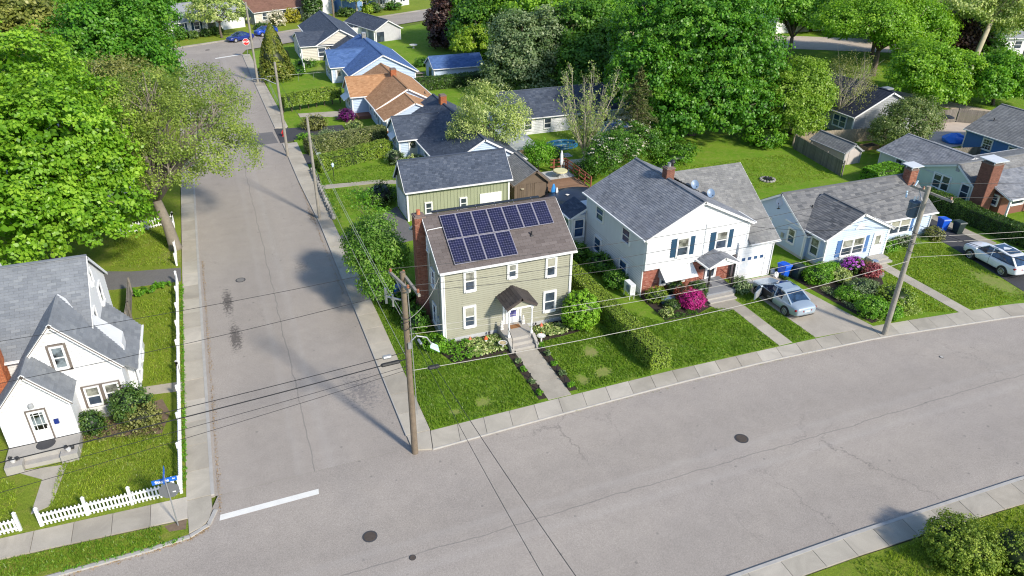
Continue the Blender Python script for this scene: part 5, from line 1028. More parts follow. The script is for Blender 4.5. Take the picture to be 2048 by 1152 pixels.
gable(H, 0, 3.4, 0, 7, 2.5, 4, 'Y', M_WSIDE, M_RPALE, M_WHITE, ov=.2, rk=.3, step=None); m = MB(); Wall(H, 'S', 0).wbox(m, .4, 3.0, 0, 2.0, 0, .05); m.build('garage_door', plain('white_door_paint', (.7, .72, .75), .5), H)

# ---- houses seen through the trees on the left
H = T('white_garage_house', 'white gabled building with grey roof glimpsed between trees at top left', 'house', (-22, 130, 0))
gable(H, -26, -18.3, 130, 141, 3.2, 5.4, 'Y', M_WSIDE, M_RPALE, M_WHITE, ov=.4, rk=.3, step=.2, sides='SE', rp=-24)
for z in (1.2, 1.7, 2.2, 2.7): Wall(H, 'S', 130).window(-20.3, -19.7, z, z+.3, M_WHITE, M_GLASS, mode='one', cas=.03)
H = T('white_neighbour_house', 'white house with grey roof mostly hidden behind the sparse street tree', 'house', (-12, 66, 0))
gable(H, -17.5, -8.2, 64.5, 74.5, 2.9, 5.9, 'Y', M_WSIDE, M_RPALE, M_WHITE, ov=.35, rk=.3, step=.18, sides='SE', tw=.4, th=.2, rp=-12.5)
for y in (65.8, 69.2, 72): Wall(H, 'E', -8.2).window(y, y+.9, .9, 2.1, M_WHITE, M_GLASS)
H = T('white_rear_house', 'white house with pale roof glimpsed behind the big maple on the left', 'house', (-26, 58, 0))
gable(H, -33, -19.5, 60, 69, 3.0, 6.0, 'X', M_WSIDE, M_RPALE, M_WHITE, ov=.35, rk=.3, step=.18, sides='SE', tw=.4, th=.2)
for a in (-31, -27, -23): Wall(H, 'S', 60).window(a, a+1, .9, 2.2, M_WHITE, M_GLASS)

# ---- grey house in the middle right, half hidden by trees, and those beyond the back street
H = T('grey_hidden_house', 'grey house with very dark roof and skylight half hidden by trees', 'house', (65, 63, 0))
gable(H, 63.5, 72.5, 59.3, 71.0, 2.3, 4.6, 'Y', M_GREYSIDE, pieces('near_black_shingle', [(.02, .026, .045), (.04, .047, .07), (.03, .037, .055)], .7), M_WHITE, ov=.35, rk=.3, step=.18, sides='SW', tw=.4, th=.2)
Wall(H, 'W', 63.5).window(60.3, 62.1, .7, 1.9, M_WHITE, M_DBLUEGLASS, cols=2, cas=.1); m = MB(); m.bar((70.2, 62.4, 4.0), (71.2, 62.4, 4.0), .9, .15); m.build('skylight', M_METAL, H)
for i, (x, y, w, d, rz_, lab) in enumerate(((96, 112, 15, 9, 0, 'white house behind trees past the back street, far right of centre'), (112, 88, 14, 9, -.3, 'white house beyond the large maple at the top right'), (75, 128, 14, 9, .1, 'white house at the top edge behind the tall lime green maples'))):
    H = T('far_white_house', lab, 'house', (x, y, 0), rot=rz_, group='white houses beyond the back street'); gable(H, 0, w, 0, d, 2.6, 5.0, 'X', M_WSIDE, M_RPALE, M_WHITE, ov=.4, rk=.3, step=None)
    for a in (2, 6, 10): Wall(H, 'S', 0).window(a, a+1.2, .9, 2.1, M_WHITE, M_GLASS, cas=.1)
# ---- grey garden shed
H = T('garden_shed', 'small garden shed with grey roof beside the grey fence', 'shed', (56.6, 52.3, 0))
gable(H, 56.0, 58.0, 52.4, 57.0, 1.35, 2.1, 'Y', plain('shed_pink_grey', (.52, .46, .43), .7), M_RGREY2, M_GREYSIDE, ov=.15, rk=.15, step=None)
m = MB(); Wall(H, 'S', 52.4).wbox(m, 56.5, 57.5, 0, 1.4, 0, .03); m.build('shed_door', plain('shed_pink_grey', (.52, .46, .43)), H)
# ================================================================== poles and wires
M_INS = plain('brown_insulator', (.30, .11, .05), .35, .1); M_LAMPH = plain('lamp_head', (.55, .68, .78), .4, .05); M_TRANS = plain('transformer_blue', (.05, .085, .13), .45, .15, 3)
def pole(label, x, y, h, r=.16, mat=None, lean=(0, 0), cat='utility pole'):
    root = T('utility_pole', label, cat, (x, y, 0)); m = MB(); t = (x+lean[0], y+lean[1], h)
    m.tube([(x, y, -.1), (x+lean[0]*.3, y+lean[1]*.3, h*.3), (x+lean[0]*.65, y+lean[1]*.65, h*.65), t], [r, r*.93, r*.84, r*.72], 14); m.build('pole', mat or M_WOODP, root, smooth=False); return root
def ins(m, p): m.lathe((p[0], p[1], p[2]), [(.03, 0), (.045, .04), (.07, .05), (.04, .09), (.065, .11), (.035, .17)], 8)
def crossarm(root, x, z, y0, y1, pins, dx=0, x1=None):
    m = MB(); m.bar((x, y0, z), (x1 if x1 is not None else x, y1, z), .1, .12); a = m.build('crossarm', M_WOODG, root)
    for f in pins: m = MB(); ins(m, ((x+((x1 or x)-x)*f), y0+(y1-y0)*f, z+.06)); m.build('insulator', M_INS, a)
    return a
UP = pole('brown utility pole with double crossarm and street lamp on the corner by the solar house', 6.02, 27.21, 9.9)
crossarm(UP, 5.62, 9.62, 27.95, 26.0, (.06, .92), x1=6.0); crossarm(UP, 6.1, 9.66, 27.5, 25.45, (.04, .93), x1=6.25)
m = MB(); m.bar((5.75, 27.6, 9.55), (5.95, 27.25, 8.85), .04); m.bar((6.15, 26.3, 9.6), (6.05, 27.15, 8.9), .04); m.build('arm_brace', M_METAL, UP)
m = MB(); m.bar((5.9, 27.35, 8.5), (5.35, 27.8, 8.55), .06); m.tube([(5.35, 27.8, 8.2), (5.35, 27.8, 8.95)], .06, 7); m.tube([(5.6, 27.6, 8.1), (5.6, 27.6, 8.7)], .045, 7); m.build('fused_cutout', M_METAL, UP)
for z, a in ((7.5, .3), (7.2, 1.4), (7.75, 2.2)): m = MB(); m.tube([(6.02+.22*math.cos(a+i*.6), 27.21+.22*math.sin(a+i*.6), z+.06*math.sin(i)) for i in range(11)], .018, 5); m.build('cable_loop', M_WIRE, UP)
m = MB(); m.tube([(6.16, 27.1, 9.2), (6.19, 27.1, 7.5), (6.2, 27.08, 5.2), (6.22, 27.06, 2.4)], .02, 5); m.build('riser_cable', M_METAL, UP)
m = MB(); m.tube([(6.1, 27.2, 6.35), (6.45, 27.22, 6.62), (6.9, 27.2, 6.45), (7.12, 27.15, 6.05)], .035, 7); m.bar((6.0, 27.03, 6.3), (6.15, 27.03, 6.3), .1, .3); la = m.build('lamp_arm', M_METAL, UP)
m = MB(); m.hexa([(7.0, 27.05, 5.95), (7.12, 27.28, 5.95), (7.45, 27.32, 5.7), (7.4, 26.92, 5.7), (7.02, 27.05, 6.08), (7.14, 27.26, 6.08), (7.42, 27.28, 5.86), (7.38, 26.96, 5.86)]); m.build('lamp_head', M_LAMPH, la)
UR = pole('grey weathered utility pole with transformer in front of the light blue house', 35.79, 27.2, 9.75, .17, M_WOODG)
crossarm(UR, 36.02, 9.3, 28.5, 25.85, (.04, .3, .95), x1=36.2); m = MB(); m.bar((36.0, 27.9, 9.25), (35.9, 27.25, 8.5), .04); m.build('arm_brace', M_METAL, UR)
m = MB(); m.lathe((35.75, 27.72, 7.75), [(.26, 0), (.3, .05), (.3, .82), (.32, .86), (.3, .93), (.08, 1.0)], 18); tr_ = m.build('transformer', M_TRANS, UR)
for dx in (-.12, .12): m = MB(); m.lathe((35.75+dx, 27.72, 8.7), [(.035, 0), (.06, .05), (.04, .1), (.06, .13), (.03, .28)], 8); m.build('bushing', M_WHITE, tr_)
m = MB(); m.tube([(35.95, 28.2, 9.4), (36.1, 28.2, 9.7)], .05, 7); m.tube([(35.6, 28.3, 9.1), (35.4, 28.1, 8.8)], .05, 7); m.build('fused_cutout', M_LAMPH, UR)
for z, a in ((7.3, .2), (6.6, 1.5), (6.1, .9)): m = MB(); m.tube([(35.79+.24*math.cos(a+i*.6), 27.2+.24*math.sin(a+i*.6), z-.05*i) for i in range(9)], .018, 5); m.build('cable_loop', M_WIRE, UR)
P3 = pole('grey street pole beside the stone wall on the side street', 6.12, 57.0, 8.4, .13, M_WOODG); P4 = pole('tall pale utility pole with street lamp arm beside the fire hydrant', 5.6, 73.6, 9.1, .15, M_WOODG)
m = MB(); m.tube([(5.5, 73.6, 7.1), (4.4, 74.1, 7.6), (3.4, 74.5, 7.55)], .035, 6); m.bar((3.5, 74.45, 7.5), (2.9, 74.75, 7.45), .26, .12); m.build('lamp_arm', M_METAL, P4)
P5 = pole('far pale utility pole beside the cone shaped tree', 5.5, 105.0, 10.2, .16, M_WOODG); m = MB(); m.bar((5.2, 104.9, .0), (5.8, 104.9, .0), .6, .2); m.build('base_collar', M_CONC2, P5)
P6 = pole('brown pole across the far street near the tall light blue house', 23.3, 149.6, 11, .18, M_WOODP)
P7 = pole('white utility pole with crossarm and lamp behind the tall maples', 83.7, 105.7, 12, .2, M_WOODG); crossarm(P7, 83.7, 11.4, 107, 104.4, (.05, .95)); m = MB(); m.tube([(83.7, 105.6, 8.6), (84.9, 105, 9.1), (86.1, 104.5, 9.0)], .05, 6); m.build('lamp_arm', M_METAL, P7)
P8 = pole('pale utility pole at the right edge beyond the young maple', 108.6, 74.1, 11, .2, M_WOODG)
WG = 'overhead wires on the corner pole'
def wire(label, a, b, sag, r=.016, mat=None, n=14, grp=None, sleeve=None, cat='overhead wire'):
    A = Vector(a); B = Vector(b); pts = [A.lerp(B, i/n)-Vector((0, 0, sag*4*(i/n)*(1-i/n))) for i in range(n+1)]
    if sleeve is None:
        m = MB(); m.tube(pts, r, 5, False); o = m.build('overhead_wire', mat or M_WIRE); tag(o, label, cat, grp); return o
    root = T('overhead_wire', label, cat, a, group=grp); m = MB(); m.tube(pts, r, 5, False); m.build('cable', mat or M_WIRE, root)
    for (f, l, rr, sm_) in sleeve:
        p = A.lerp(B, f)-Vector((0, 0, sag*4*f*(1-f))); d = (B-A).normalized(); m = MB(); m.tube([p-d*l/2, p-d*l*.42, p+d*l*.42, p+d*l/2], [rr*.5, rr, rr, rr*.5], 8); m.build('splice_case', sm_, root)
    return root
PR = 'primary wires between the two big poles'
wire('rearmost thin high wire from the corner pole to the transformer pole', (5.66, 27.8, 9.85), (36.03, 28.35, 9.55), .7, .011, grp=PR); wire('middle thin high wire from the corner pole to the transformer pole', (6.0, 26.05, 9.85), (36.1, 27.6, 9.55), .75, .011, grp=PR); wire('frontmost thin high wire from the corner pole to the transformer pole', (6.24, 25.5, 9.85), (36.2, 26.0, 9.55), .8, .011, grp=PR)
wire('high wire leaving the transformer pole to the right edge', (36.03, 28.35, 9.5), (72, 22, 9.6), .8, .012); wire('second high wire leaving the transformer pole to the right edge, nearer the street', (36.2, 26.0, 9.5), (72, 19.6, 9.6), .8, .012)
LW = 'pale low cables between the two big poles'
for z, s, l in ((7.15, .55, 'upper'), (6.85, .62, 'lower')): wire(l+' pale low cable between the corner pole and the transformer pole', (6.1, 27.1, z), (35.75, 27.1, z-.25), s, .010, M_WIREG, grp=LW)
wire('lowest pale cable right of the corner pole with a black splice case over the lawn', (6.15, 27.1, 4.9), (35.75, 27.05, 5.2), .5, .015, M_WIREG, sleeve=[(.033, .55, .1, M_BLACK)])
for z, l in ((6.9, 'upper'), (6.5, 'middle'), (5.6, 'lower')): wire(l+' pale cable from the transformer pole towards the white SUV', (35.85, 27.1, z-.2), (72, 21, z), .5, .011, M_WIREG)
wire('long high black wire crossing the side street to the left edge, upper of two', (5.6, 27.8, 9.8), (-24, 28.6, 9.8), .5, .010); wire('long high black wire crossing the side street to the left edge, lower of two', (6.0, 25.9, 9.8), (-24, 25.2, 9.6), .6, .010)
wire('black cable with grey splice box crossing the stop line end to the left edge', (5.95, 27.2, 5.9), (-24, 25.6, 6.3), .35, .016, sleeve=[(.03, .4, .1, M_METAL)]); wire('thick black cable with long splice case crossing the side street', (5.95, 27.15, 5.55), (-24, 25.0, 6.0), .3, .024, sleeve=[(.026, .9, .09, M_BLACK)])
wire('thin grey wire below the thick black cable over the cottage garden', (5.95, 27.1, 5.2), (-24, 24.2, 5.6), .3, .011); wire('lowest thin wire over the cottage garden at the left', (5.95, 27.1, 5.0), (-24, 23.4, 5.2), .3, .010)
for k, (y, z, l) in enumerate(((27.4, 7.6, 'leftmost'), (27.3, 7.3, 'middle'), (27.3, 5.4, 'lowest'))): wire(l+' wire running from the corner pole up the side street', (6.0, y, z), (6.1, 57.0, z-.6), .45, .011, M_WIREG)
wire('wire running between the two grey poles of the side street', (6.1, 57.0, 7.4), (5.6, 73.6, 7.8), .25, .012); wire('wire running up the side street to the far pole', (5.6, 73.6, 8.2), (5.5, 105, 9.3), .4, .014)
wire('service cable with grey clamp crossing the lawn towards the viewer', (6.1, 27.25, 7.4), (7.6, 8, 7.2), .35, .012, M_WIRE, sleeve=[(.08, .4, .06, M_METAL)]); wire('second service cable crossing the main road towards the bottom edge', (6.2, 27.0, 6.9), (6.6, 8, 7.0), .4, .010)
wire('pale service drop from the corner pole to the solar house wall', (6.15, 27.3, 7.5), (10.06, 35.9, 4.6), .4, .014, M_WIREG); wire('service drop from the transformer pole to the light blue gable', (35.7, 27.2, 7.2), (38.0, 38.5, 3.2), .3, .012)
wire('service drop from the transformer pole to the white house', (35.7, 27.2, 7.4), (32.0, 36.2, 4.1), .3, .012); wire('black service wires leaving the transformer pole over the right lawn to the bottom right', (35.9, 27.1, 7.4), (44, 12, 7.0), .4, .018); wire('thin wire beside the black service wires at the bottom right', (35.9, 27.0, 7.2), (46.5, 12, 7.0), .5, .011)
# far street sign
Q = T('stop_sign', 'red stop sign by the far pole, facing the camera', 'stop sign', (5.55, 121.5, 0)); m = MB(); m.tube([(5.55, 121.5, 0), (5.55, 121.5, 2.6)], .04, 6); m.build('post', M_METAL, Q)
def octagon(m, c, r, y0, y1):
    p = [(c[0]+r*math.cos(R(22.5+45*k)), c[2]+r*math.sin(R(22.5+45*k))) for k in range(8)]; b = len(m.v); m.v += [(a, y0, z) for a, z in p]+[(a, y1, z) for a, z in p]; m.f += [tuple(range(8)), tuple(range(15, 7, -1))]+[(i, (i+1) % 8, 8+(i+1) % 8, 8+i) for i in range(8)]
m = MB(); octagon(m, (5.55, 0, 2.35), .52, 121.46, 121.44); m.build('sign_edge', M_WHITE, Q); m = MB(); octagon(m, (5.55, 0, 2.35), .47, 121.44, 121.43); m.build('sign_face', M_RED, Q)
text_mesh('STOP', .38, M_WHITE, Q, (5.55, 121.42, 2.35), (1, 0, 0), (0, 0, 1), bold=.012)
# near street sign with the back of its stop sign
Q = T('street_sign', 'street sign post with blue Staples Av blade and the grey back of a stop sign', 'street sign', (-4.65, 26.34, 0)); m = MB(); m.tube([(-4.65, 26.34, -.05), (-4.65, 26.34, 2.95)], .028, 7); m.build('post', M_METAL, Q)
# blades: one along the side street (edge on), one facing the camera
m = MB(); m.box(-5.16, -4.2, 26.33, 26.36, 2.5, 2.72); b1 = m.build('name_blade', M_SIGNB, Q); text_mesh('Staples', .19, M_WHITE, b1, (-4.78, 26.322, 2.61), (1, 0, 0), (0, 0, 1), bold=.006); text_mesh('Av', .1, M_WHITE, b1, (-4.33, 26.322, 2.64), (1, 0, 0), (0, 0, 1), bold=.003)
m = MB(); m.box(-4.665, -4.64, 25.9, 26.85, 2.76, 2.98); m.build('name_blade', M_SIGNB, Q)
m = MB(); octagon(m, (-4.62, 0, 2.02), .42, 26.37, 26.39); bk = m.build('stop_sign_back', M_SIGNG, Q); m = MB(); m.box(-4.5, -4.38, 26.362, 26.369, 1.88, 1.93); m.build('sticker', M_WHITE, bk)
# hydrant, lantern post
Q = T('fire_hydrant', 'red fire hydrant beside the side street pole', 'fire hydrant', (5.95, 80.2, 0)); m = MB(); m.lathe((5.95, 80.2, 0), [(.16, 0), (.16, .06), (.11, .08), (.11, .5), (.15, .52), (.12, .62), (.04, .7)], 10); m.build('barrel', M_RED, Q); m = MB(); m.tube([(5.75, 80.2, .4), (6.15, 80.2, .4)], .06, 8); m.tube([(5.95, 80.2, .38), (5.95, 80.0, .38)], .07, 8); m.build('outlet', M_RED, Q)
Q = T('lamp_post', 'black garden lamp post with a pale lantern by the entry path', 'lamp post', (8.7, 65.1, 0)); m = MB(); m.tube([(8.7, 65.1, 0), (8.7, 65.1, 1.35)], .03, 6); m.build('post', M_BLACK, Q); m = MB(); m.lathe((8.7, 65.1, 1.35), [(.05, 0), (.1, .05), (.13, .25), (.15, .27), (.02, .42)], 6); m.build('lantern', M_LAMPH, Q)
Q = T('yard_railing', 'short black iron railing at the top of the stone wall', 'railing', (7.35, 64.6, 0)); m = MB(); [m.tube([(7.35, 64.6+k*.15, 0), (7.35, 64.6+k*.15, .8)], .015, 4) for k in range(8)]; m.tube([(7.35, 64.5, .8), (7.35, 65.75, .8)], .02, 4); m.build('bars', M_BLACK, Q)
# low stone wall
Q = T('stone_wall', 'low rough stone wall along the side street pavement', 'stone wall', (7.15, 57, 0))
for k in range(34):
    y = 56.5+k*.36; h = random.uniform(.3, .42); m = MB(); m.ball((7.15+random.uniform(-.03, .03), y, h*.45), .19, .2, h*.5, 7, 5, .14); m.build('stone', M_STONE, Q)
    if k % 2 == 0: m = MB(); m.ball((7.17, y+.15, h*.45+.2), .15, .18, .13, 6, 4, .15); m.build('stone', M_STONE, Q)
# ---- picket fences
def picket_fence(label, pts, h=.78, sp=.15, posts=2.2, w=.07, tall=1.0, indiv=True, name='picket_fence'):
    root = T(name, label, 'picket fence', (pts[0][0], pts[0][1], 0))
    for a, b in zip(pts[:-1], pts[1:]):
        A = Vector((a[0], a[1], 0)); B = Vector((b[0], b[1], 0)); L = (B-A).length; u = (B-A)/L; nn = Vector((u.y, -u.x, 0)); n = int(L/sp); me = MB(); half = u*w/2
        p = [-half, half, half*.0]; k = MB(); o0 = nn*.03; q = [(-w/2, .06), (w/2, .06), (w/2, h-.05), (0, h), (-w/2, h-.05)]
        k.v += [tuple(u*x+o0+Vector((0, 0, z))) for x, z in q]+[tuple(u*x+o0+nn*.022+Vector((0, 0, z))) for x, z in q]; k.f += [(4, 3, 2, 1, 0), (5, 6, 7, 8, 9)]+[(i, (i+1) % 5, 5+(i+1) % 5, 5+i) for i in range(5)]; pm = k.mesh('picket')
        for i in range(n): o = link('picket', pm, M_WHITE, root); o.location = A+u*(sp*(i+.5))-OFF[root]+Vector((0, 0, random.uniform(-.01, .01)))
        for z in (.2, h-.2): m = MB(); m.bar(A+Vector((0, 0, z)), B+Vector((0, 0, z)), .05, .08); m.build('rail', M_WHITE, root)
        c = max(1, int(round(L/posts)))
        for i in range(c+1): q_ = A+u*L*i/c; m = MB(); m.box(q_.x-.06, q_.x+.06, q_.y-.06, q_.y+.06, -.05, tall); m.lathe((q_.x, q_.y, tall), [(.085, 0), (.085, .03), (.02, .09)], 4); m.build('post', M_WHITE, root)
    return root
picket_fence('white picket fence along the main road side of the cottage garden', [(-10.05, 28.42), (-4.75, 28.35)], posts=1.8)
picket_fence('end of a white picket fence at the left edge beyond the garden path', [(-14.5, 28.5), (-10.85, 28.45)], posts=1.8)
picket_fence('long white picket fence along the side street pavement by the cottage', [(-4.5, 28.35), (-4.55, 38), (-4.6, 49.3)], sp=.16, h=.85, tall=.95)
picket_fence('white picket fence beyond the driveway behind the street tree trunk', [(-4.65, 52.2), (-4.85, 60.1), (-8.6, 59.0)], sp=.2, h=.85, tall=.95)
def board_fence(label, pts, h, mat, sp=.2, name='board_fence', posts=2.4, cat='fence', gap=.015):
    root = T(name, label, cat, (pts[0][0], pts[0][1], 0))
    for a, b in zip(pts[:-1], pts[1:]):
        A = Vector((a[0], a[1], 0)); B = Vector((b[0], b[1], 0)); L = (B-A).length; u = (B-A)/L; nn = Vector((u.y, -u.x, 0)); n = max(1, int(L/sp)); pm = MB(); pm.bar(u*0+nn*.03+Vector((0, 0, h/2)), u*(sp-gap)+nn*.03+Vector((0, 0, h/2)), .02, h); me = pm.mesh('board')
        for i in range(n): o = link('board', me, mat, root); o.location = A+u*sp*i-OFF[root]+Vector((0, 0, random.uniform(-.02, .02)))
        for z in (.25, h-.25): m = MB(); m.bar(A+Vector((0, 0, z))-nn*.02, B+Vector((0, 0, z))-nn*.02, .05, .08); m.build('rail', mat, root)
        c = max(1, int(L/posts))
        for i in range(c+1): q = A+u*L*i/c-nn*.05; m = MB(); m.box(q.x-.05, q.x+.05, q.y-.05, q.y+.05, 0, h+.08); m.build('post', mat, root)
    return root
board_fence('dark grey board fence between the back lawn and the garden shed', [(54.9, 58.2), (53.6, 50.0)], 1.5, M_FENCE); board_fence('weathered board fence in front of the grey house', [(55.5, 59.0), (66.5, 57.2)], 1.45, plain('pale_board', (.36, .30, .22), .9, .25, 3))
board_fence('grey board fence in shade beside the strong blue house', [(73.6, 60.5), (79.5, 59.5), (82.5, 57.0)], 1.6, M_FENCE); board_fence('low dark fence along the strong blue house yard', [(66, 51.2), (73, 49.8)], .9, M_FENCE, cat='fence')
board_fence('brown board fence between the solar house and the white house', [(18.4, 41.6), (22.6, 45.1)], 1.5, M_BARN); board_fence('short weathered gate fence beside the cottage', [(-7.4, 48.6), (-7.3, 45.2), (-7.35, 44.0)], 1.3, M_FENCE)
board_fence('white solid fence beside the corner cream house', [(12.6, 116.0), (12.2, 109.4)], 1.2, M_WHITE, gap=.002); board_fence('long white fence between the cream house and the porch outbuilding', [(21.5, 133), (26.0, 131.2)], 1.7, M_WHITE, gap=.002); board_fence('white panel fence behind the yard deck', [(29.4, 60.2), (31.6, 60.2)], 1.1, M_WHITE, gap=.002)
Q = T('chain_fence', 'thin wire fence around the far side garden', 'fence', (6.6, 96, 0)); m = MB()
for k in range(9): m.tube([(6.7, 88+k*2, 0), (6.7, 88+k*2, 1.0)], .02, 4)
for k in range(5): m.tube([(6.7+k*2, 104, 0), (6.7+k*2, 104, 1.0)], .02, 4)
m.tube([(6.7, 88, 1.0), (6.7, 104, 1.0), (14.6, 104, 1.0)], .015, 4); m.build('frame', M_METAL, Q)
# ---- bins
def bin_(label, x, y, mat, rz=0, z=0, lidm=None):
    root = T('wheelie_bin', label, 'wheelie bin', (x, y, z), rot=rz); m = MB(); m.hexa([(-.24, -.26, .06), (.24, -.26, .06), (.24, .26, .06), (-.24, .26, .06), (-.31, -.36, .95), (.31, -.36, .95), (.31, .36, .95), (-.31, .36, .95)]); m.bar((-.33, 0, .93), (.33, 0, .93), .76, .05, (0, 0, 1)) ; m.build('body', mat, root)
    m = MB(); m.hexa([(-.34, -.42, .97), (.34, -.42, .97), (.34, .4, .97), (-.34, .4, .97), (-.3, -.36, 1.06), (.3, -.36, 1.06), (.3, .3, 1.04), (-.3, .3, 1.04)]); l = m.build('lid', lidm or mat, root); m = MB(); m.tube([(-.3, .42, .98), (.3, .42, .98)], .025, 6); m.build('handle', mat, l)
    for s in (-1, 1): m = MB(); m.tube([(s*.24, .27, .1), (s*.31, .27, .1)], .1, 10); m.build('wheel', M_BLACK, root)
    return root
bin_('blue wheelie bin by the garage of the white house', 34.95, 35.6, M_BIN, .15); bin_('dark wheelie bin with brown side right of the blue one by the white garage', 35.75, 35.15, M_BIND, .1)
bin_('blue wheelie bin at the far end of the right driveway', 52.35, 37.6, M_BIN, -.2); bin_('dark green wheelie bin next to the clipped hedge on the right driveway', 53.0, 36.7, M_BIND, -.15); bin_('blue bin half hidden behind the corner pole and small tree', 9.0, 41.9, M_BIN, .1)
for (x, y, c, l) in ((34.55, 36.2, M_DISHW, 'pale plastic bag of recycling between garage and blue bin'), (34.45, 35.7, M_WHITE, 'white plastic bag on the ground by the blue bin')):
    o = MB().ball((x, y, .2), .2, .18, .24, 9, 6, .2).build('rubbish_bag', c); tag(o, l, 'rubbish bag')
# ---- cars (x forward, origin at the centre on the ground)
M_TYRE = plain('tyre', (.02, .02, .021), .8, .2, 10); M_RIM = plain('alloy_rim', (.5, .5, .52), .3, .1, metal=.5); M_CARGLASS = glassy('car_glass', (.02, .045, .09), .04, .5); M_TAIL = plain('tail_lamp', (.3, .005, .01), .2, .1, coat=.5); M_HEAD = plain('head_lamp', (.6, .62, .65), .1, .1, coat=.6)
def car(label, x, y, hd, L, W, Hr, wb, wr, paint, kind='sedan', door=False, group=None, detail=True):
    root = T('parked_car', label, 'car', (x, y, 0), rot=hd, group=group); hw = W/2; suv = kind == 'suv'; zb = .2 if not suv else .26; f = L/2; m = MB()
    belt = .9 if not suv else 1.02
    if suv: st = [(-f, .72, .45, .95), (-f+.12, .88, .35, 1.04), (-f+.6, .97, zb, 1.08), (-wb/2, 1, zb, 1.07), (0, 1, zb, 1.03), (wb/2-.35, 1, zb, 1.04), (wb/2+.1, .99, zb, 1.03), (f-.45, .95, zb+.02, .98), (f-.14, .84, .3, .9), (f, .66, .38, .74)]
    else: st = [(-f, .72, .42, .84), (-f+.1, .87, .33, .93), (-f+.55, .96, zb, .97), (-wb/2, 1, zb, .96), (0, 1, zb, .92), (wb/2-.3, 1, zb, .9), (wb/2+.1, .98, zb, .86), (f-.4, .93, zb+.02, .78), (f-.12, .82, .3, .68), (f, .62, .36, .56)]
    prof = [(-.80, 0), (-.97, .12), (-1, .42), (-.985, .72), (-.93, .9), (-.78, 1), (-.4, 1.035), (0, 1.045)]; prof = prof+[(-a, b) for a, b in prof[-2::-1]]; n = len(prof)
    for (sx, w, z0, z1) in st:
        for a, b in prof: m.v.append((sx, a*hw*w, z0+(z1-z0)*b))
    for i in range(len(st)-1):
        for k in range(n-1): m.f.append((i*n+k, i*n+k+1, (i+1)*n+k+1, (i+1)*n+k))
        m.f.append((i*n+n-1, i*n, (i+1)*n, (i+1)*n+n-1))
    m.f.append(tuple(range(n-1, -1, -1))); m.f.append(tuple((len(st)-1)*n+k for k in range(n)))
    body = m.build('body', paint, root, smooth=True); mod = body.modifiers.new('s', 'SUBSURF'); mod.levels = 1; mod.render_levels = 2
    # glasshouse, roof, pillars
    if suv: A = [(-f+.22, 1.06), (-f+.75, Hr-.08), (-.3, Hr), (.3, Hr-.03), (1.05, 1.04)]
    else: A = [(-f+.75, .95), (-f+1.5, Hr-.06), (-.35, Hr), (.25, Hr-.05), (1.2, .9)]
    wbm, wt_ = hw*.93, hw*.70; m = MB(); wd = [wbm*.86, wt_*.95, wt_, wt_*.98, wbm*.9]
    lw = [(A[0][0], wbm*.86, belt-.06), (A[4][0], wbm*.9, belt-.1)]
    ring = []
    for s in (-1, 1):
        ring.append([(A[0][0], s*wd[0], A[0][1]), (A[1][0], s*wd[1], A[1][1]), (A[2][0], s*wd[2], A[2][1]), (A[3][0], s*wd[3], A[3][1]), (A[4][0], s*wd[4], A[4][1]), (A[3][0]-.1, s*wbm, belt-.02), (A[1][0]-.1, s*wbm*.97, belt)])
    m.v += ring[0]+ring[1]; m.f += [(0, 1, 6), (1, 2, 3, 5, 6), (3, 4, 5), (7, 13, 8), (8, 13, 12, 10, 9), (10, 12, 11), (0, 7, 8, 1), (1, 8, 9, 2), (2, 9, 10, 3), (3, 10, 11, 4)]
    m.build('windows', M_CARGLASS, root)
    m = MB(); rr = []
    for s in (-1, -.5, 0, .5, 1):
        rr.append([(A[1][0]+.02, s*wd[1]*1.02, A[1][1]+.03-.03*abs(s)**2), (A[2][0]-.3, s*wd[2]*1.02, Hr+.035-.035*abs(s)**2), (A[3][0]-.03, s*wd[3]*1.02, A[3][1]+.03-.03*abs(s)**2)])
    for row in rr: m.v += row
    for i in range(4): m.f += [(i*3+k, i*3+k+1, i*3+k+4, i*3+k+3) for k in range(2)]
    b = len(m.v); m.v += [(v[0], v[1], v[2]-.06) for v in m.v[:15]]; m.f += [(i*3+k+b, i*3+k+3+b, i*3+k+4+b, i*3+k+1+b) for i in range(4) for k in range(2)]; m.f += [(0, 1, b+1, b), (1, 2, b+2, b+1), (12, b+12, b+13, 13), (13, b+13, b+14, 14)]
    for i in range(4): m.f += [(i*3, b+i*3, b+i*3+3, i*3+3), (i*3+2, i*3+5, b+i*3+5, b+i*3+2)]
    m.build('roof', paint, root, smooth=False); m = MB()
    for s in (-1, 1):
        m.bar((A[3][0], s*wd[3]*1.01, A[3][1]), (A[4][0]+.05, s*wd[4]*.99, A[4][1]-.02), .07, .05); m.bar((A[1][0], s*wd[1]*1.01, A[1][1]), (A[0][0]-.05, s*wd[0]*1.02, A[0][1]-.02), .13 if suv else .1, .06)
        m.bar((A[1][0], s*wd[1]*1.02, A[1][1]-.01), (A[3][0], s*wd[3]*1.02, A[3][1]-.01), .05, .05); m.bar((-.15, s*wt_*1.01, Hr-.05), (-.2, s*wbm*1.0, belt), .07, .03)
        if not suv: m.hexa([(A[0][0]+.1, s*wbm*.9, belt), (A[1][0]-.02, s*wbm*.99, belt), (A[1][0]+.15, s*wt_*1.0, Hr-.12), (A[1][0]-.05, s*wt_*1.0, Hr-.12), (A[0][0]+.1, s*wbm*.84, belt), (A[1][0]-.02, s*wbm*.93, belt), (A[1][0]+.15, s*wt_*.95, Hr-.12), (A[1][0]-.05, s*wt_*.95, Hr-.12)])
    m.build('pillars', paint, root, kind='stuff')
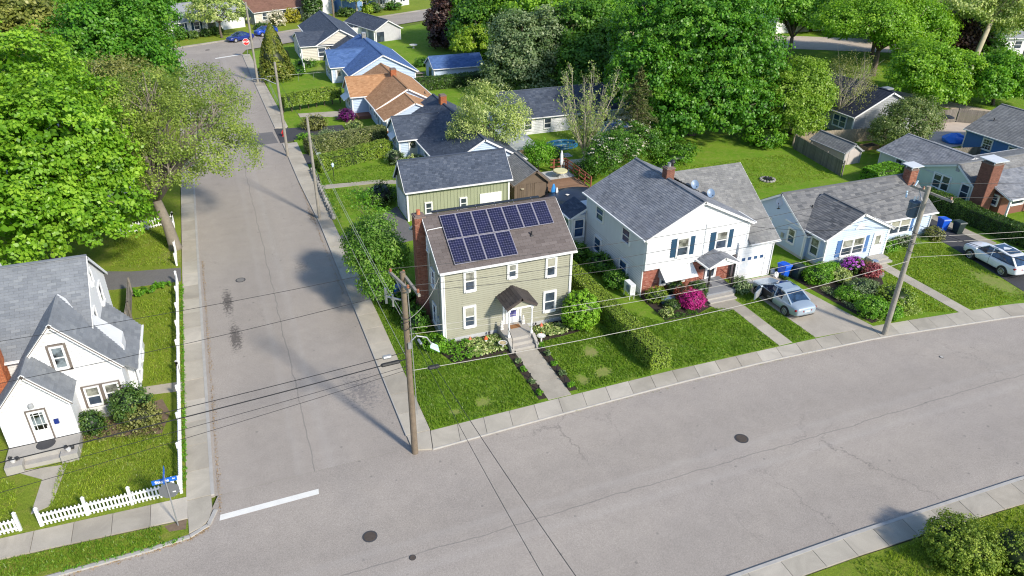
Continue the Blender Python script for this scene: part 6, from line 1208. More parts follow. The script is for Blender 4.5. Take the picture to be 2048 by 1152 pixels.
    for sx in (-wb/2, wb/2):
        for s in (-1, 1):
            m = MB(); m.tube([(sx, s*(hw-.18), wr), (sx, s*(hw+.004), wr)], wr*1.18, 22); a = m.build('wheel_arch', M_BLACK, root)
            m = MB(); m.tube([(sx, s*(hw-.2), wr), (sx, s*(hw-.02), wr), (sx, s*(hw+.022), wr)], [wr, wr, wr*.93], 22); w = m.build('wheel', M_TYRE, root)
            if detail:
                m = MB(); m.tube([(sx, s*(hw+.01), wr), (sx, s*(hw+.028), wr)], wr*.18, 10)
                for k in range(10): a = 2*math.pi*k/10; m.bar((sx+wr*.1*math.cos(a), s*(hw+.024), wr+wr*.1*math.sin(a)), (sx+wr*.66*math.cos(a), s*(hw+.024), wr+wr*.66*math.sin(a)), .035, .012, (0, 1, 0))
                m.tube([(sx+wr*.66*math.cos(i*math.pi/10), s*(hw+.024), wr+wr*.66*math.sin(i*math.pi/10)) for i in range(21)], .016, 5); m.build('rim', M_RIM, w)
            else: m = MB(); m.tube([(sx, s*(hw+.01), wr), (sx, s*(hw+.026), wr)], wr*.62, 12); m.build('rim', M_RIM, w)
    zt = .72 if not suv else .84
    for s in (-1, 1):
        m = MB(); m.hexa([(-f+.0, s*hw*.3, zt-.09), (-f+.16, s*hw*.9, zt-.04), (-f+.26, s*hw*.93, zt-.02), (-f+.1, s*hw*.3, zt-.07), (-f-.012, s*hw*.3, zt+.04), (-f+.13, s*hw*.88, zt+.08), (-f+.22, s*hw*.93, zt+.1), (-f+.1, s*hw*.3, zt+.05)]); m.build('tail_light', M_TAIL, root)
        m = MB(); m.hexa([(f-.2, s*hw*.45, .5), (f-.3, s*hw*.86, .55), (f-.4, s*hw*.86, .55), (f-.3, s*hw*.45, .5), (f-.06, s*hw*.45, .62), (f-.2, s*hw*.84, .68), (f-.35, s*hw*.84, .7), (f-.3, s*hw*.45, .64)]); m.build('headlight', M_HEAD, root)
        m = MB(); m.ball((.92, s*(hw+.1), belt+.05), .07, .12, .08, 8, 6); m.build('wing_mirror', paint, root)
    m = MB(); m.box(-f-.015, -f+.05, -.2, .2, zt-.1, zt+.02); m.build('number_plate', M_LAMPH, root)
    m = MB(); m.bar((-f+.02, -hw*.62, .36), (-f+.02, hw*.62, .36), .05, .03); [m.bar((-.15, s*(hw*1.003), zb+.12), (-.15, s*(hw*1.003), belt-.05), .012, .01) for s in (-1, 1)]; m.build('seam_trim', M_BLACK, root)
    if suv: m = MB(); m.poly([(A[1][0]+.25, -wt_*.7, Hr+.035), (A[3][0]-.15, -wt_*.7, Hr+.015), (A[3][0]-.15, wt_*.7, Hr+.015), (A[1][0]+.25, wt_*.7, Hr+.035)]); m.build('sunroof', M_CARGLASS, root)
    if door:
        m = MB(); m.hexa([(-.1, hw*.93, .3), (.88, hw*.93, .3), (.88, hw*.93, .85), (-.1, hw*.93, .85), (-.1, hw*1.004, .3), (.88, hw*1.004, .3), (.98, hw*1.0, .88), (-.12, hw*1.0, .88)]); m.build('door_opening', M_BLACK, root)
        m = MB(); m.ball((.15, hw*.98, .52), .28, .06, .12, 10, 6); m.ball((-.05, hw*.95, .75), .1, .06, .3, 10, 6); m.build('seat', plain('seat_grey', (.16, .15, .14), .8), root)
        c, s_ = math.cos(R(62)), math.sin(R(62)); hx, hy = .95, hw+.02
        def dp(l, z, o=0): return (hx-l*c+o*s_, hy+l*s_+o*c, z)
        m = MB(); m.hexa([dp(0, .3), dp(1.0, .3), dp(1.0, .88), dp(0, .86), dp(0, .3, .06), dp(1.0, .3, .06), dp(1.0, .88, .06), dp(0, .86, .06)]); d = m.build('open_door', paint, root)
        m = MB(); m.hexa([dp(.05, .36, -.03), dp(.95, .36, -.03), dp(.95, .82, -.03), dp(.05, .82, -.03), dp(.05, .36, .0), dp(.95, .36, .0), dp(.95, .82, .0), dp(.05, .82, .0)]); m.build('door_lining', M_GREYSIDE, d)
        m = MB(); m.tube([dp(.1, .86, .03), dp(.5, 1.22, .03), dp(.98, 1.26, .03), dp(1.0, .88, .03)], .022, 5); m.build('window_frame', M_BLACK, d); m = MB(); m.poly([dp(.12, .88, .03), dp(.98, .88, .03), dp(.97, 1.24, .03), dp(.5, 1.2, .03)]); m.build('pane', M_CARGLASS, d)
    return root
P_SILVER = plain('silver_blue_paint', (.42, .50, .57), .28, .04, 1, metal=.35, coat=.6); P_WHITE = plain('white_paint', (.74, .76, .79), .3, .03, 1, coat=.6); P_BLUE = plain('blue_car_paint', (.015, .06, .42), .25, .1, 1, coat=.7); P_NAVY = plain('dark_blue_car_paint', (.012, .03, .2), .2, .2, 1, coat=.7)
car('silver blue sedan with its driver door open on the concrete driveway', 32.42, 32.7, R(90), 4.75, 1.82, 1.42, 2.75, .32, P_SILVER, 'sedan', True)
car('white SUV with dark sunroof parked on the right driveway', 50.75, 31.6, R(85.5), 4.7, 1.9, 1.6, 2.75, .36, P_WHITE, 'suv')
car('dark blue sedan parked at the kerb left of the far pole', 5.4, 135.6, R(207), 4.6, 1.8, 1.4, 2.7, .33, P_NAVY, 'sedan', detail=False); car('bright blue hatchback parked behind the cone shaped tree', 9.9, 139.4, R(207), 4.1, 1.75, 1.5, 2.5, .33, P_BLUE, 'suv', detail=False)
car('small blue car at the end of the driveway left of the far junction', -7.3, 130.8, R(30), 4.2, 1.75, 1.42, 2.5, .33, P_BLUE, 'sedan', detail=False)
# ---- porch and garden pieces of the solar house
def ground_thing(name, label, cat, x, y, parts, z=0, rot=None):
    root = T(name, label, cat, (x, y, z), rot=rot)
    for pn, mb, mat in parts: mb.build(pn, mat, root)
    return root
o = MB().hexa([(14.15, 35.1, .602), (14.8, 35.1, .602), (14.8, 35.5, .602), (14.15, 35.5, .602), (14.15, 35.1, .62), (14.8, 35.1, .62), (14.8, 35.5, .62), (14.15, 35.5, .62)]).build('door_mat', plain('coir_mat', (.27, .13, .05), .95, .3, 20)); tag(o, 'brown coir door mat on the porch of the solar house', 'door mat')
M_STAT = plain('statue_white', (.66, .64, .6), .7, .15, 10)
for (x, y, z, l) in ((13.62, 35.3, .6, 'white stone figure left of the violet front door'), (15.08, 35.45, .6, 'white stone figure right of the violet front door')):
    ground_thing('garden_figure', l, 'garden figure', x, y, [('plinth', MB().box(x-.1, x+.1, y-.1, y+.1, z, z+.08), M_STAT), ('figure', MB().lathe((x, y, z+.08), [(.1, 0), (.12, .1), (.07, .24), (.09, .32), (.05, .38), (.07, .45), (.02, .53)], 8), M_STAT)])
for (x, y, l, c) in ((13.2, 34.0, 'white bird bath with tan water left of the front steps', (.45, .36, .2)), (15.62, 33.9, 'white bird bath right of the front steps', (.6, .6, .6))):
    ground_thing('bird_bath', l, 'bird bath', x, y, [('pedestal', MB().lathe((x, y, 0), [(.13, 0), (.06, .08), (.05, .4), (.09, .45)], 10), M_STAT), ('bowl', MB().lathe((x, y, .42), [(.08, 0), (.25, .08), (.27, .1), (.22, .1), (.18, .07)], 18), M_STAT), ('water', MB().disc((x, y, .515), .2), glassy('basin_water'+str(int(x)), c, .1))])
PL = [((13.62, 33.1), 'first'), ((13.6, 31.95), 'second'), ((13.58, 30.75), 'third'), ((13.6, 29.6), 'fourth'), ((15.25, 33.0), 'first'), ((15.25, 31.9), 'second'), ((15.22, 30.8), 'third'), ((15.22, 29.75), 'fourth')]
pth = None
for i, ((x, y), w) in enumerate(PL):
    l = w+' black path light from the steps, '+('left' if i < 4 else 'right')+' side of the front walk'
    if pth is None:
        pth = T('path_light', l, 'path light', (x, y, 0), group='black path lights along the front walk'); MB().lathe((x, y, 0), [(.012, 0), (.012, .12), (.035, .13), (.035, .36)], 8).build('stake', M_BLACK, pth); MB().lathe((x, y, .36), [(.045, 0), (.045, .03), (.01, .05)], 8).build('cap', M_BLACK, pth)
    else: c = copy_tree(pth); retag(c, l, (x, y, 0))
for (x, y, l) in ((12.9, 35.55, 'short black spotlight left of the porch'), (15.95, 35.5, 'short black spotlight right of the porch'), (17.7, 35.3, 'black spotlight near the round bush')):
    ground_thing('garden_spotlight', l, 'garden light', x, y, [('stake', MB().lathe((x, y, 0), [(.015, 0), (.015, .3), (.02, .32)], 6), M_BLACK), ('head', MB().lathe((x, y, .3), [(.05, 0), (.06, .1), (.02, .12)], 8), M_BLACK)])
for (x, y, l, c, r_) in ((11.6, 35.3, 'white and orange gnome in front of the sage wall', (.6, .2, .1), .09), (12.5, 35.0, 'orange toadstool ornament in the hosta bed', (.7, .12, .03), .11), (16.2, 35.2, 'orange and white ornament in the bed right of the porch', (.65, .15, .08), .1), (15.75, 34.2, 'small orange flower ornament beside the right bird bath', (.7, .15, .05), .08)):
    ground_thing('garden_ornament', l, 'garden ornament', x, y, [('base', MB().lathe((x, y, .0), [(r_, 0), (r_*.9, .25), (r_*.5, .35)], 8), M_STAT), ('hat', MB().lathe((x, y, .33), [(r_*1.2, 0), (r_*.7, .1), (.01, .22)], 8), plain('ornament_%.2f' % c[0], c, .5))])
# ---- pool yard
Q = T('pool_cover', 'dark blue cover draped over the round pool between the shed and the white house', 'pool cover', (26.9, 51.5, 0)); m = MB(); n = 26; rings = [(0, .95), (.35, .8), (.6, .92), (.85, .85), (1, .8), (1.04, .3), (1.08, .0)]; cx, cy, RR = 26.9, 51.5, 3.1
for fr, z in rings:
    for k in range(n): a = 2*math.pi*k/n; zz = z+.16*math.sin(a*3+fr*5)*fr*(1 if fr < 1 else .2)+(.35*math.exp(-((fr*RR*math.cos(a)-.5)**2+(fr*RR*math.sin(a)-1.2)**2)/.3) if fr < 1 else 0); m.v.append((cx+RR*fr*math.cos(a), cy+RR*fr*math.sin(a), max(0, zz)))
for i in range(len(rings)-1):
    for k in range(n): k2 = (k+1) % n; m.f.append((i*n+k, i*n+k2, (i+1)*n+k2, (i+1)*n+k))
m.build('cover', M_TARP, Q, smooth=True)
for (x, y) in ((26.2, 52.6), (27.8, 51.9), (27.2, 50.1)): MB().ball((x, y, 1.0), .2, .1, .05, 8, 4, .4).build('puddle_debris', M_STAT, Q)
Q = T('wooden_deck', 'small wooden deck beyond the covered pool', 'deck', (25.6, 55, 0)); 
for k in range(19): y = 54.75+k*.145; m = MB(); m.box(25.6, 29.4, y, y+.13, .42, .5); m.build('deck_board', M_DECKW, Q)
m = MB(); m.box(25.6, 29.4, 57.55, 59.6, .3, .49); m.build('deck_pad', plain('pale_deck', (.5, .5, .5), .7), Q)
m = MB(); [m.box(x-.05, x+.05, y-.05, y+.05, 0, .42) for x in (25.7, 29.3) for y in (54.85, 57.4)]; m.build('post', M_DECKW, Q)
Q = T('deck_railing', 'red stained wooden railing around the yard deck', 'railing', (29.5, 54.8, 0))
for a, b in (((29.45, 54.6), (29.45, 59.8)), ((29.45, 59.8), (27.9, 59.9))):
    A = Vector((*a, 0)); B = Vector((*b, 0)); L = (B-A).length; m = MB(); [m.bar(A+Vector((0, 0, z)), B+Vector((0, 0, z)), .07, .09) for z in (.75, 1.15, 1.45)]; m.build('rail', M_REDW, Q)
    for k in range(int(L/1.2)+1): p = A.lerp(B, k*1.2/L); MB().box(p.x-.05, p.x+.05, p.y-.05, p.y+.05, 0, 1.5).build('post', M_REDW, Q)
Q = T('patio_table', 'round yellow topped garden table on the deck', 'table', (28.0, 57.9, .49)); MB().lathe((28.0, 57.9, 1.12), [(.66, -.1), (.66, 0), (.6, .03)], 24).build('cloth', plain('cream_cloth', (.62, .58, .33), .8, .1, 5), Q)
for k in range(3): a = k*2.1; MB().tube([(28.0, 57.9, 1.08), (28+.45*math.cos(a), 57.9+.45*math.sin(a), .49)], .025, 5).build('leg', M_WHITE, Q)
Q = T('closed_parasol', 'closed white garden parasol standing behind the yellow table', 'parasol', (28.75, 59.3, .3)); MB().tube([(28.75, 59.3, .3), (28.75, 59.3, 2.5)], .025, 6).build('pole', M_WHITE, Q); MB().lathe((28.75, 59.3, 1.1), [(.1, 0), (.17, .3), (.15, .9), (.08, 1.25), (.01, 1.4)], 8).build('canopy', M_WHITE, Q); MB().lathe((28.75, 59.3, .3), [(.25, 0), (.25, .06), (.04, .1)], 12).build('base', M_STAT, Q)
Q = T('paddling_pool', 'blue inflatable paddling pool on the shaded back lawn', 'paddling pool', (32.4, 67, 0))
for z, r_ in ((.12, 1.0), (.34, .96)): MB().tube([(32.4+1.7*r_*math.cos(a), 67+1.05*r_*math.sin(a), z) for a in [i*math.pi/14 for i in range(29)]], .14, 8).build('ring', plain('pool_blue', (.03, .17, .33), .3, .1), Q)
MB().disc((32.4, 67, .2), 1.6, 24, .95).build('water', glassy('pool_water', (.06, .24, .36)), Q)
o = MB().bar((30.6, 64.4, .03), (32.2, 64.4, .03), 1.1, .04).build('beach_towel', plain('striped_towel', (.5, .5, .55), .9, .4, 8)); tag(o, 'pale striped towel on the lawn in front of the paddling pool', 'towel')
o = MB().bar((33.7, 64.0, .04), (35.6, 64.4, .04), 1.1, .05).build('green_tarp', plain('teal_tarp', (.08, .25, .24), .6)); tag(o, 'teal tarp lying right of the bare multi-stemmed tree', 'tarp')
Q = T('paddle_board', 'blue and white inflatable leaning against the weathered shed', 'inflatable', (25.6, 54.0, 0)); MB().ball((25.6, 54.1, .75), .22, .1, .75, 10, 8, .06).build('hull', plain('board_blue', (.04, .25, .6), .4), Q); MB().ball((25.85, 53.95, .6), .15, .1, .6, 8, 6, .1).build('liner', M_WHITE, Q)
# picnic table, round garden table, fire pit, planters, tarp
Q = T('picnic_table', 'grey picnic table on the lawn left of the blue roofed shed', 'picnic table', (25.6, 100.5, 0)); MB().bar((24.2, 100.4, .75), (27.2, 100.4, .75), .8, .06).build('top', M_FENCE, Q)
for s in (-.7, .7): MB().bar((24.2, 100.4+s, .45), (27.2, 100.4+s, .45), .28, .05).build('bench', M_FENCE, Q)
for x in (24.6, 26.8): MB().bar((x, 99.6, 0), (x, 100.6, .73), .08).bar((x, 101.2, 0), (x, 100.2, .73), .08).build('leg', M_FENCE, Q)
Q = T('round_garden_table', 'small round white table on the lawn by the porch outbuilding', 'table', (31.0, 120.5, 0)); MB().lathe((31, 120.5, .5), [(.65, 0), (.65, .08)], 16).build('top', M_STAT, Q); MB().lathe((31, 120.5, 0), [(.3, 0), (.12, .1), (.12, .5)], 8).build('pedestal', M_STAT, Q)
Q = T('fire_pit', 'ring of stones with charred logs on the back lawn', 'fire pit', (46.35, 51.58)+(0,)); fp = (46.35, 51.58)
for k in range(14): a = k*.449; MB().ball((fp[0]+.62*math.cos(a), fp[1]+.62*math.sin(a), .1), .16, .13, .12, 7, 5, .15).build('stone', M_STONE, Q)
for k in range(4): a = k*.8; MB().bar((fp[0]-.4*math.cos(a), fp[1]-.4*math.sin(a), .12), (fp[0]+.4*math.cos(a), fp[1]+.4*math.sin(a), .25), .09).build('log', M_BLACK, Q)
for (x, y, l) in ((62.5, 55.6, 'left raised wooden planter by the pale board fence'), (64.6, 54.6, 'right raised wooden planter by the pale board fence')):
    Q = T('raised_planter', l, 'planter', (x, y, 0)); m = MB(); m.box(x-.9, x+.9, y-.5, y-.44, 0, .4); m.box(x-.9, x+.9, y+.44, y+.5, 0, .4); m.box(x-.9, x-.84, y-.44, y+.44, 0, .4); m.box(x+.84, x+.9, y-.44, y+.44, 0, .4); m.build('boards', plain('tan_board', (.42, .27, .15), .8), Q); MB().box(x-.84, x+.84, y-.44, y+.44, 0, .33).build('soil', M_MULCH, Q)
tp = (73.12, 54.26); o = MB().ball((tp[0], tp[1], .2), 1.5, 1.1, .65, 14, 8, .13).build('blue_tarp_heap', M_BTARP); tag(o, 'bright blue tarp heaped over something beside the strong blue house', 'tarp')
Q = T('black_parasol', 'small black round parasol in the yard beside the blue tarp', 'parasol', (75.3, 57.6, 0)); MB().tube([(75.3, 57.6, 0), (75.3, 57.6, 1.7)], .03, 5).build('pole', M_BLACK, Q); MB().lathe((75.3, 57.6, 1.55), [(.8, 0), (.5, .15), (.02, .25)], 10).build('canopy', M_BLACK, Q)
Q = T('planter_trough', 'pale blue garden trough with terracotta pots under the brick front window', 'planter', (25.4, 35.7, 0)); MB().hexa([(24.9, 35.25, .05), (26.6, 35.25, .05), (26.6, 35.6, .05), (24.9, 35.6, .05), (24.85, 35.2, .4), (26.65, 35.2, .4), (26.65, 35.65, .4), (24.85, 35.65, .4)]).build('trough', M_DISH, Q); MB().lathe((25.9, 34.95, .0), [(.15, 0), (.22, .3)], 10).build('pot', M_BRICKO, Q)
o = MB().lathe((26.9, 36.55, .62), [(.08, 0), (.15, .14)], 10).build('flower_pot', plain('terracotta', (.5, .14, .05), .8)); tag(o, 'orange pot on the sill under the awning', 'flower pot')
o = MB().box(31.6, 32.5, 35.55, 36.05, .055, .075).build('driveway_mat', plain('framed_mat', (.5, .48, .45), .8)); tag(o, 'pale mat with a black edge in front of the garage door', 'mat'); MB().box(31.53, 32.57, 35.48, 36.12, .052, .066).build('mat_edge', M_BLACK, o)
Q = T('pedestal_birdbath', 'small blue grey bird bath beside the step of the light blue house', 'bird bath', (41.85, 34.2, 0)); MB().lathe((41.85, 34.2, 0), [(.12, 0), (.05, .1), (.05, .65)], 8).build('pedestal', M_DARKMETAL, Q); MB().lathe((41.85, 34.2, .63), [(.06, 0), (.22, .1), (.2, .12)], 12).build('bowl', M_DISH, Q)
Q = T('garden_boulder', 'grey boulder beside the azalea near the light blue house', 'boulder', (41.5, 33.2, 0)); MB().ball((41.5, 33.2, .15), .3, .24, .25, 9, 6, .12).build('rock', M_STONE, Q)
for (x, y, z, l) in ((-11.65, 32.7, .48, 'left small planter on the cottage stoop'), (-9.35, 32.65, .48, 'right cluster of planters on the cottage stoop')):
    Q = T('porch_planter', l, 'planter', (x, y, z)); MB().lathe((x, y, z), [(.08, 0), (.12, .14)], 9).build('pot', M_STAT, Q); MB().ball((x+.15, y+.1, z+.1), .12, .08, .1, 8, 5, .3).ball((x-.1, y+.12, z+.14), .08, .1, .12, 8, 5, .3).build('ornament', M_DARKMETAL, Q)
o = MB().bar((9.2, 97, .05), (12.4, 93.4, 1.6), .1).build('yellow_guy_guard', plain('yellow_plastic', (.65, .48, .08), .6)); tag(o, 'slanting yellow guard on the guy wire of the far pole', 'guy guard')
o = MB().box(8.2, 8.6, 71.9, 72.2, 0, .5).build('utility_box', plain('pale_green_box', (.4, .5, .42), .6)); tag(o, 'small pale green utility box beside the side street hedge', 'utility box')
# leaves blown against the kerbs
lp = []
for _ in range(900): t = random.random(); lp.append((-3.0+abs(random.gauss(0, .09)), 26.4+t*26, .02))
for _ in range(700): i = random.randrange(len(NK)-3)+2; t = random.random(); lp.append((NK[i-1][0]+(NK[i][0]-NK[i-1][0])*t+random.gauss(0, .05), NK[i-1][1]+(NK[i][1]-NK[i-1][1])*t-abs(random.gauss(.05, .09)), .02))
for _ in range(500): t = random.random(); lp.append((5.7-abs(random.gauss(0, .08)), 44+t*22, .02))
lp = np.array(lp); o = leaf_object('dry_leaves', lp, np.tile([0, 0, 1.], (len(lp), 1))+RNG.normal(0, .3, (len(lp), 3)), .05, leafmat('dry_leaf', (.2, .12, .05), (.35, .22, .1), (.5, .36, .2), .1), RNG.random(len(lp)), None, kind='stuff'); tag(o, 'tan dry leaves gathered along the kerbs', 'leaves')
# ================================================================== plants
L_MOUND = leafmat('mound_leaf', (.07, .14, .01), (.17, .26, .02), (.32, .40, .05), .25, .6)
Lm, Ld, Lf, Lo, Lg, Ll = L_MAPLE, L_DEEP, L_FRESH, L_OLIVE, L_GREYG, L_LIME
# big trees on the left
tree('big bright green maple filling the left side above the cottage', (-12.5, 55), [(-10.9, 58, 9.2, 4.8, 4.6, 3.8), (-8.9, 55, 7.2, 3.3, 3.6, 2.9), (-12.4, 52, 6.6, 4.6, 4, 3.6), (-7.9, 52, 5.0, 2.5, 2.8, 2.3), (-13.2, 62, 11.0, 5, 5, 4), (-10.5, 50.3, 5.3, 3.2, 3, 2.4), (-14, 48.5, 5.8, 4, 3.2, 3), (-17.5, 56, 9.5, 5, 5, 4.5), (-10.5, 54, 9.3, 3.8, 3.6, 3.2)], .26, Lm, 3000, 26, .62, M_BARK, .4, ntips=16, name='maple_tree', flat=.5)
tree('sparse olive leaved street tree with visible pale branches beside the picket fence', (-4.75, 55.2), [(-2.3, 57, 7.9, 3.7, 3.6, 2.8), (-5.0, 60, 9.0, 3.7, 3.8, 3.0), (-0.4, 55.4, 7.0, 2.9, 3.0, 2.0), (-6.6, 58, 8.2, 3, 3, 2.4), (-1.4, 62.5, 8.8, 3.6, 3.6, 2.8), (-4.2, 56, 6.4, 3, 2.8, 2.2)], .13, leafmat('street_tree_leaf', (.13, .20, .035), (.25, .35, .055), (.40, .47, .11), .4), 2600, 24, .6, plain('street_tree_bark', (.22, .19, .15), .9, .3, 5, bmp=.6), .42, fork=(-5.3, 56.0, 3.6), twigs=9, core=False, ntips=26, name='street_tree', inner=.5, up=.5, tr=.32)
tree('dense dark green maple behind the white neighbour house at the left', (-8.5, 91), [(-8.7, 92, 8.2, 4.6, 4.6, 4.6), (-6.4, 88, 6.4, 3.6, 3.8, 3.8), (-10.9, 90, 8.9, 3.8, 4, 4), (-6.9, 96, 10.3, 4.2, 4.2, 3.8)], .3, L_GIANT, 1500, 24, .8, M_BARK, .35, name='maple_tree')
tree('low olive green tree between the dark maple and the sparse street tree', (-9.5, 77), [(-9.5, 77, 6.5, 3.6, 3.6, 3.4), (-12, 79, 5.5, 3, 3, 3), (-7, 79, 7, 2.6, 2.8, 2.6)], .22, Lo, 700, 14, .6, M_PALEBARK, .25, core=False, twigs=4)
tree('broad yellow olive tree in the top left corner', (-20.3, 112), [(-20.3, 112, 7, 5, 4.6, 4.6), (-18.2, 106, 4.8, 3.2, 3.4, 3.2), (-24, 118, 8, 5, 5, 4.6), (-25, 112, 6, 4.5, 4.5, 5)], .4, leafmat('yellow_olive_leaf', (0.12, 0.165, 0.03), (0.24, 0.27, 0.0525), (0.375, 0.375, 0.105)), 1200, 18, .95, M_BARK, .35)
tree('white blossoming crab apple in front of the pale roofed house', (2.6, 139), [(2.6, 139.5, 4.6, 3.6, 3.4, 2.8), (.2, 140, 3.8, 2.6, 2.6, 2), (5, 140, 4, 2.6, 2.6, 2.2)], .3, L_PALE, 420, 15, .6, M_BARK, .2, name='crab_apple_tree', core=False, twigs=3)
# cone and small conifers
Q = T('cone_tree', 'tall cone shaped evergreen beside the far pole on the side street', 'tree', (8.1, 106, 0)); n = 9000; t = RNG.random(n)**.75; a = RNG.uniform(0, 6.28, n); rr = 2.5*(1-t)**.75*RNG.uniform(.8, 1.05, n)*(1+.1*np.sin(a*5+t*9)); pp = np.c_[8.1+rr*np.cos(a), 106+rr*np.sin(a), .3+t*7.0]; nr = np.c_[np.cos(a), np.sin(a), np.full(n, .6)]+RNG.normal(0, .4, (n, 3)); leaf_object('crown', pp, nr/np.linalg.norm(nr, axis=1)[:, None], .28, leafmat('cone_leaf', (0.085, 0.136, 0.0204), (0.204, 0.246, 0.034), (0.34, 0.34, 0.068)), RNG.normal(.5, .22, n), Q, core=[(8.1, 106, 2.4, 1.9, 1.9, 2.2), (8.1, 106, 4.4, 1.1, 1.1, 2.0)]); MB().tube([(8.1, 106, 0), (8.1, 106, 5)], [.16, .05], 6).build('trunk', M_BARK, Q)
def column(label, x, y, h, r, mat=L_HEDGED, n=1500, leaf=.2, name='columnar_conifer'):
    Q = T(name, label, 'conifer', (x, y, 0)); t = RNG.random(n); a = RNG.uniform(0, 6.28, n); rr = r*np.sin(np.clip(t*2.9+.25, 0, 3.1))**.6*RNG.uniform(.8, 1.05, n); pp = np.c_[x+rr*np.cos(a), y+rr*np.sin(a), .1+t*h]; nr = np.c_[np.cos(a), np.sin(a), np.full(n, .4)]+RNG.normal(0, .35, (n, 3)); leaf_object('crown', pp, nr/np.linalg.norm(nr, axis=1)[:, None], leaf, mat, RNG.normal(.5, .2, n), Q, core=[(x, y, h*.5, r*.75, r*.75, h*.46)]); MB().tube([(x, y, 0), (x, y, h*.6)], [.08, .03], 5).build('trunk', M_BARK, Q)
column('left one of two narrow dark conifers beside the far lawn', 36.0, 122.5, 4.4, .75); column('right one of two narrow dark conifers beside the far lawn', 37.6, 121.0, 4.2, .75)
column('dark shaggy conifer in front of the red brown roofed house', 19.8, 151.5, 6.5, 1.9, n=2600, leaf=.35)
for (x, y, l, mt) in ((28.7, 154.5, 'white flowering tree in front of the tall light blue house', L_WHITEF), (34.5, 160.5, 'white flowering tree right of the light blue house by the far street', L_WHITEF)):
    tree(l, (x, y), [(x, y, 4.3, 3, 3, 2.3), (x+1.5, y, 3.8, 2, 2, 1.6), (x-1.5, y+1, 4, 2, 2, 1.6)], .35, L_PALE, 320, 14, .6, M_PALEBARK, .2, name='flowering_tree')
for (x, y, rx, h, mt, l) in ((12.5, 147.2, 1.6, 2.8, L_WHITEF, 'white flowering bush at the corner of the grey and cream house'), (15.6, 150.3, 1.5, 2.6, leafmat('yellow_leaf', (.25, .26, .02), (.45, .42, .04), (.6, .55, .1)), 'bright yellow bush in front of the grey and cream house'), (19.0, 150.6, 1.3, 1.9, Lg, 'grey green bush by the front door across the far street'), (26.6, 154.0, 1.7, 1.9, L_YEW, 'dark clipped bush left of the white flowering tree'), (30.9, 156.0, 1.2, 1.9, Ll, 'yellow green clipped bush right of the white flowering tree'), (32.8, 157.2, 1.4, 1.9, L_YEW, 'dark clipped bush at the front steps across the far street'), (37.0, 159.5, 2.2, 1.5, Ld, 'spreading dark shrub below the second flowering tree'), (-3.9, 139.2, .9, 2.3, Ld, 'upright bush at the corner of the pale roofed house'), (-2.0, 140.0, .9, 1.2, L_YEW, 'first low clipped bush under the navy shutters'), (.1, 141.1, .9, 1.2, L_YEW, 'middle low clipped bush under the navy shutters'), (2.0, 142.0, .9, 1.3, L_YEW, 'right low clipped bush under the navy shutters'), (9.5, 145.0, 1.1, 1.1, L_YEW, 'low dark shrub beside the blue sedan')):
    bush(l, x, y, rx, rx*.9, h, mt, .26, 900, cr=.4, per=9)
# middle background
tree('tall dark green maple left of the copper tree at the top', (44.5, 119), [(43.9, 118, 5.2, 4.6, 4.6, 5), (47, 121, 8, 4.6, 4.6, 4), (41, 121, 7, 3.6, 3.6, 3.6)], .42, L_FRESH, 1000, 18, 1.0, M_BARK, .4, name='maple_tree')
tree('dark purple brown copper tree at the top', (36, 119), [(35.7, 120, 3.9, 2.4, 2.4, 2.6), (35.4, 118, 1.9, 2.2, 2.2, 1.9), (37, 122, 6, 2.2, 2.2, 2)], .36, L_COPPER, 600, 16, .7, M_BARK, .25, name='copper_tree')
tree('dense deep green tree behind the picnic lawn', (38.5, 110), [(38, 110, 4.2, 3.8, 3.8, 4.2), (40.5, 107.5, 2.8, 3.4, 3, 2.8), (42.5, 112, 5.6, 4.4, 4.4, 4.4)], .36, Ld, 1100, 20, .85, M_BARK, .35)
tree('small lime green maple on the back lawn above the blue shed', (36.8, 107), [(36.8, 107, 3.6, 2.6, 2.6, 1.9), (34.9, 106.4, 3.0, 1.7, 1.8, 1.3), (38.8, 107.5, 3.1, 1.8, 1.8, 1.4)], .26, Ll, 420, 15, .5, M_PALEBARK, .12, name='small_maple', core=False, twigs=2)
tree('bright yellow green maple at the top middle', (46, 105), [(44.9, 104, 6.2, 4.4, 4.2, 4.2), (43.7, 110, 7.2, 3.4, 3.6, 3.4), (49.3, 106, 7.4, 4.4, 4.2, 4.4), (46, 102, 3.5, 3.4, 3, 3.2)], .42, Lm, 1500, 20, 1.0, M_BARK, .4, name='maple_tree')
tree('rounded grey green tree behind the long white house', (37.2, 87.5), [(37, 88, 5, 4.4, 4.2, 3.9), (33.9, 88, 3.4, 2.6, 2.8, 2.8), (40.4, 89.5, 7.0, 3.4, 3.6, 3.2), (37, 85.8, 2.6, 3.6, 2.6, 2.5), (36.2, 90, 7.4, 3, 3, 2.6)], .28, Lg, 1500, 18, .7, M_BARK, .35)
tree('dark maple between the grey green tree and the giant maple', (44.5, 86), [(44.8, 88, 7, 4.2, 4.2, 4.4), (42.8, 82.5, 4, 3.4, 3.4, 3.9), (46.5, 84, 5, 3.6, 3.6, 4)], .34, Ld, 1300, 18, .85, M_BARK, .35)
tree('giant deep green maple towering behind the white house', (47.5, 66), [(48.1, 68, 9, 6.2, 5.6, 6), (45, 71.5, 10, 4.6, 4.6, 5), (41.2, 67, 6.2, 3.3, 3.8, 4.4), (53, 66, 6.4, 4.6, 4.4, 5.2), (47, 63.3, 4.2, 5, 3.6, 4.0), (51.9, 62.6, 3.2, 3.6, 3, 3.1), (42.5, 62.6, 3.4, 2.8, 2.8, 3.2), (50.9, 72, 13, 5, 5, 4), (54.6, 70, 10.2, 4, 4.2, 4.6)], .27, L_GIANT, 3300, 25, .6, M_BARK, .5, ntips=16, name='maple_tree', flat=.6)
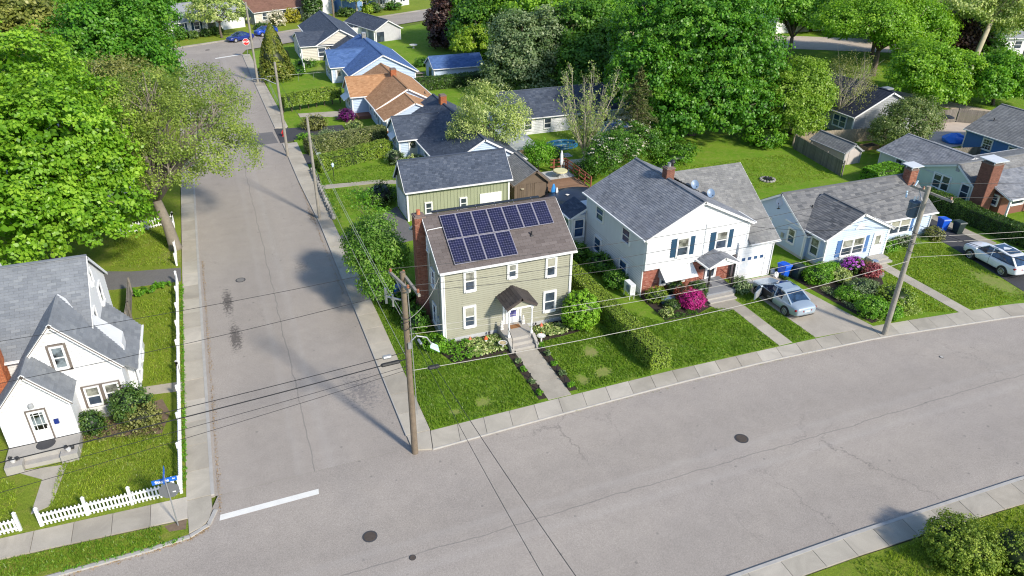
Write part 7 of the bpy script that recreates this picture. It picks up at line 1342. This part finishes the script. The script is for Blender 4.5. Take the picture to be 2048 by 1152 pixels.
tree('dark green tree filling the top between the two maples', (73, 98), [(73, 98, 4.5, 4, 4, 4), (76, 101, 6, 4, 4, 4), (69, 97, 4, 4, 4, 4)], .42, L_FRESH, 900, 18, 1.0, M_BARK, .4, name='maple_tree')
tree('light cream green tree behind the slate roofed garage', (23.4, 63.8), [(23.4, 64, 4.6, 3.0, 2.9, 2.9), (21.5, 64, 3.8, 2.0, 2.2, 2.1), (25.3, 64.2, 4.2, 2.1, 2.1, 2.3), (23.0, 65.5, 6.1, 1.9, 1.9, 1.7)], .17, L_PALE, 1200, 16, .45, M_BARK, .16, name='pale_leaved_tree', inner=.4, up=.5, asp=.5)
# bare upward tree
Q = T('bare_tree', 'nearly bare multi-stemmed tree with pale upward twigs in the back yard', 'tree', (32.8, 62.6, 0)); rg = random.Random(5); m = MB(); tw = []
for k in range(13):
    a = k*.52+rg.uniform(-.2, .2); r1 = rg.uniform(.6, 3.9); h = rg.uniform(6.2, 9.4)-r1*.5; p0 = Vector((32.8, 62.6, .6)); p1 = p0+Vector((r1*.45*math.cos(a), r1*.45*math.sin(a), h*.35)); p2 = p0+Vector((r1*.85*math.cos(a), r1*.85*math.sin(a), h*.7)); p3 = p0+Vector((r1*math.cos(a), r1*math.sin(a), h)); m.tube([p0, p1, p2, p3], [.09, .065, .035, .01], 6)
    for j in range(16):
        t = rg.uniform(.25, .98); q = p0.lerp(p1, t/.4) if t < .4 else (p1.lerp(p2, (t-.4)/.35) if t < .75 else p2.lerp(p3, (t-.75)/.25)); b = a+rg.uniform(-1.5, 1.5); l = rg.uniform(.7, 1.9)*(1.15-t*.5); e = q+Vector((math.cos(b)*l*.6, math.sin(b)*l*.6, l*rg.uniform(.35, 1.0))); m.tube([q, q.lerp(e, .5)+Vector((0, 0, -.05)), e], [.026, .018, .006], 4, False); tw += [q.lerp(e, rg.uniform(.3, 1)) for _ in range(5)]
        for jj in range(2): e2 = e.lerp(q, rg.uniform(0, .6)); e3 = e2+Vector((rg.uniform(-.4, .4), rg.uniform(-.4, .4), rg.uniform(.2, .7))); m.tube([e2, e3], [.012, .004], 4, False); tw.append(e3)
m.tube([(32.8, 62.6, -.1), (32.8, 62.6, .9)], [.2, .15], 8); m.build('trunk', M_PALEBARK, Q)
tw = np.array([tuple(p) for p in tw]); tw = np.repeat(tw, 3, 0)+RNG.normal(0, .12, (len(tw)*3, 3)); low = np.c_[32.8+RNG.normal(0, 1.2, 1500), 62.6+RNG.normal(0, 1.2, 1500), RNG.uniform(1, 4.6, 1500)]; pp = np.vstack([tw, low]); leaf_object('crown', pp, RNG.normal(size=pp.shape)+np.array([0, 0, .5]), .1, L_PALE, RNG.normal(.4, .2, len(pp)), Q)
# hemlock: drooping tiers
def conifer(label, x, y, h, r, mat, n, leaf, tiers=12, name='hemlock_tree', bare=.12):
    Q = T(name, label, 'conifer', (x, y, 0)); rg = random.Random(int(x*9)); m = MB(); m.tube([(x, y, -.1), (x, y, h*.5), (x+.1, y, h)], [.2, .12, .02], 7); P_ = []
    for k in range(tiers*6):
        t = bare+(1-bare)*(k/(tiers*6)); a = k*2.4+rg.uniform(-.3, .3); l = r*(1-t)**.7*rg.uniform(.65, 1.1); z = h*t; e = Vector((x+l*math.cos(a), y+l*math.sin(a), z-l*.12+.1)); s = Vector((x, y, z)); mid = s.lerp(e, .5)+Vector((0, 0, l*.12)); m.tube([s, mid, e], [.04, .025, .008], 4, False)
        for j in range(int(n/(tiers*6))): f = rg.uniform(.15, 1.02); q = s.lerp(mid, f*2) if f < .5 else mid.lerp(e, (f-.5)*2); w = l*.28*(1.1-f); P_.append((q.x+rg.gauss(0, w), q.y+rg.gauss(0, w), q.z+rg.gauss(0, .08)-.05))
    m.build('trunk', M_BARK, Q); P_ = np.array(P_); leaf_object('crown', P_, RNG.normal(0, .4, P_.shape)+np.array([0, 0, 1.]), leaf, mat, RNG.normal(.45, .22, len(P_)), Q, asp=.4)
conifer('thin drooping hemlock in front of the giant maple', 37.9, 61.8, 8.8, 3.3, leafmat('hemlock_bright', (.06, .09, .035), (.14, .17, .06), (.26, .26, .1), .25), 9000, .2)
tree('white flowering dogwood behind the white house roof', (33.5, 57.5), [(33.5, 57.5, 2.6, 2.5, 2.4, 1.7), (35.6, 58.8, 3.0, 1.9, 1.9, 1.5), (31.8, 57, 2.0, 1.7, 1.7, 1.5), (37.3, 58.5, 2.4, 1.8, 1.8, 1.4)], .15, L_DEEP, 900, 16, .42, M_BARK, .14, name='dogwood_tree')
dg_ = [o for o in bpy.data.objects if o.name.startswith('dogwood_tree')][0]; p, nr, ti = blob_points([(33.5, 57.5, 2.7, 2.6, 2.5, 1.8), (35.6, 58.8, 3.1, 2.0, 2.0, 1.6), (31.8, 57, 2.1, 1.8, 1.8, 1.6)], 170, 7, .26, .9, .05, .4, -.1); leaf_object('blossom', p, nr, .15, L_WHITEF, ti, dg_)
tree('small light green tree beside the closed parasol', (27.2, 61.0), [(27.2, 61, 1.7, 1.5, 1.4, 1.3)], .13, Lf, 300, 14, .35, M_BARK, .08, name='small_tree')
for (x, y, rx, h, mt, l) in ((29.5, 63.5, 1.4, 1.3, Ld, 'dark shrub beside the bare tree trunk'), (30.8, 57.6, 1.5, 1.7, Ld, 'shrub behind the red deck railing'), (40.5, 58.5, 1.8, 1.4, Lf, 'low shrubs behind the garage wing roof'), (38.0, 56.6, 1.2, 1.2, Lf, 'small shrub behind the garage chimney')): bush(l, x, y, rx, rx, h, mt, .15, 1300, cr=.3)
# right background
tree('round yellow green tree left of the grey house', (58, 62.5), [(58.6, 63, 5.0, 3.1, 3.0, 2.9), (56.9, 60.3, 2.7, 2.6, 2.4, 2.5), (55.9, 62, 3.6, 2.3, 2.4, 2.9), (60.3, 62.3, 4.2, 2.0, 2.2, 2.3)], .2, leafmat('yellow_green_leaf', (.12, .24, .02), (.24, .4, .035), (.38, .52, .09), .4), 1700, 17, .55, M_BARK, .22, name='yellow_green_tree')
tree('sparse twiggy tree beside the dark roof of the grey house', (63.6, 61.6), [(63.6, 62, 4.6, 3, 3, 3.2), (66.2, 63.5, 5.2, 2.6, 2.6, 2.6)], .12, Lo, 500, 12, .6, M_PALEBARK, .18, core=False, twigs=9, ntips=16, name='twiggy_tree', tr=.4)
tree('rounded shrubby tree with pale tips behind the pale green house', (64.6, 54), [(64.9, 54, 2.9, 2.6, 2.6, 2.2), (67.2, 54.8, 3.1, 2.4, 2.4, 2.0), (62.7, 53.7, 2.3, 1.9, 1.9, 1.8)], .15, leafmat('viburnum_leaf', (.06, .11, .02), (.13, .2, .04), (.3, .34, .13), .25), 1500, 17, .45, M_BARK, .18, name='viburnum_tree')
tree('light green maple behind the viburnum', (84, 68), [(83.7, 68, 3.8, 3.8, 3.8, 3.4), (79.6, 67, 3.9, 2.9, 2.9, 2.7), (86.6, 66.5, 3.4, 3, 3, 2.8), (83, 65, 2.2, 3.4, 2.6, 2.1)], .27, Lm, 1400, 17, .65, M_BARK, .25, name='maple_tree')
tree('young bright maple at the right edge behind the strong blue house', (90.5, 63.5), [(91, 64, 3.6, 2.8, 2.8, 2.8), (92.4, 62, 3.0, 2.2, 2.2, 2.4), (87.8, 62.4, 2.8, 2.0, 2.0, 2.2)], .27, Lf, 1000, 17, .65, M_BARK, .2, name='maple_tree')
tree('large lime green maple with dark trunk in the top right', (88, 80.8), [(87.2, 82, 7.6, 4.8, 4.8, 3.2), (83.4, 84, 7.0, 3.8, 3.8, 3.0), (94, 82, 7.2, 4.6, 4.6, 3.2), (92, 86, 10.3, 4.8, 4.8, 3.2), (98.4, 82, 5.6, 3.4, 3.4, 2.8), (88.5, 78.6, 5.6, 3.2, 2.8, 2.0)], .27, Lm, 1700, 30, .95, M_BARK, .42, fork=(88, 80.8, 3.6), ntips=16, name='maple_tree', bottom=-.35)
tree('upright maple with dark trunk left of the lime green maple', (84, 94), [(85, 96, 6.6, 3.6, 3.6, 2.8), (82.4, 98, 7.8, 3.2, 3.2, 2.8), (90, 98, 7.2, 3.8, 3.8, 3.2)], .36, Lf, 1100, 18, .9, M_BARK, .35, fork=(84, 94, 3.2), name='maple_tree', bottom=-.35)
tree('leaning sycamore with a long pale trunk in the top right corner', (101.8, 76.6), [(106.8, 80, 8.2, 3.8, 3.8, 2.8), (102.3, 80, 9.2, 3.2, 3.2, 2.2), (110.6, 78, 6.6, 3.4, 3.4, 2.8), (107, 77, 11, 3.4, 3.4, 2)], .3, L_PALE, 1500, 15, .9, plain('sycamore_bark', (.4, .35, .24), .85, .25, 2), .42, fork=(105.2, 78, 7.6), ntips=18, twigs=5, core=False, name='sycamore_tree', bottom=-.4)
tree('very dark copper beech behind the leaning sycamore', (106.5, 84.5), [(106.5, 84.5, 3.6, 3.6, 3.4, 3.4), (103, 85.5, 4.8, 3.4, 3.4, 3.2), (108.5, 83, 2.4, 3.2, 3.2, 2.4)], .4, L_COPPER, 1100, 18, .95, M_BARK, .4, name='copper_beech')
tree('deep green tree behind the pale pole at the right edge', (113, 84), [(112.5, 85, 3.2, 3.6, 3.4, 3.4), (116, 86, 5.4, 3.6, 3.6, 3.4), (109.5, 80, 1.9, 2.8, 2.6, 2.2)], .36, Ld, 700, 18, .8, M_BARK, .25)
tree('full green tree filling the gap above the lime green maple', (99, 92), [(97, 92, 6.6, 4, 4, 3.4), (101, 91, 5.2, 3.6, 3.6, 3.4)], .36, L_GIANT, 600, 18, .8, M_BARK, .3, fork=(99, 92, 3))
tree('low light green tree between the young maple and the patio', (87.5, 69), [(88, 70, 2.6, 3, 3, 2.6), (85.5, 72, 4.4, 3, 3, 2.8)], .27, Lm, 520, 18, .65, M_BARK, .2)
# belt of trees along the top edge
TB = [(-28, 153, 6, Ld), (-17, 156, 6, Lf), (-6, 163, 6, Lf), (5, 168, 6, Ld), (-24, 160, 7, Lf), (-33, 158, 7, Ld), (60, 139, 6, Lf), (53, 142, 6, Ld), (68, 133, 7, Lm), (76, 124, 6, Lf), (92, 138, 6, Ld), (100, 128, 6, Lf), (112, 122, 6, Lm), (124, 112, 6, Lf), (132, 100, 6, Ld), (66, 120, 6, Lf), (126, 92, 6, Ld), (60, 128, 6, L_GIANT), (104, 112, 5, Lf), (80, 112, 5, Ld), (110, 101, 5, L_GIANT)]
wh = ['first', 'second', 'third', 'fourth', 'fifth', 'sixth', 'seventh', 'eighth', 'ninth', 'tenth', 'eleventh', 'twelfth', 'thirteenth', 'fourteenth', 'fifteenth', 'sixteenth', 'seventeenth', 'eighteenth', 'nineteenth', 'twentieth', 'twenty-first']
for i, ((x, y, r_, mt), w) in enumerate(sorted(zip(TB, wh), key=lambda q: q[0][0]-.4*q[0][1])):
    tree('background tree at the top edge, %s in the row counted from the left' % wh[i], (x, y), [(x, y, r_*.8, r_*.8, r_*.8, r_*.75), (x+r_*.5, y-1, r_*.6, r_*.55, r_*.55, r_*.55), (x-r_*.5, y-1, r_*.6, r_*.55, r_*.55, r_*.55)], .42, mt, 480, 15, 1.2, M_BARK, .35, group='belt of trees along the top edge', name='background_tree')
# small tree beside the main house and its thin sapling
tree('dark green tree between the side street and the solar house chimney', (7.7, 42.0), [(7.9, 43, 4.5, 1.2, 1.4, 1.2), (6.9, 41.2, 3.8, 1.15, 1.3, 1.3), (8.2, 41, 3.6, 1.2, 1.3, 1.5), (7.1, 39.7, 2.7, 1.0, 1.1, 1.1), (8.5, 42.8, 3.0, 1.3, 1.5, 1.5), (7.3, 44.4, 3.4, 1.2, 1.3, 1.3)], .15, leafmat('small_tree_leaf', (0.057, 0.162, 0.019), (0.133, 0.294, 0.0304), (0.266, 0.418, 0.076), .35), 1200, 16, .4, M_BARK, .14, ntips=10, name='small_tree', asp=.55)
tree('thin leafy sapling on the patchy lawn beyond the dark green tree', (8.8, 49.5), [(8.8, 50, 3.4, .9, 1.1, 1.4), (8.4, 52, 3.2, .9, 1.6, .9), (9.5, 48.5, 3.0, .9, .9, 1.1)], .13, Lf, 120, 11, .3, M_BARK, .05, name='sapling', core=False, twigs=3)
bush('dark shrub below the small tree at the chimney base', 9.0, 38.2, .75, 1.2, 1.5, Ld, .13, 2200, cr=.25); bush('dark shrub behind the corner pole by the sage wall', 8.9, 40.6, .9, 1.0, 1.3, Ld, .13, 1600, cr=.25); bush('low shrub at the left corner of the sage house', 9.5, 35.6, .7, .7, .8, Lf, .12, 1500, cr=.2)
bush('dense shrub at the garage side of the patchy lawn', 11.6, 58.5, 1.1, 1.6, 1.7, L_HEDGED, .14, 1800, cr=.28)
# hedges
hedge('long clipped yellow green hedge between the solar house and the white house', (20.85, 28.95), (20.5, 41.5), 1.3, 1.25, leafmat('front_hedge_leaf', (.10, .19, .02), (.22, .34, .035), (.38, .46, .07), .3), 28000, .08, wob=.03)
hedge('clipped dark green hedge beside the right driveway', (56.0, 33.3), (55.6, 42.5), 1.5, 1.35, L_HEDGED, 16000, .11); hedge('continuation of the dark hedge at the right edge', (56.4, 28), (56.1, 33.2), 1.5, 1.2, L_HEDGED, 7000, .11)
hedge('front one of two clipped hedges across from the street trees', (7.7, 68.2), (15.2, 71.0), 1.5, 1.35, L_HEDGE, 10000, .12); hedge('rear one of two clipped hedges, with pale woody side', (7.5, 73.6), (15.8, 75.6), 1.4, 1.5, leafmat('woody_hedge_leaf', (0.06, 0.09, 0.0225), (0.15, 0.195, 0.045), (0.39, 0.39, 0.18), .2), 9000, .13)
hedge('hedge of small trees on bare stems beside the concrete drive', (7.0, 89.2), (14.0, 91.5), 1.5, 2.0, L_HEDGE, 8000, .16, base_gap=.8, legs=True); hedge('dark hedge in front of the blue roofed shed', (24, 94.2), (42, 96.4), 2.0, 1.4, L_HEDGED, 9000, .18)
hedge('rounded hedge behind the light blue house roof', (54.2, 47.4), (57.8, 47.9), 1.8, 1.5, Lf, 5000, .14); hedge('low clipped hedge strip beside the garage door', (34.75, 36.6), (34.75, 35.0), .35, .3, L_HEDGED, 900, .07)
# bushes of the front gardens
bush('large round bright green bush at the right corner of the solar house', 18.55, 34.6, 1.12, 1.1, 2.45, leafmat('bright_round_leaf', (0.114, 0.266, 0.0152), (0.228, 0.456, 0.0285), (0.38, 0.608, 0.057), .35), .09, 15000, lumps=1, rough=.1, cr=.1)
bush('squared clipped bush with a slanted top at the left corner of the brick front', 24.7, 35.75, .75, .6, 1.05, L_HEDGE, .07, 2400, lumps=2, rough=.7, cr=.12); bush('tall egg shaped yew left of the front steps of the brick house', 27.45, 35.1, .62, .62, 1.35, L_YEW, .06, 4200, lumps=1, rough=.2, cr=.1); bush('magenta azalea bush in full bloom in front of the brick wall', 26.55, 34.35, .85, .8, 1.15, L_PINK, .07, 4200, cr=.14, name='azalea_bush')
bush('red tinged azalea behind the magenta one', 26.4, 35.15, .75, .5, 1.2, leafmat('rusty_leaf', (.1, .06, .02), (.3, .06, .04), (.45, .08, .08), .2), .07, 2200, cr=.14); bush('small green yew below the awning window', 26.3, 35.95, .65, .4, 1.15, L_YEW, .06, 1600, cr=.12); bush('low dark bush left of the magenta azalea', 25.2, 34.55, .5, .5, .65, L_YEW, .06, 1700, cr=.12); bush('small pale green bush near the hedge of the brick house', 24.35, 33.95, .42, .42, .6, L_PALE, .07, 1100, cr=.12)
bush('dark shrub on the left wall of the white house, further back', 23.2, 40.9, .8, 1.2, 1.3, Ld, .13, 2400, cr=.26); bush('dark shrub on the left wall of the white house, nearer the heat pump', 23.2, 38.6, .8, 1.0, 1.2, Ld, .12, 2400, cr=.26); bush('dark shrub by the fence behind the clipped hedge', 22.6, 43.3, .8, 1.0, 1.2, Ld, .13, 1800, cr=.26)
bush('white flowering shrub right of the brick house steps', 30.75, 34.95, .6, .7, .95, L_GREYG, .1, 2000, cr=.2); 
for (x, y, rx, h, mt, l) in ((36.6, 34.1, .95, 1.15, Lf, 'bright green round bush right of the dark bin'), (37.6, 34.6, .75, 1.05, Lf, 'narrow green bush behind the round one near the bins'), (38.2, 33.7, .7, .85, L_PALE, 'yellowish low bush in the middle of the shrub bed'), (37.0, 31.6, .8, .8, Lf, 'round green bush above the white flowers'), (36.8, 29.4, 1.0, 1.25, Lf, 'largest bright green bush near the pavement end of the bed'), (37.7, 28.7, .75, .95, Lf, 'small green bush beside the grey pole'), (39.3, 29.9, 1.35, 1.25, leafmat('spotted_leaf', (0.09, 0.18, 0.0216), (0.198, 0.324, 0.036), (0.396, 0.486, 0.09)), 'wide bright shrub between the pole and the lawn'), (38.3, 31.6, 1.1, 1.05, L_GREYG, 'dark shrub with lilac flowers in the middle of the bed'), (38.6, 34.9, .6, .8, Lf, 'green bush under the blue shuttered window')):
    bush(l, x, y, rx, rx*.9, h, mt, .1, int(3300*rx), cr=.18)
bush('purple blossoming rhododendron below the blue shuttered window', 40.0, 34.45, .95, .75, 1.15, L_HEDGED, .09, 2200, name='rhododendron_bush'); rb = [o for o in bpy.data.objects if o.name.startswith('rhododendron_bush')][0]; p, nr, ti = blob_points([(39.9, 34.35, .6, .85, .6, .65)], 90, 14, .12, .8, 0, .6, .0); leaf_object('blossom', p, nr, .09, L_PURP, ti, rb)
bush('rose pink azalea at the corner of the lawn of the light blue house', 40.9, 33.6, .75, .75, .95, L_ROSE, .08, 2200, name='azalea_bush'); bush('rusty green azalea between the purple and rose ones', 40.5, 34.0, .6, .6, 1.0, leafmat('bronze_leaf', (.09, .06, .02), (.2, .12, .04), (.3, .17, .07), .2), .08, 1500)
bush('green foundation shrubs right of the light blue house door', 45.2, 36.3, 1.0, .6, .7, Lf, .1, 2000, cr=.2); bush('mixed shrub under the right window of the light blue house', 47.2, 36.5, .9, .55, .7, L_GREYG, .1, 1800, cr=.2); bush('climbing shrub at the right corner of the light blue house', 50.2, 36.5, .6, .7, 1.0, Lo, .11, 1500, cr=.22)
bush('large rounded bush in the bottom right corner', 25.2, 12.9, 1.5, 1.45, 1.75, L_MOUND, .08, 16000, lumps=3, rough=.6, cr=.16, per=16); bush('second part of the clipped mound at the bottom right edge', 27.1, 11.7, 1.4, 1.4, 1.5, L_MOUND, .09, 6000, lumps=3, rough=.6, cr=.16)
bush('dark yew at the right corner of the cottage', -6.65, 34.75, 1.0, .9, 2.0, L_YEW, .1, 4200, lumps=3, cr=.2); bush('leafy climber covering the cottage corner below the yew', -6.2, 34.0, .8, .8, 1.3, Lo, .1, 2600, cr=.2); bush('dark bush between the cottage stoop and the window', -8.45, 34.3, .6, .6, 1.25, L_YEW, .09, 2600, lumps=2, cr=.18)
bush('bright magenta plum bush by the orange roofed house', 13.3, 83.6, .95, .95, 1.35, L_PLUM, .13, 1600, cr=.22); bush('white edged round bush at the corner of the pale blue house', 15.0, 67.6, .95, .95, 1.35, L_GREYG, .12, 1800, cr=.2); bush('low bush by the door of the pale blue house', 16.9, 67.4, .8, .6, .8, L_CREAMY, .12, 900, cr=.2)
bush('wispy shrub behind the side street drive', 9.6, 81.8, 1.4, 1.2, 1.5, Lo, .14, 1500, cr=.35); bush('wispy low shrub in front of the rear clipped hedge', 10.3, 77.6, 1.5, 1.0, 1.0, L_GREYG, .14, 1200, cr=.35); bush('small shrub beside the dark asphalt drive', 8.0, 78.5, .9, .6, .6, Lf, .13, 700, cr=.25); bush('flower shrub on the rockery of the orange roofed house', 13.6, 80.6, .9, 1.2, .7, L_CREAMY, .13, 1000, cr=.25)
bush('dark low shrub on the lawn behind the blue roofed house', 29.2, 107.2, 1.6, 1.2, 1.3, Ld, .2, 900, cr=.35); bush('bright green round bush beyond the blue shed', 43.5, 104.5, 1.6, 1.4, 1.8, Ll, .22, 900, cr=.35)
bush('shrub by the side of the bright blue roofed house', 12.9, 112.8, 1.6, 1.4, 1.0, Ld, .2, 700, cr=.35); bush('dark shrubs inside the far side garden fence', 10.8, 107.5, 1.5, 1.5, 1.1, Ld, .2, 800, cr=.35)
for (x, y, r_, h, mt, l) in ((52.6, 60.3, 2.6, 2.0, Lf, 'undergrowth at the foot of the giant maple, left of the grey fence'), (54.3, 62, 2.2, 2.6, Ld, 'dark undergrowth below the yellow green tree'), (41.8, 60, 2.2, 1.6, Ld, 'dark undergrowth left of the giant maple trunk'), (41, 107.5, 2.5, 2.2, Ld, 'dark bushes right of the small lime maple'), (46, 103, 3, 2.2, Ld, 'dark thicket behind the blue shed')): bush(l, x, y, r_, r_*.8, h, mt, .2, 1900, cr=.4, lumps=4)
# beds
sheet('mulch_bed', [(9.6, 35.0), (10.2, 33.4), (13.4, 33.6), (13.45, 35.78), (10.2, 35.78), (9.6, 36.2)], .045, M_MULCH); sheet('mulch_bed', [(15.35, 33.9), (18.6, 34.2), (18.6, 35.78), (15.35, 35.78)], .045, M_MULCH)
sheet('mulch_bed', rect(13.28, 13.72, 28.8, 33.9), .046, M_MULCH); sheet('mulch_bed', rect(15.12, 15.6, 28.9, 33.9), .046, M_MULCH); sheet('mulch_bed', [(24, 33.4), (26.2, 33.3), (27.9, 33.9), (27.9, 36.7), (24, 36.7)], .045, M_MULCH)
sheet('soil_bed', [(36.1, 28.5), (39.9, 28.9), (40.3, 31.5), (41.5, 33.1), (41.6, 35.5), (38.3, 35.6), (37.2, 36.5), (35.2, 36.6)], .045, M_MULCH); sheet('soil_bed', [(-9.2, 34.0), (-5.4, 33.0), (-5.0, 34.6), (-5.4, 36), (-9, 35.4)], .045, M_DIRT); sheet('soil_patch', [(-4.35, 26.0), (-4.3, 26.6), (-5.2, 26.5), (-5.0, 26.1)], .036, M_DIRT)
HB = [(10.2, 33.7), (13.3, 33.8), (13.3, 35.5), (10.3, 35.6)]
flowerbed('cream edged hostas filling the bed left of the porch', scatter([(11.2, 33.75), (13.4, 33.85), (13.35, 35.4), (11.2, 35.5)], 150), L_CREAMY, per=13, h=.28, leaf=.16, name='hosta_bed'); flowerbed('cream edged hostas filling the bed right of the porch', scatter([(15.5, 34.2), (18.2, 34.3), (17.3, 35.4), (15.4, 35.5)], 130), L_CREAMY, per=13, h=.28, leaf=.16, name='hosta_bed')
flowerbed('mixed green plants at the left corner bed of the solar house', scatter([(9.6, 34.9), (10.2, 33.5), (11.6, 33.6), (11.5, 35.5), (10.2, 35.6)], 70), Lf, per=16, h=.4, leaf=.11, name='plant_bed')
for i, (x, y) in enumerate(((13.5, 29.2), (13.48, 30.25), (13.5, 31.5), (13.5, 32.4), (15.35, 29.25), (15.38, 30.4), (15.35, 31.4), (15.4, 32.5), (15.4, 33.4))):
    side = 'left' if i < 4 else 'right'; nn_ = ['nearest the pavement', 'second from the pavement', 'third from the pavement', 'fourth from the pavement', 'closest to the steps'][i if i < 4 else i-4]
    o = flowerbed('leafy clump on the %s edge of the front walk, %s' % (side, nn_), [(x+random.uniform(-.12, .12), y+random.uniform(-.16, .16)) for _ in range(9)], Lf if i % 2 == 0 else Lg, per=16, h=.3, leaf=.12, cr=.13, name='plant_clump', cat='plant', kind=None)
flowerbed('small green plants along the front of the brick house bed', scatter([(24, 33.3), (26.2, 33.25), (26.6, 33.8), (24, 34.0)], 50), Ld, per=11, h=.2, leaf=.08); flowerbed('white flowering ground cover along the driveway edge', scatter([(36.0, 33.2), (36.0, 29.9), (36.7, 29.7), (36.7, 33.0)], 90), L_CREAMY, per=12, h=.3, leaf=.07, name='flower_bed'); flowerbed('pale ground cover around the grey pole', scatter([(36.4, 28.4), (40.2, 28.2), (40.3, 29.0), (36.8, 29.0)], 80), L_PALE, per=11, h=.22, leaf=.08, name='ground_cover')
flowerbed('low plants along the front of the light blue house', scatter([(44.2, 35.6), (50.5, 36.2), (50.5, 37.2), (44.2, 37.2)], 90), L_GREYG, per=12, h=.35, leaf=.1); flowerbed('leafy plants between the garage and the light blue house', scatter([(35.0, 36.6), (37.6, 36.6), (37.6, 34.9), (36.2, 35.0)], 60), Lf, per=12, h=.35, leaf=.12)
flowerbed('yellow green ground cover below the cottage windows', scatter([(-9.0, 33.6), (-5.4, 32.6), (-5.0, 34.8), (-8.9, 34.6)], 150), Lo, per=13, h=.28, leaf=.09, name='ground_cover'); flowerbed('row of daylilies beside the left driveway', scatter([(-7.0, 47.9), (-5.0, 49.0), (-5.0, 49.5), (-7.4, 49.0)], 45), Lf, per=16, h=.4, leaf=.16, name='daylily_bed'); flowerbed('weeds at the foot of the long picket fence', scatter(rect(-4.42, -4.28, 28.6, 49), 260), Lf, per=7, h=.16, leaf=.08, cr=.1, name='weeds')
flowerbed('weeds growing along the kerb by the verge', [(a, -1.2*0+25.45+random.uniform(-.1, .1)) for a in [random.uniform(-9, -4.4) for _ in range(70)]], Lf, per=6, h=.12, leaf=.07, cr=.1, name='weeds'); flowerbed('weeds along the joint of the main road kerb', [(a, 27.22+random.uniform(-.04, .04)) for a in [random.uniform(14, 36) for _ in range(60)]], Lo, per=4, h=.05, leaf=.04, cr=.07, name='weeds')
flowerbed('plants at the foot of the stone wall', scatter(rect(7.3, 7.8, 56, 69), 60), Ld, per=9, h=.25, leaf=.1)
# grass blades on the nearer lawns
DN = 170
grass('short green grass on the left front lawn of the solar house', [(7.2, 28.5), (13.25, 28.6), (13.25, 33.5), (9.9, 33.5), (9.4, 35.4), (9.3, 48), (7.3, 48)], DN, L_GRASS, bald=[(10.47, 29.69)+(.5, .45), (8.75, 29.45)+(.4, .3)]); grass('short green grass between the front walk and the clipped hedge', [(15.62, 28.65), (20.2, 28.7), (20.0, 34.2), (15.62, 33.9)], DN, L_GRASS, bald=[(18.0, 32.0, .5, .8), (17.74, 29.84)+(.6, .5), (17.94, 31.86)+(.5, .4), (16.28, 29.63)+(.4, .6)])
grass('short grass in front of the brick house', [(21.6, 28.7), (28.8, 28.5), (28.8, 33.0), (27.8, 33.6), (26, 33.2), (23.6, 33.4), (21.6, 36.5)], 140, L_GRASS); grass('grass strip between walk and driveway', [(29.9, 28.5), (31.5, 28.45), (31.3, 34.5), (30.0, 33.9)], 140, L_GRASS)
grass('light grass left of the walk of the light blue house', [(40.2, 28.4), (42.4, 27.6), (42.4, 34.4), (41.8, 33.0), (40.4, 31.3)], 90, L_GRASSY); grass('light grass between the walk and the right driveway', [(43.5, 27.5), (48.8, 27.1), (50.2, 35.4), (49.8, 36.2), (44.2, 35.6), (43.5, 34.4)], 90, L_GRASSY, bald=[(48.4, 29.6, 1.0, 2.0)])
grass('light grass in the cottage garden', [(-10, 28.6), (-4.7, 28.6), (-4.7, 32.9), (-8.8, 33.6), (-9.8, 32)], 120, L_GRASSY); grass('light grass left of the cottage path', [(-15, 28.7), (-11, 28.7), (-11.6, 31.8), (-12.4, 32.4), (-15, 32.4)], 90, L_GRASSY); grass('grass below the big maple beyond the left driveway', [(-4.75, 52.3), (-4.9, 59.5), (-9, 58.5), (-9, 53.5)], 60, L_GRASSY); grass('light grass between cottage and long fence', [(-6.2, 37.6), (-4.7, 37.6), (-4.7, 48.8), (-7.2, 47.5), (-6.2, 43)], 90, L_GRASSY); grass('grass on the verge at the bottom left', [(-11.5, 25.65), (-5.3, 25.65), (-5.3, 26.5), (-11.3, 26.9)], 170, L_GRASS)
grass('grass at the bottom right', [(21, 14.3), (31, 13.95), (34, 13.3), (34, 9), (20, 9)], 110, L_GRASSY); grass('grass on the patchy lawn along the side street', [(7.4, 57.4), (12.4, 57.6), (15.8, 61.4), (7.5, 63.2)], 60, L_GRASS, bald=[(11.20, 62.55)+(1.8, 1.5)]); grass('grass in front of the front clipped hedge', [(7.5, 64.5), (15.5, 62.8), (15.4, 68.5), (8, 67)], 60, L_GRASS)
grass('grass on the rear lawn behind the garage wing', [(38, 50), (53, 50), (53, 57), (40, 57.5)], 40, L_GRASSY)
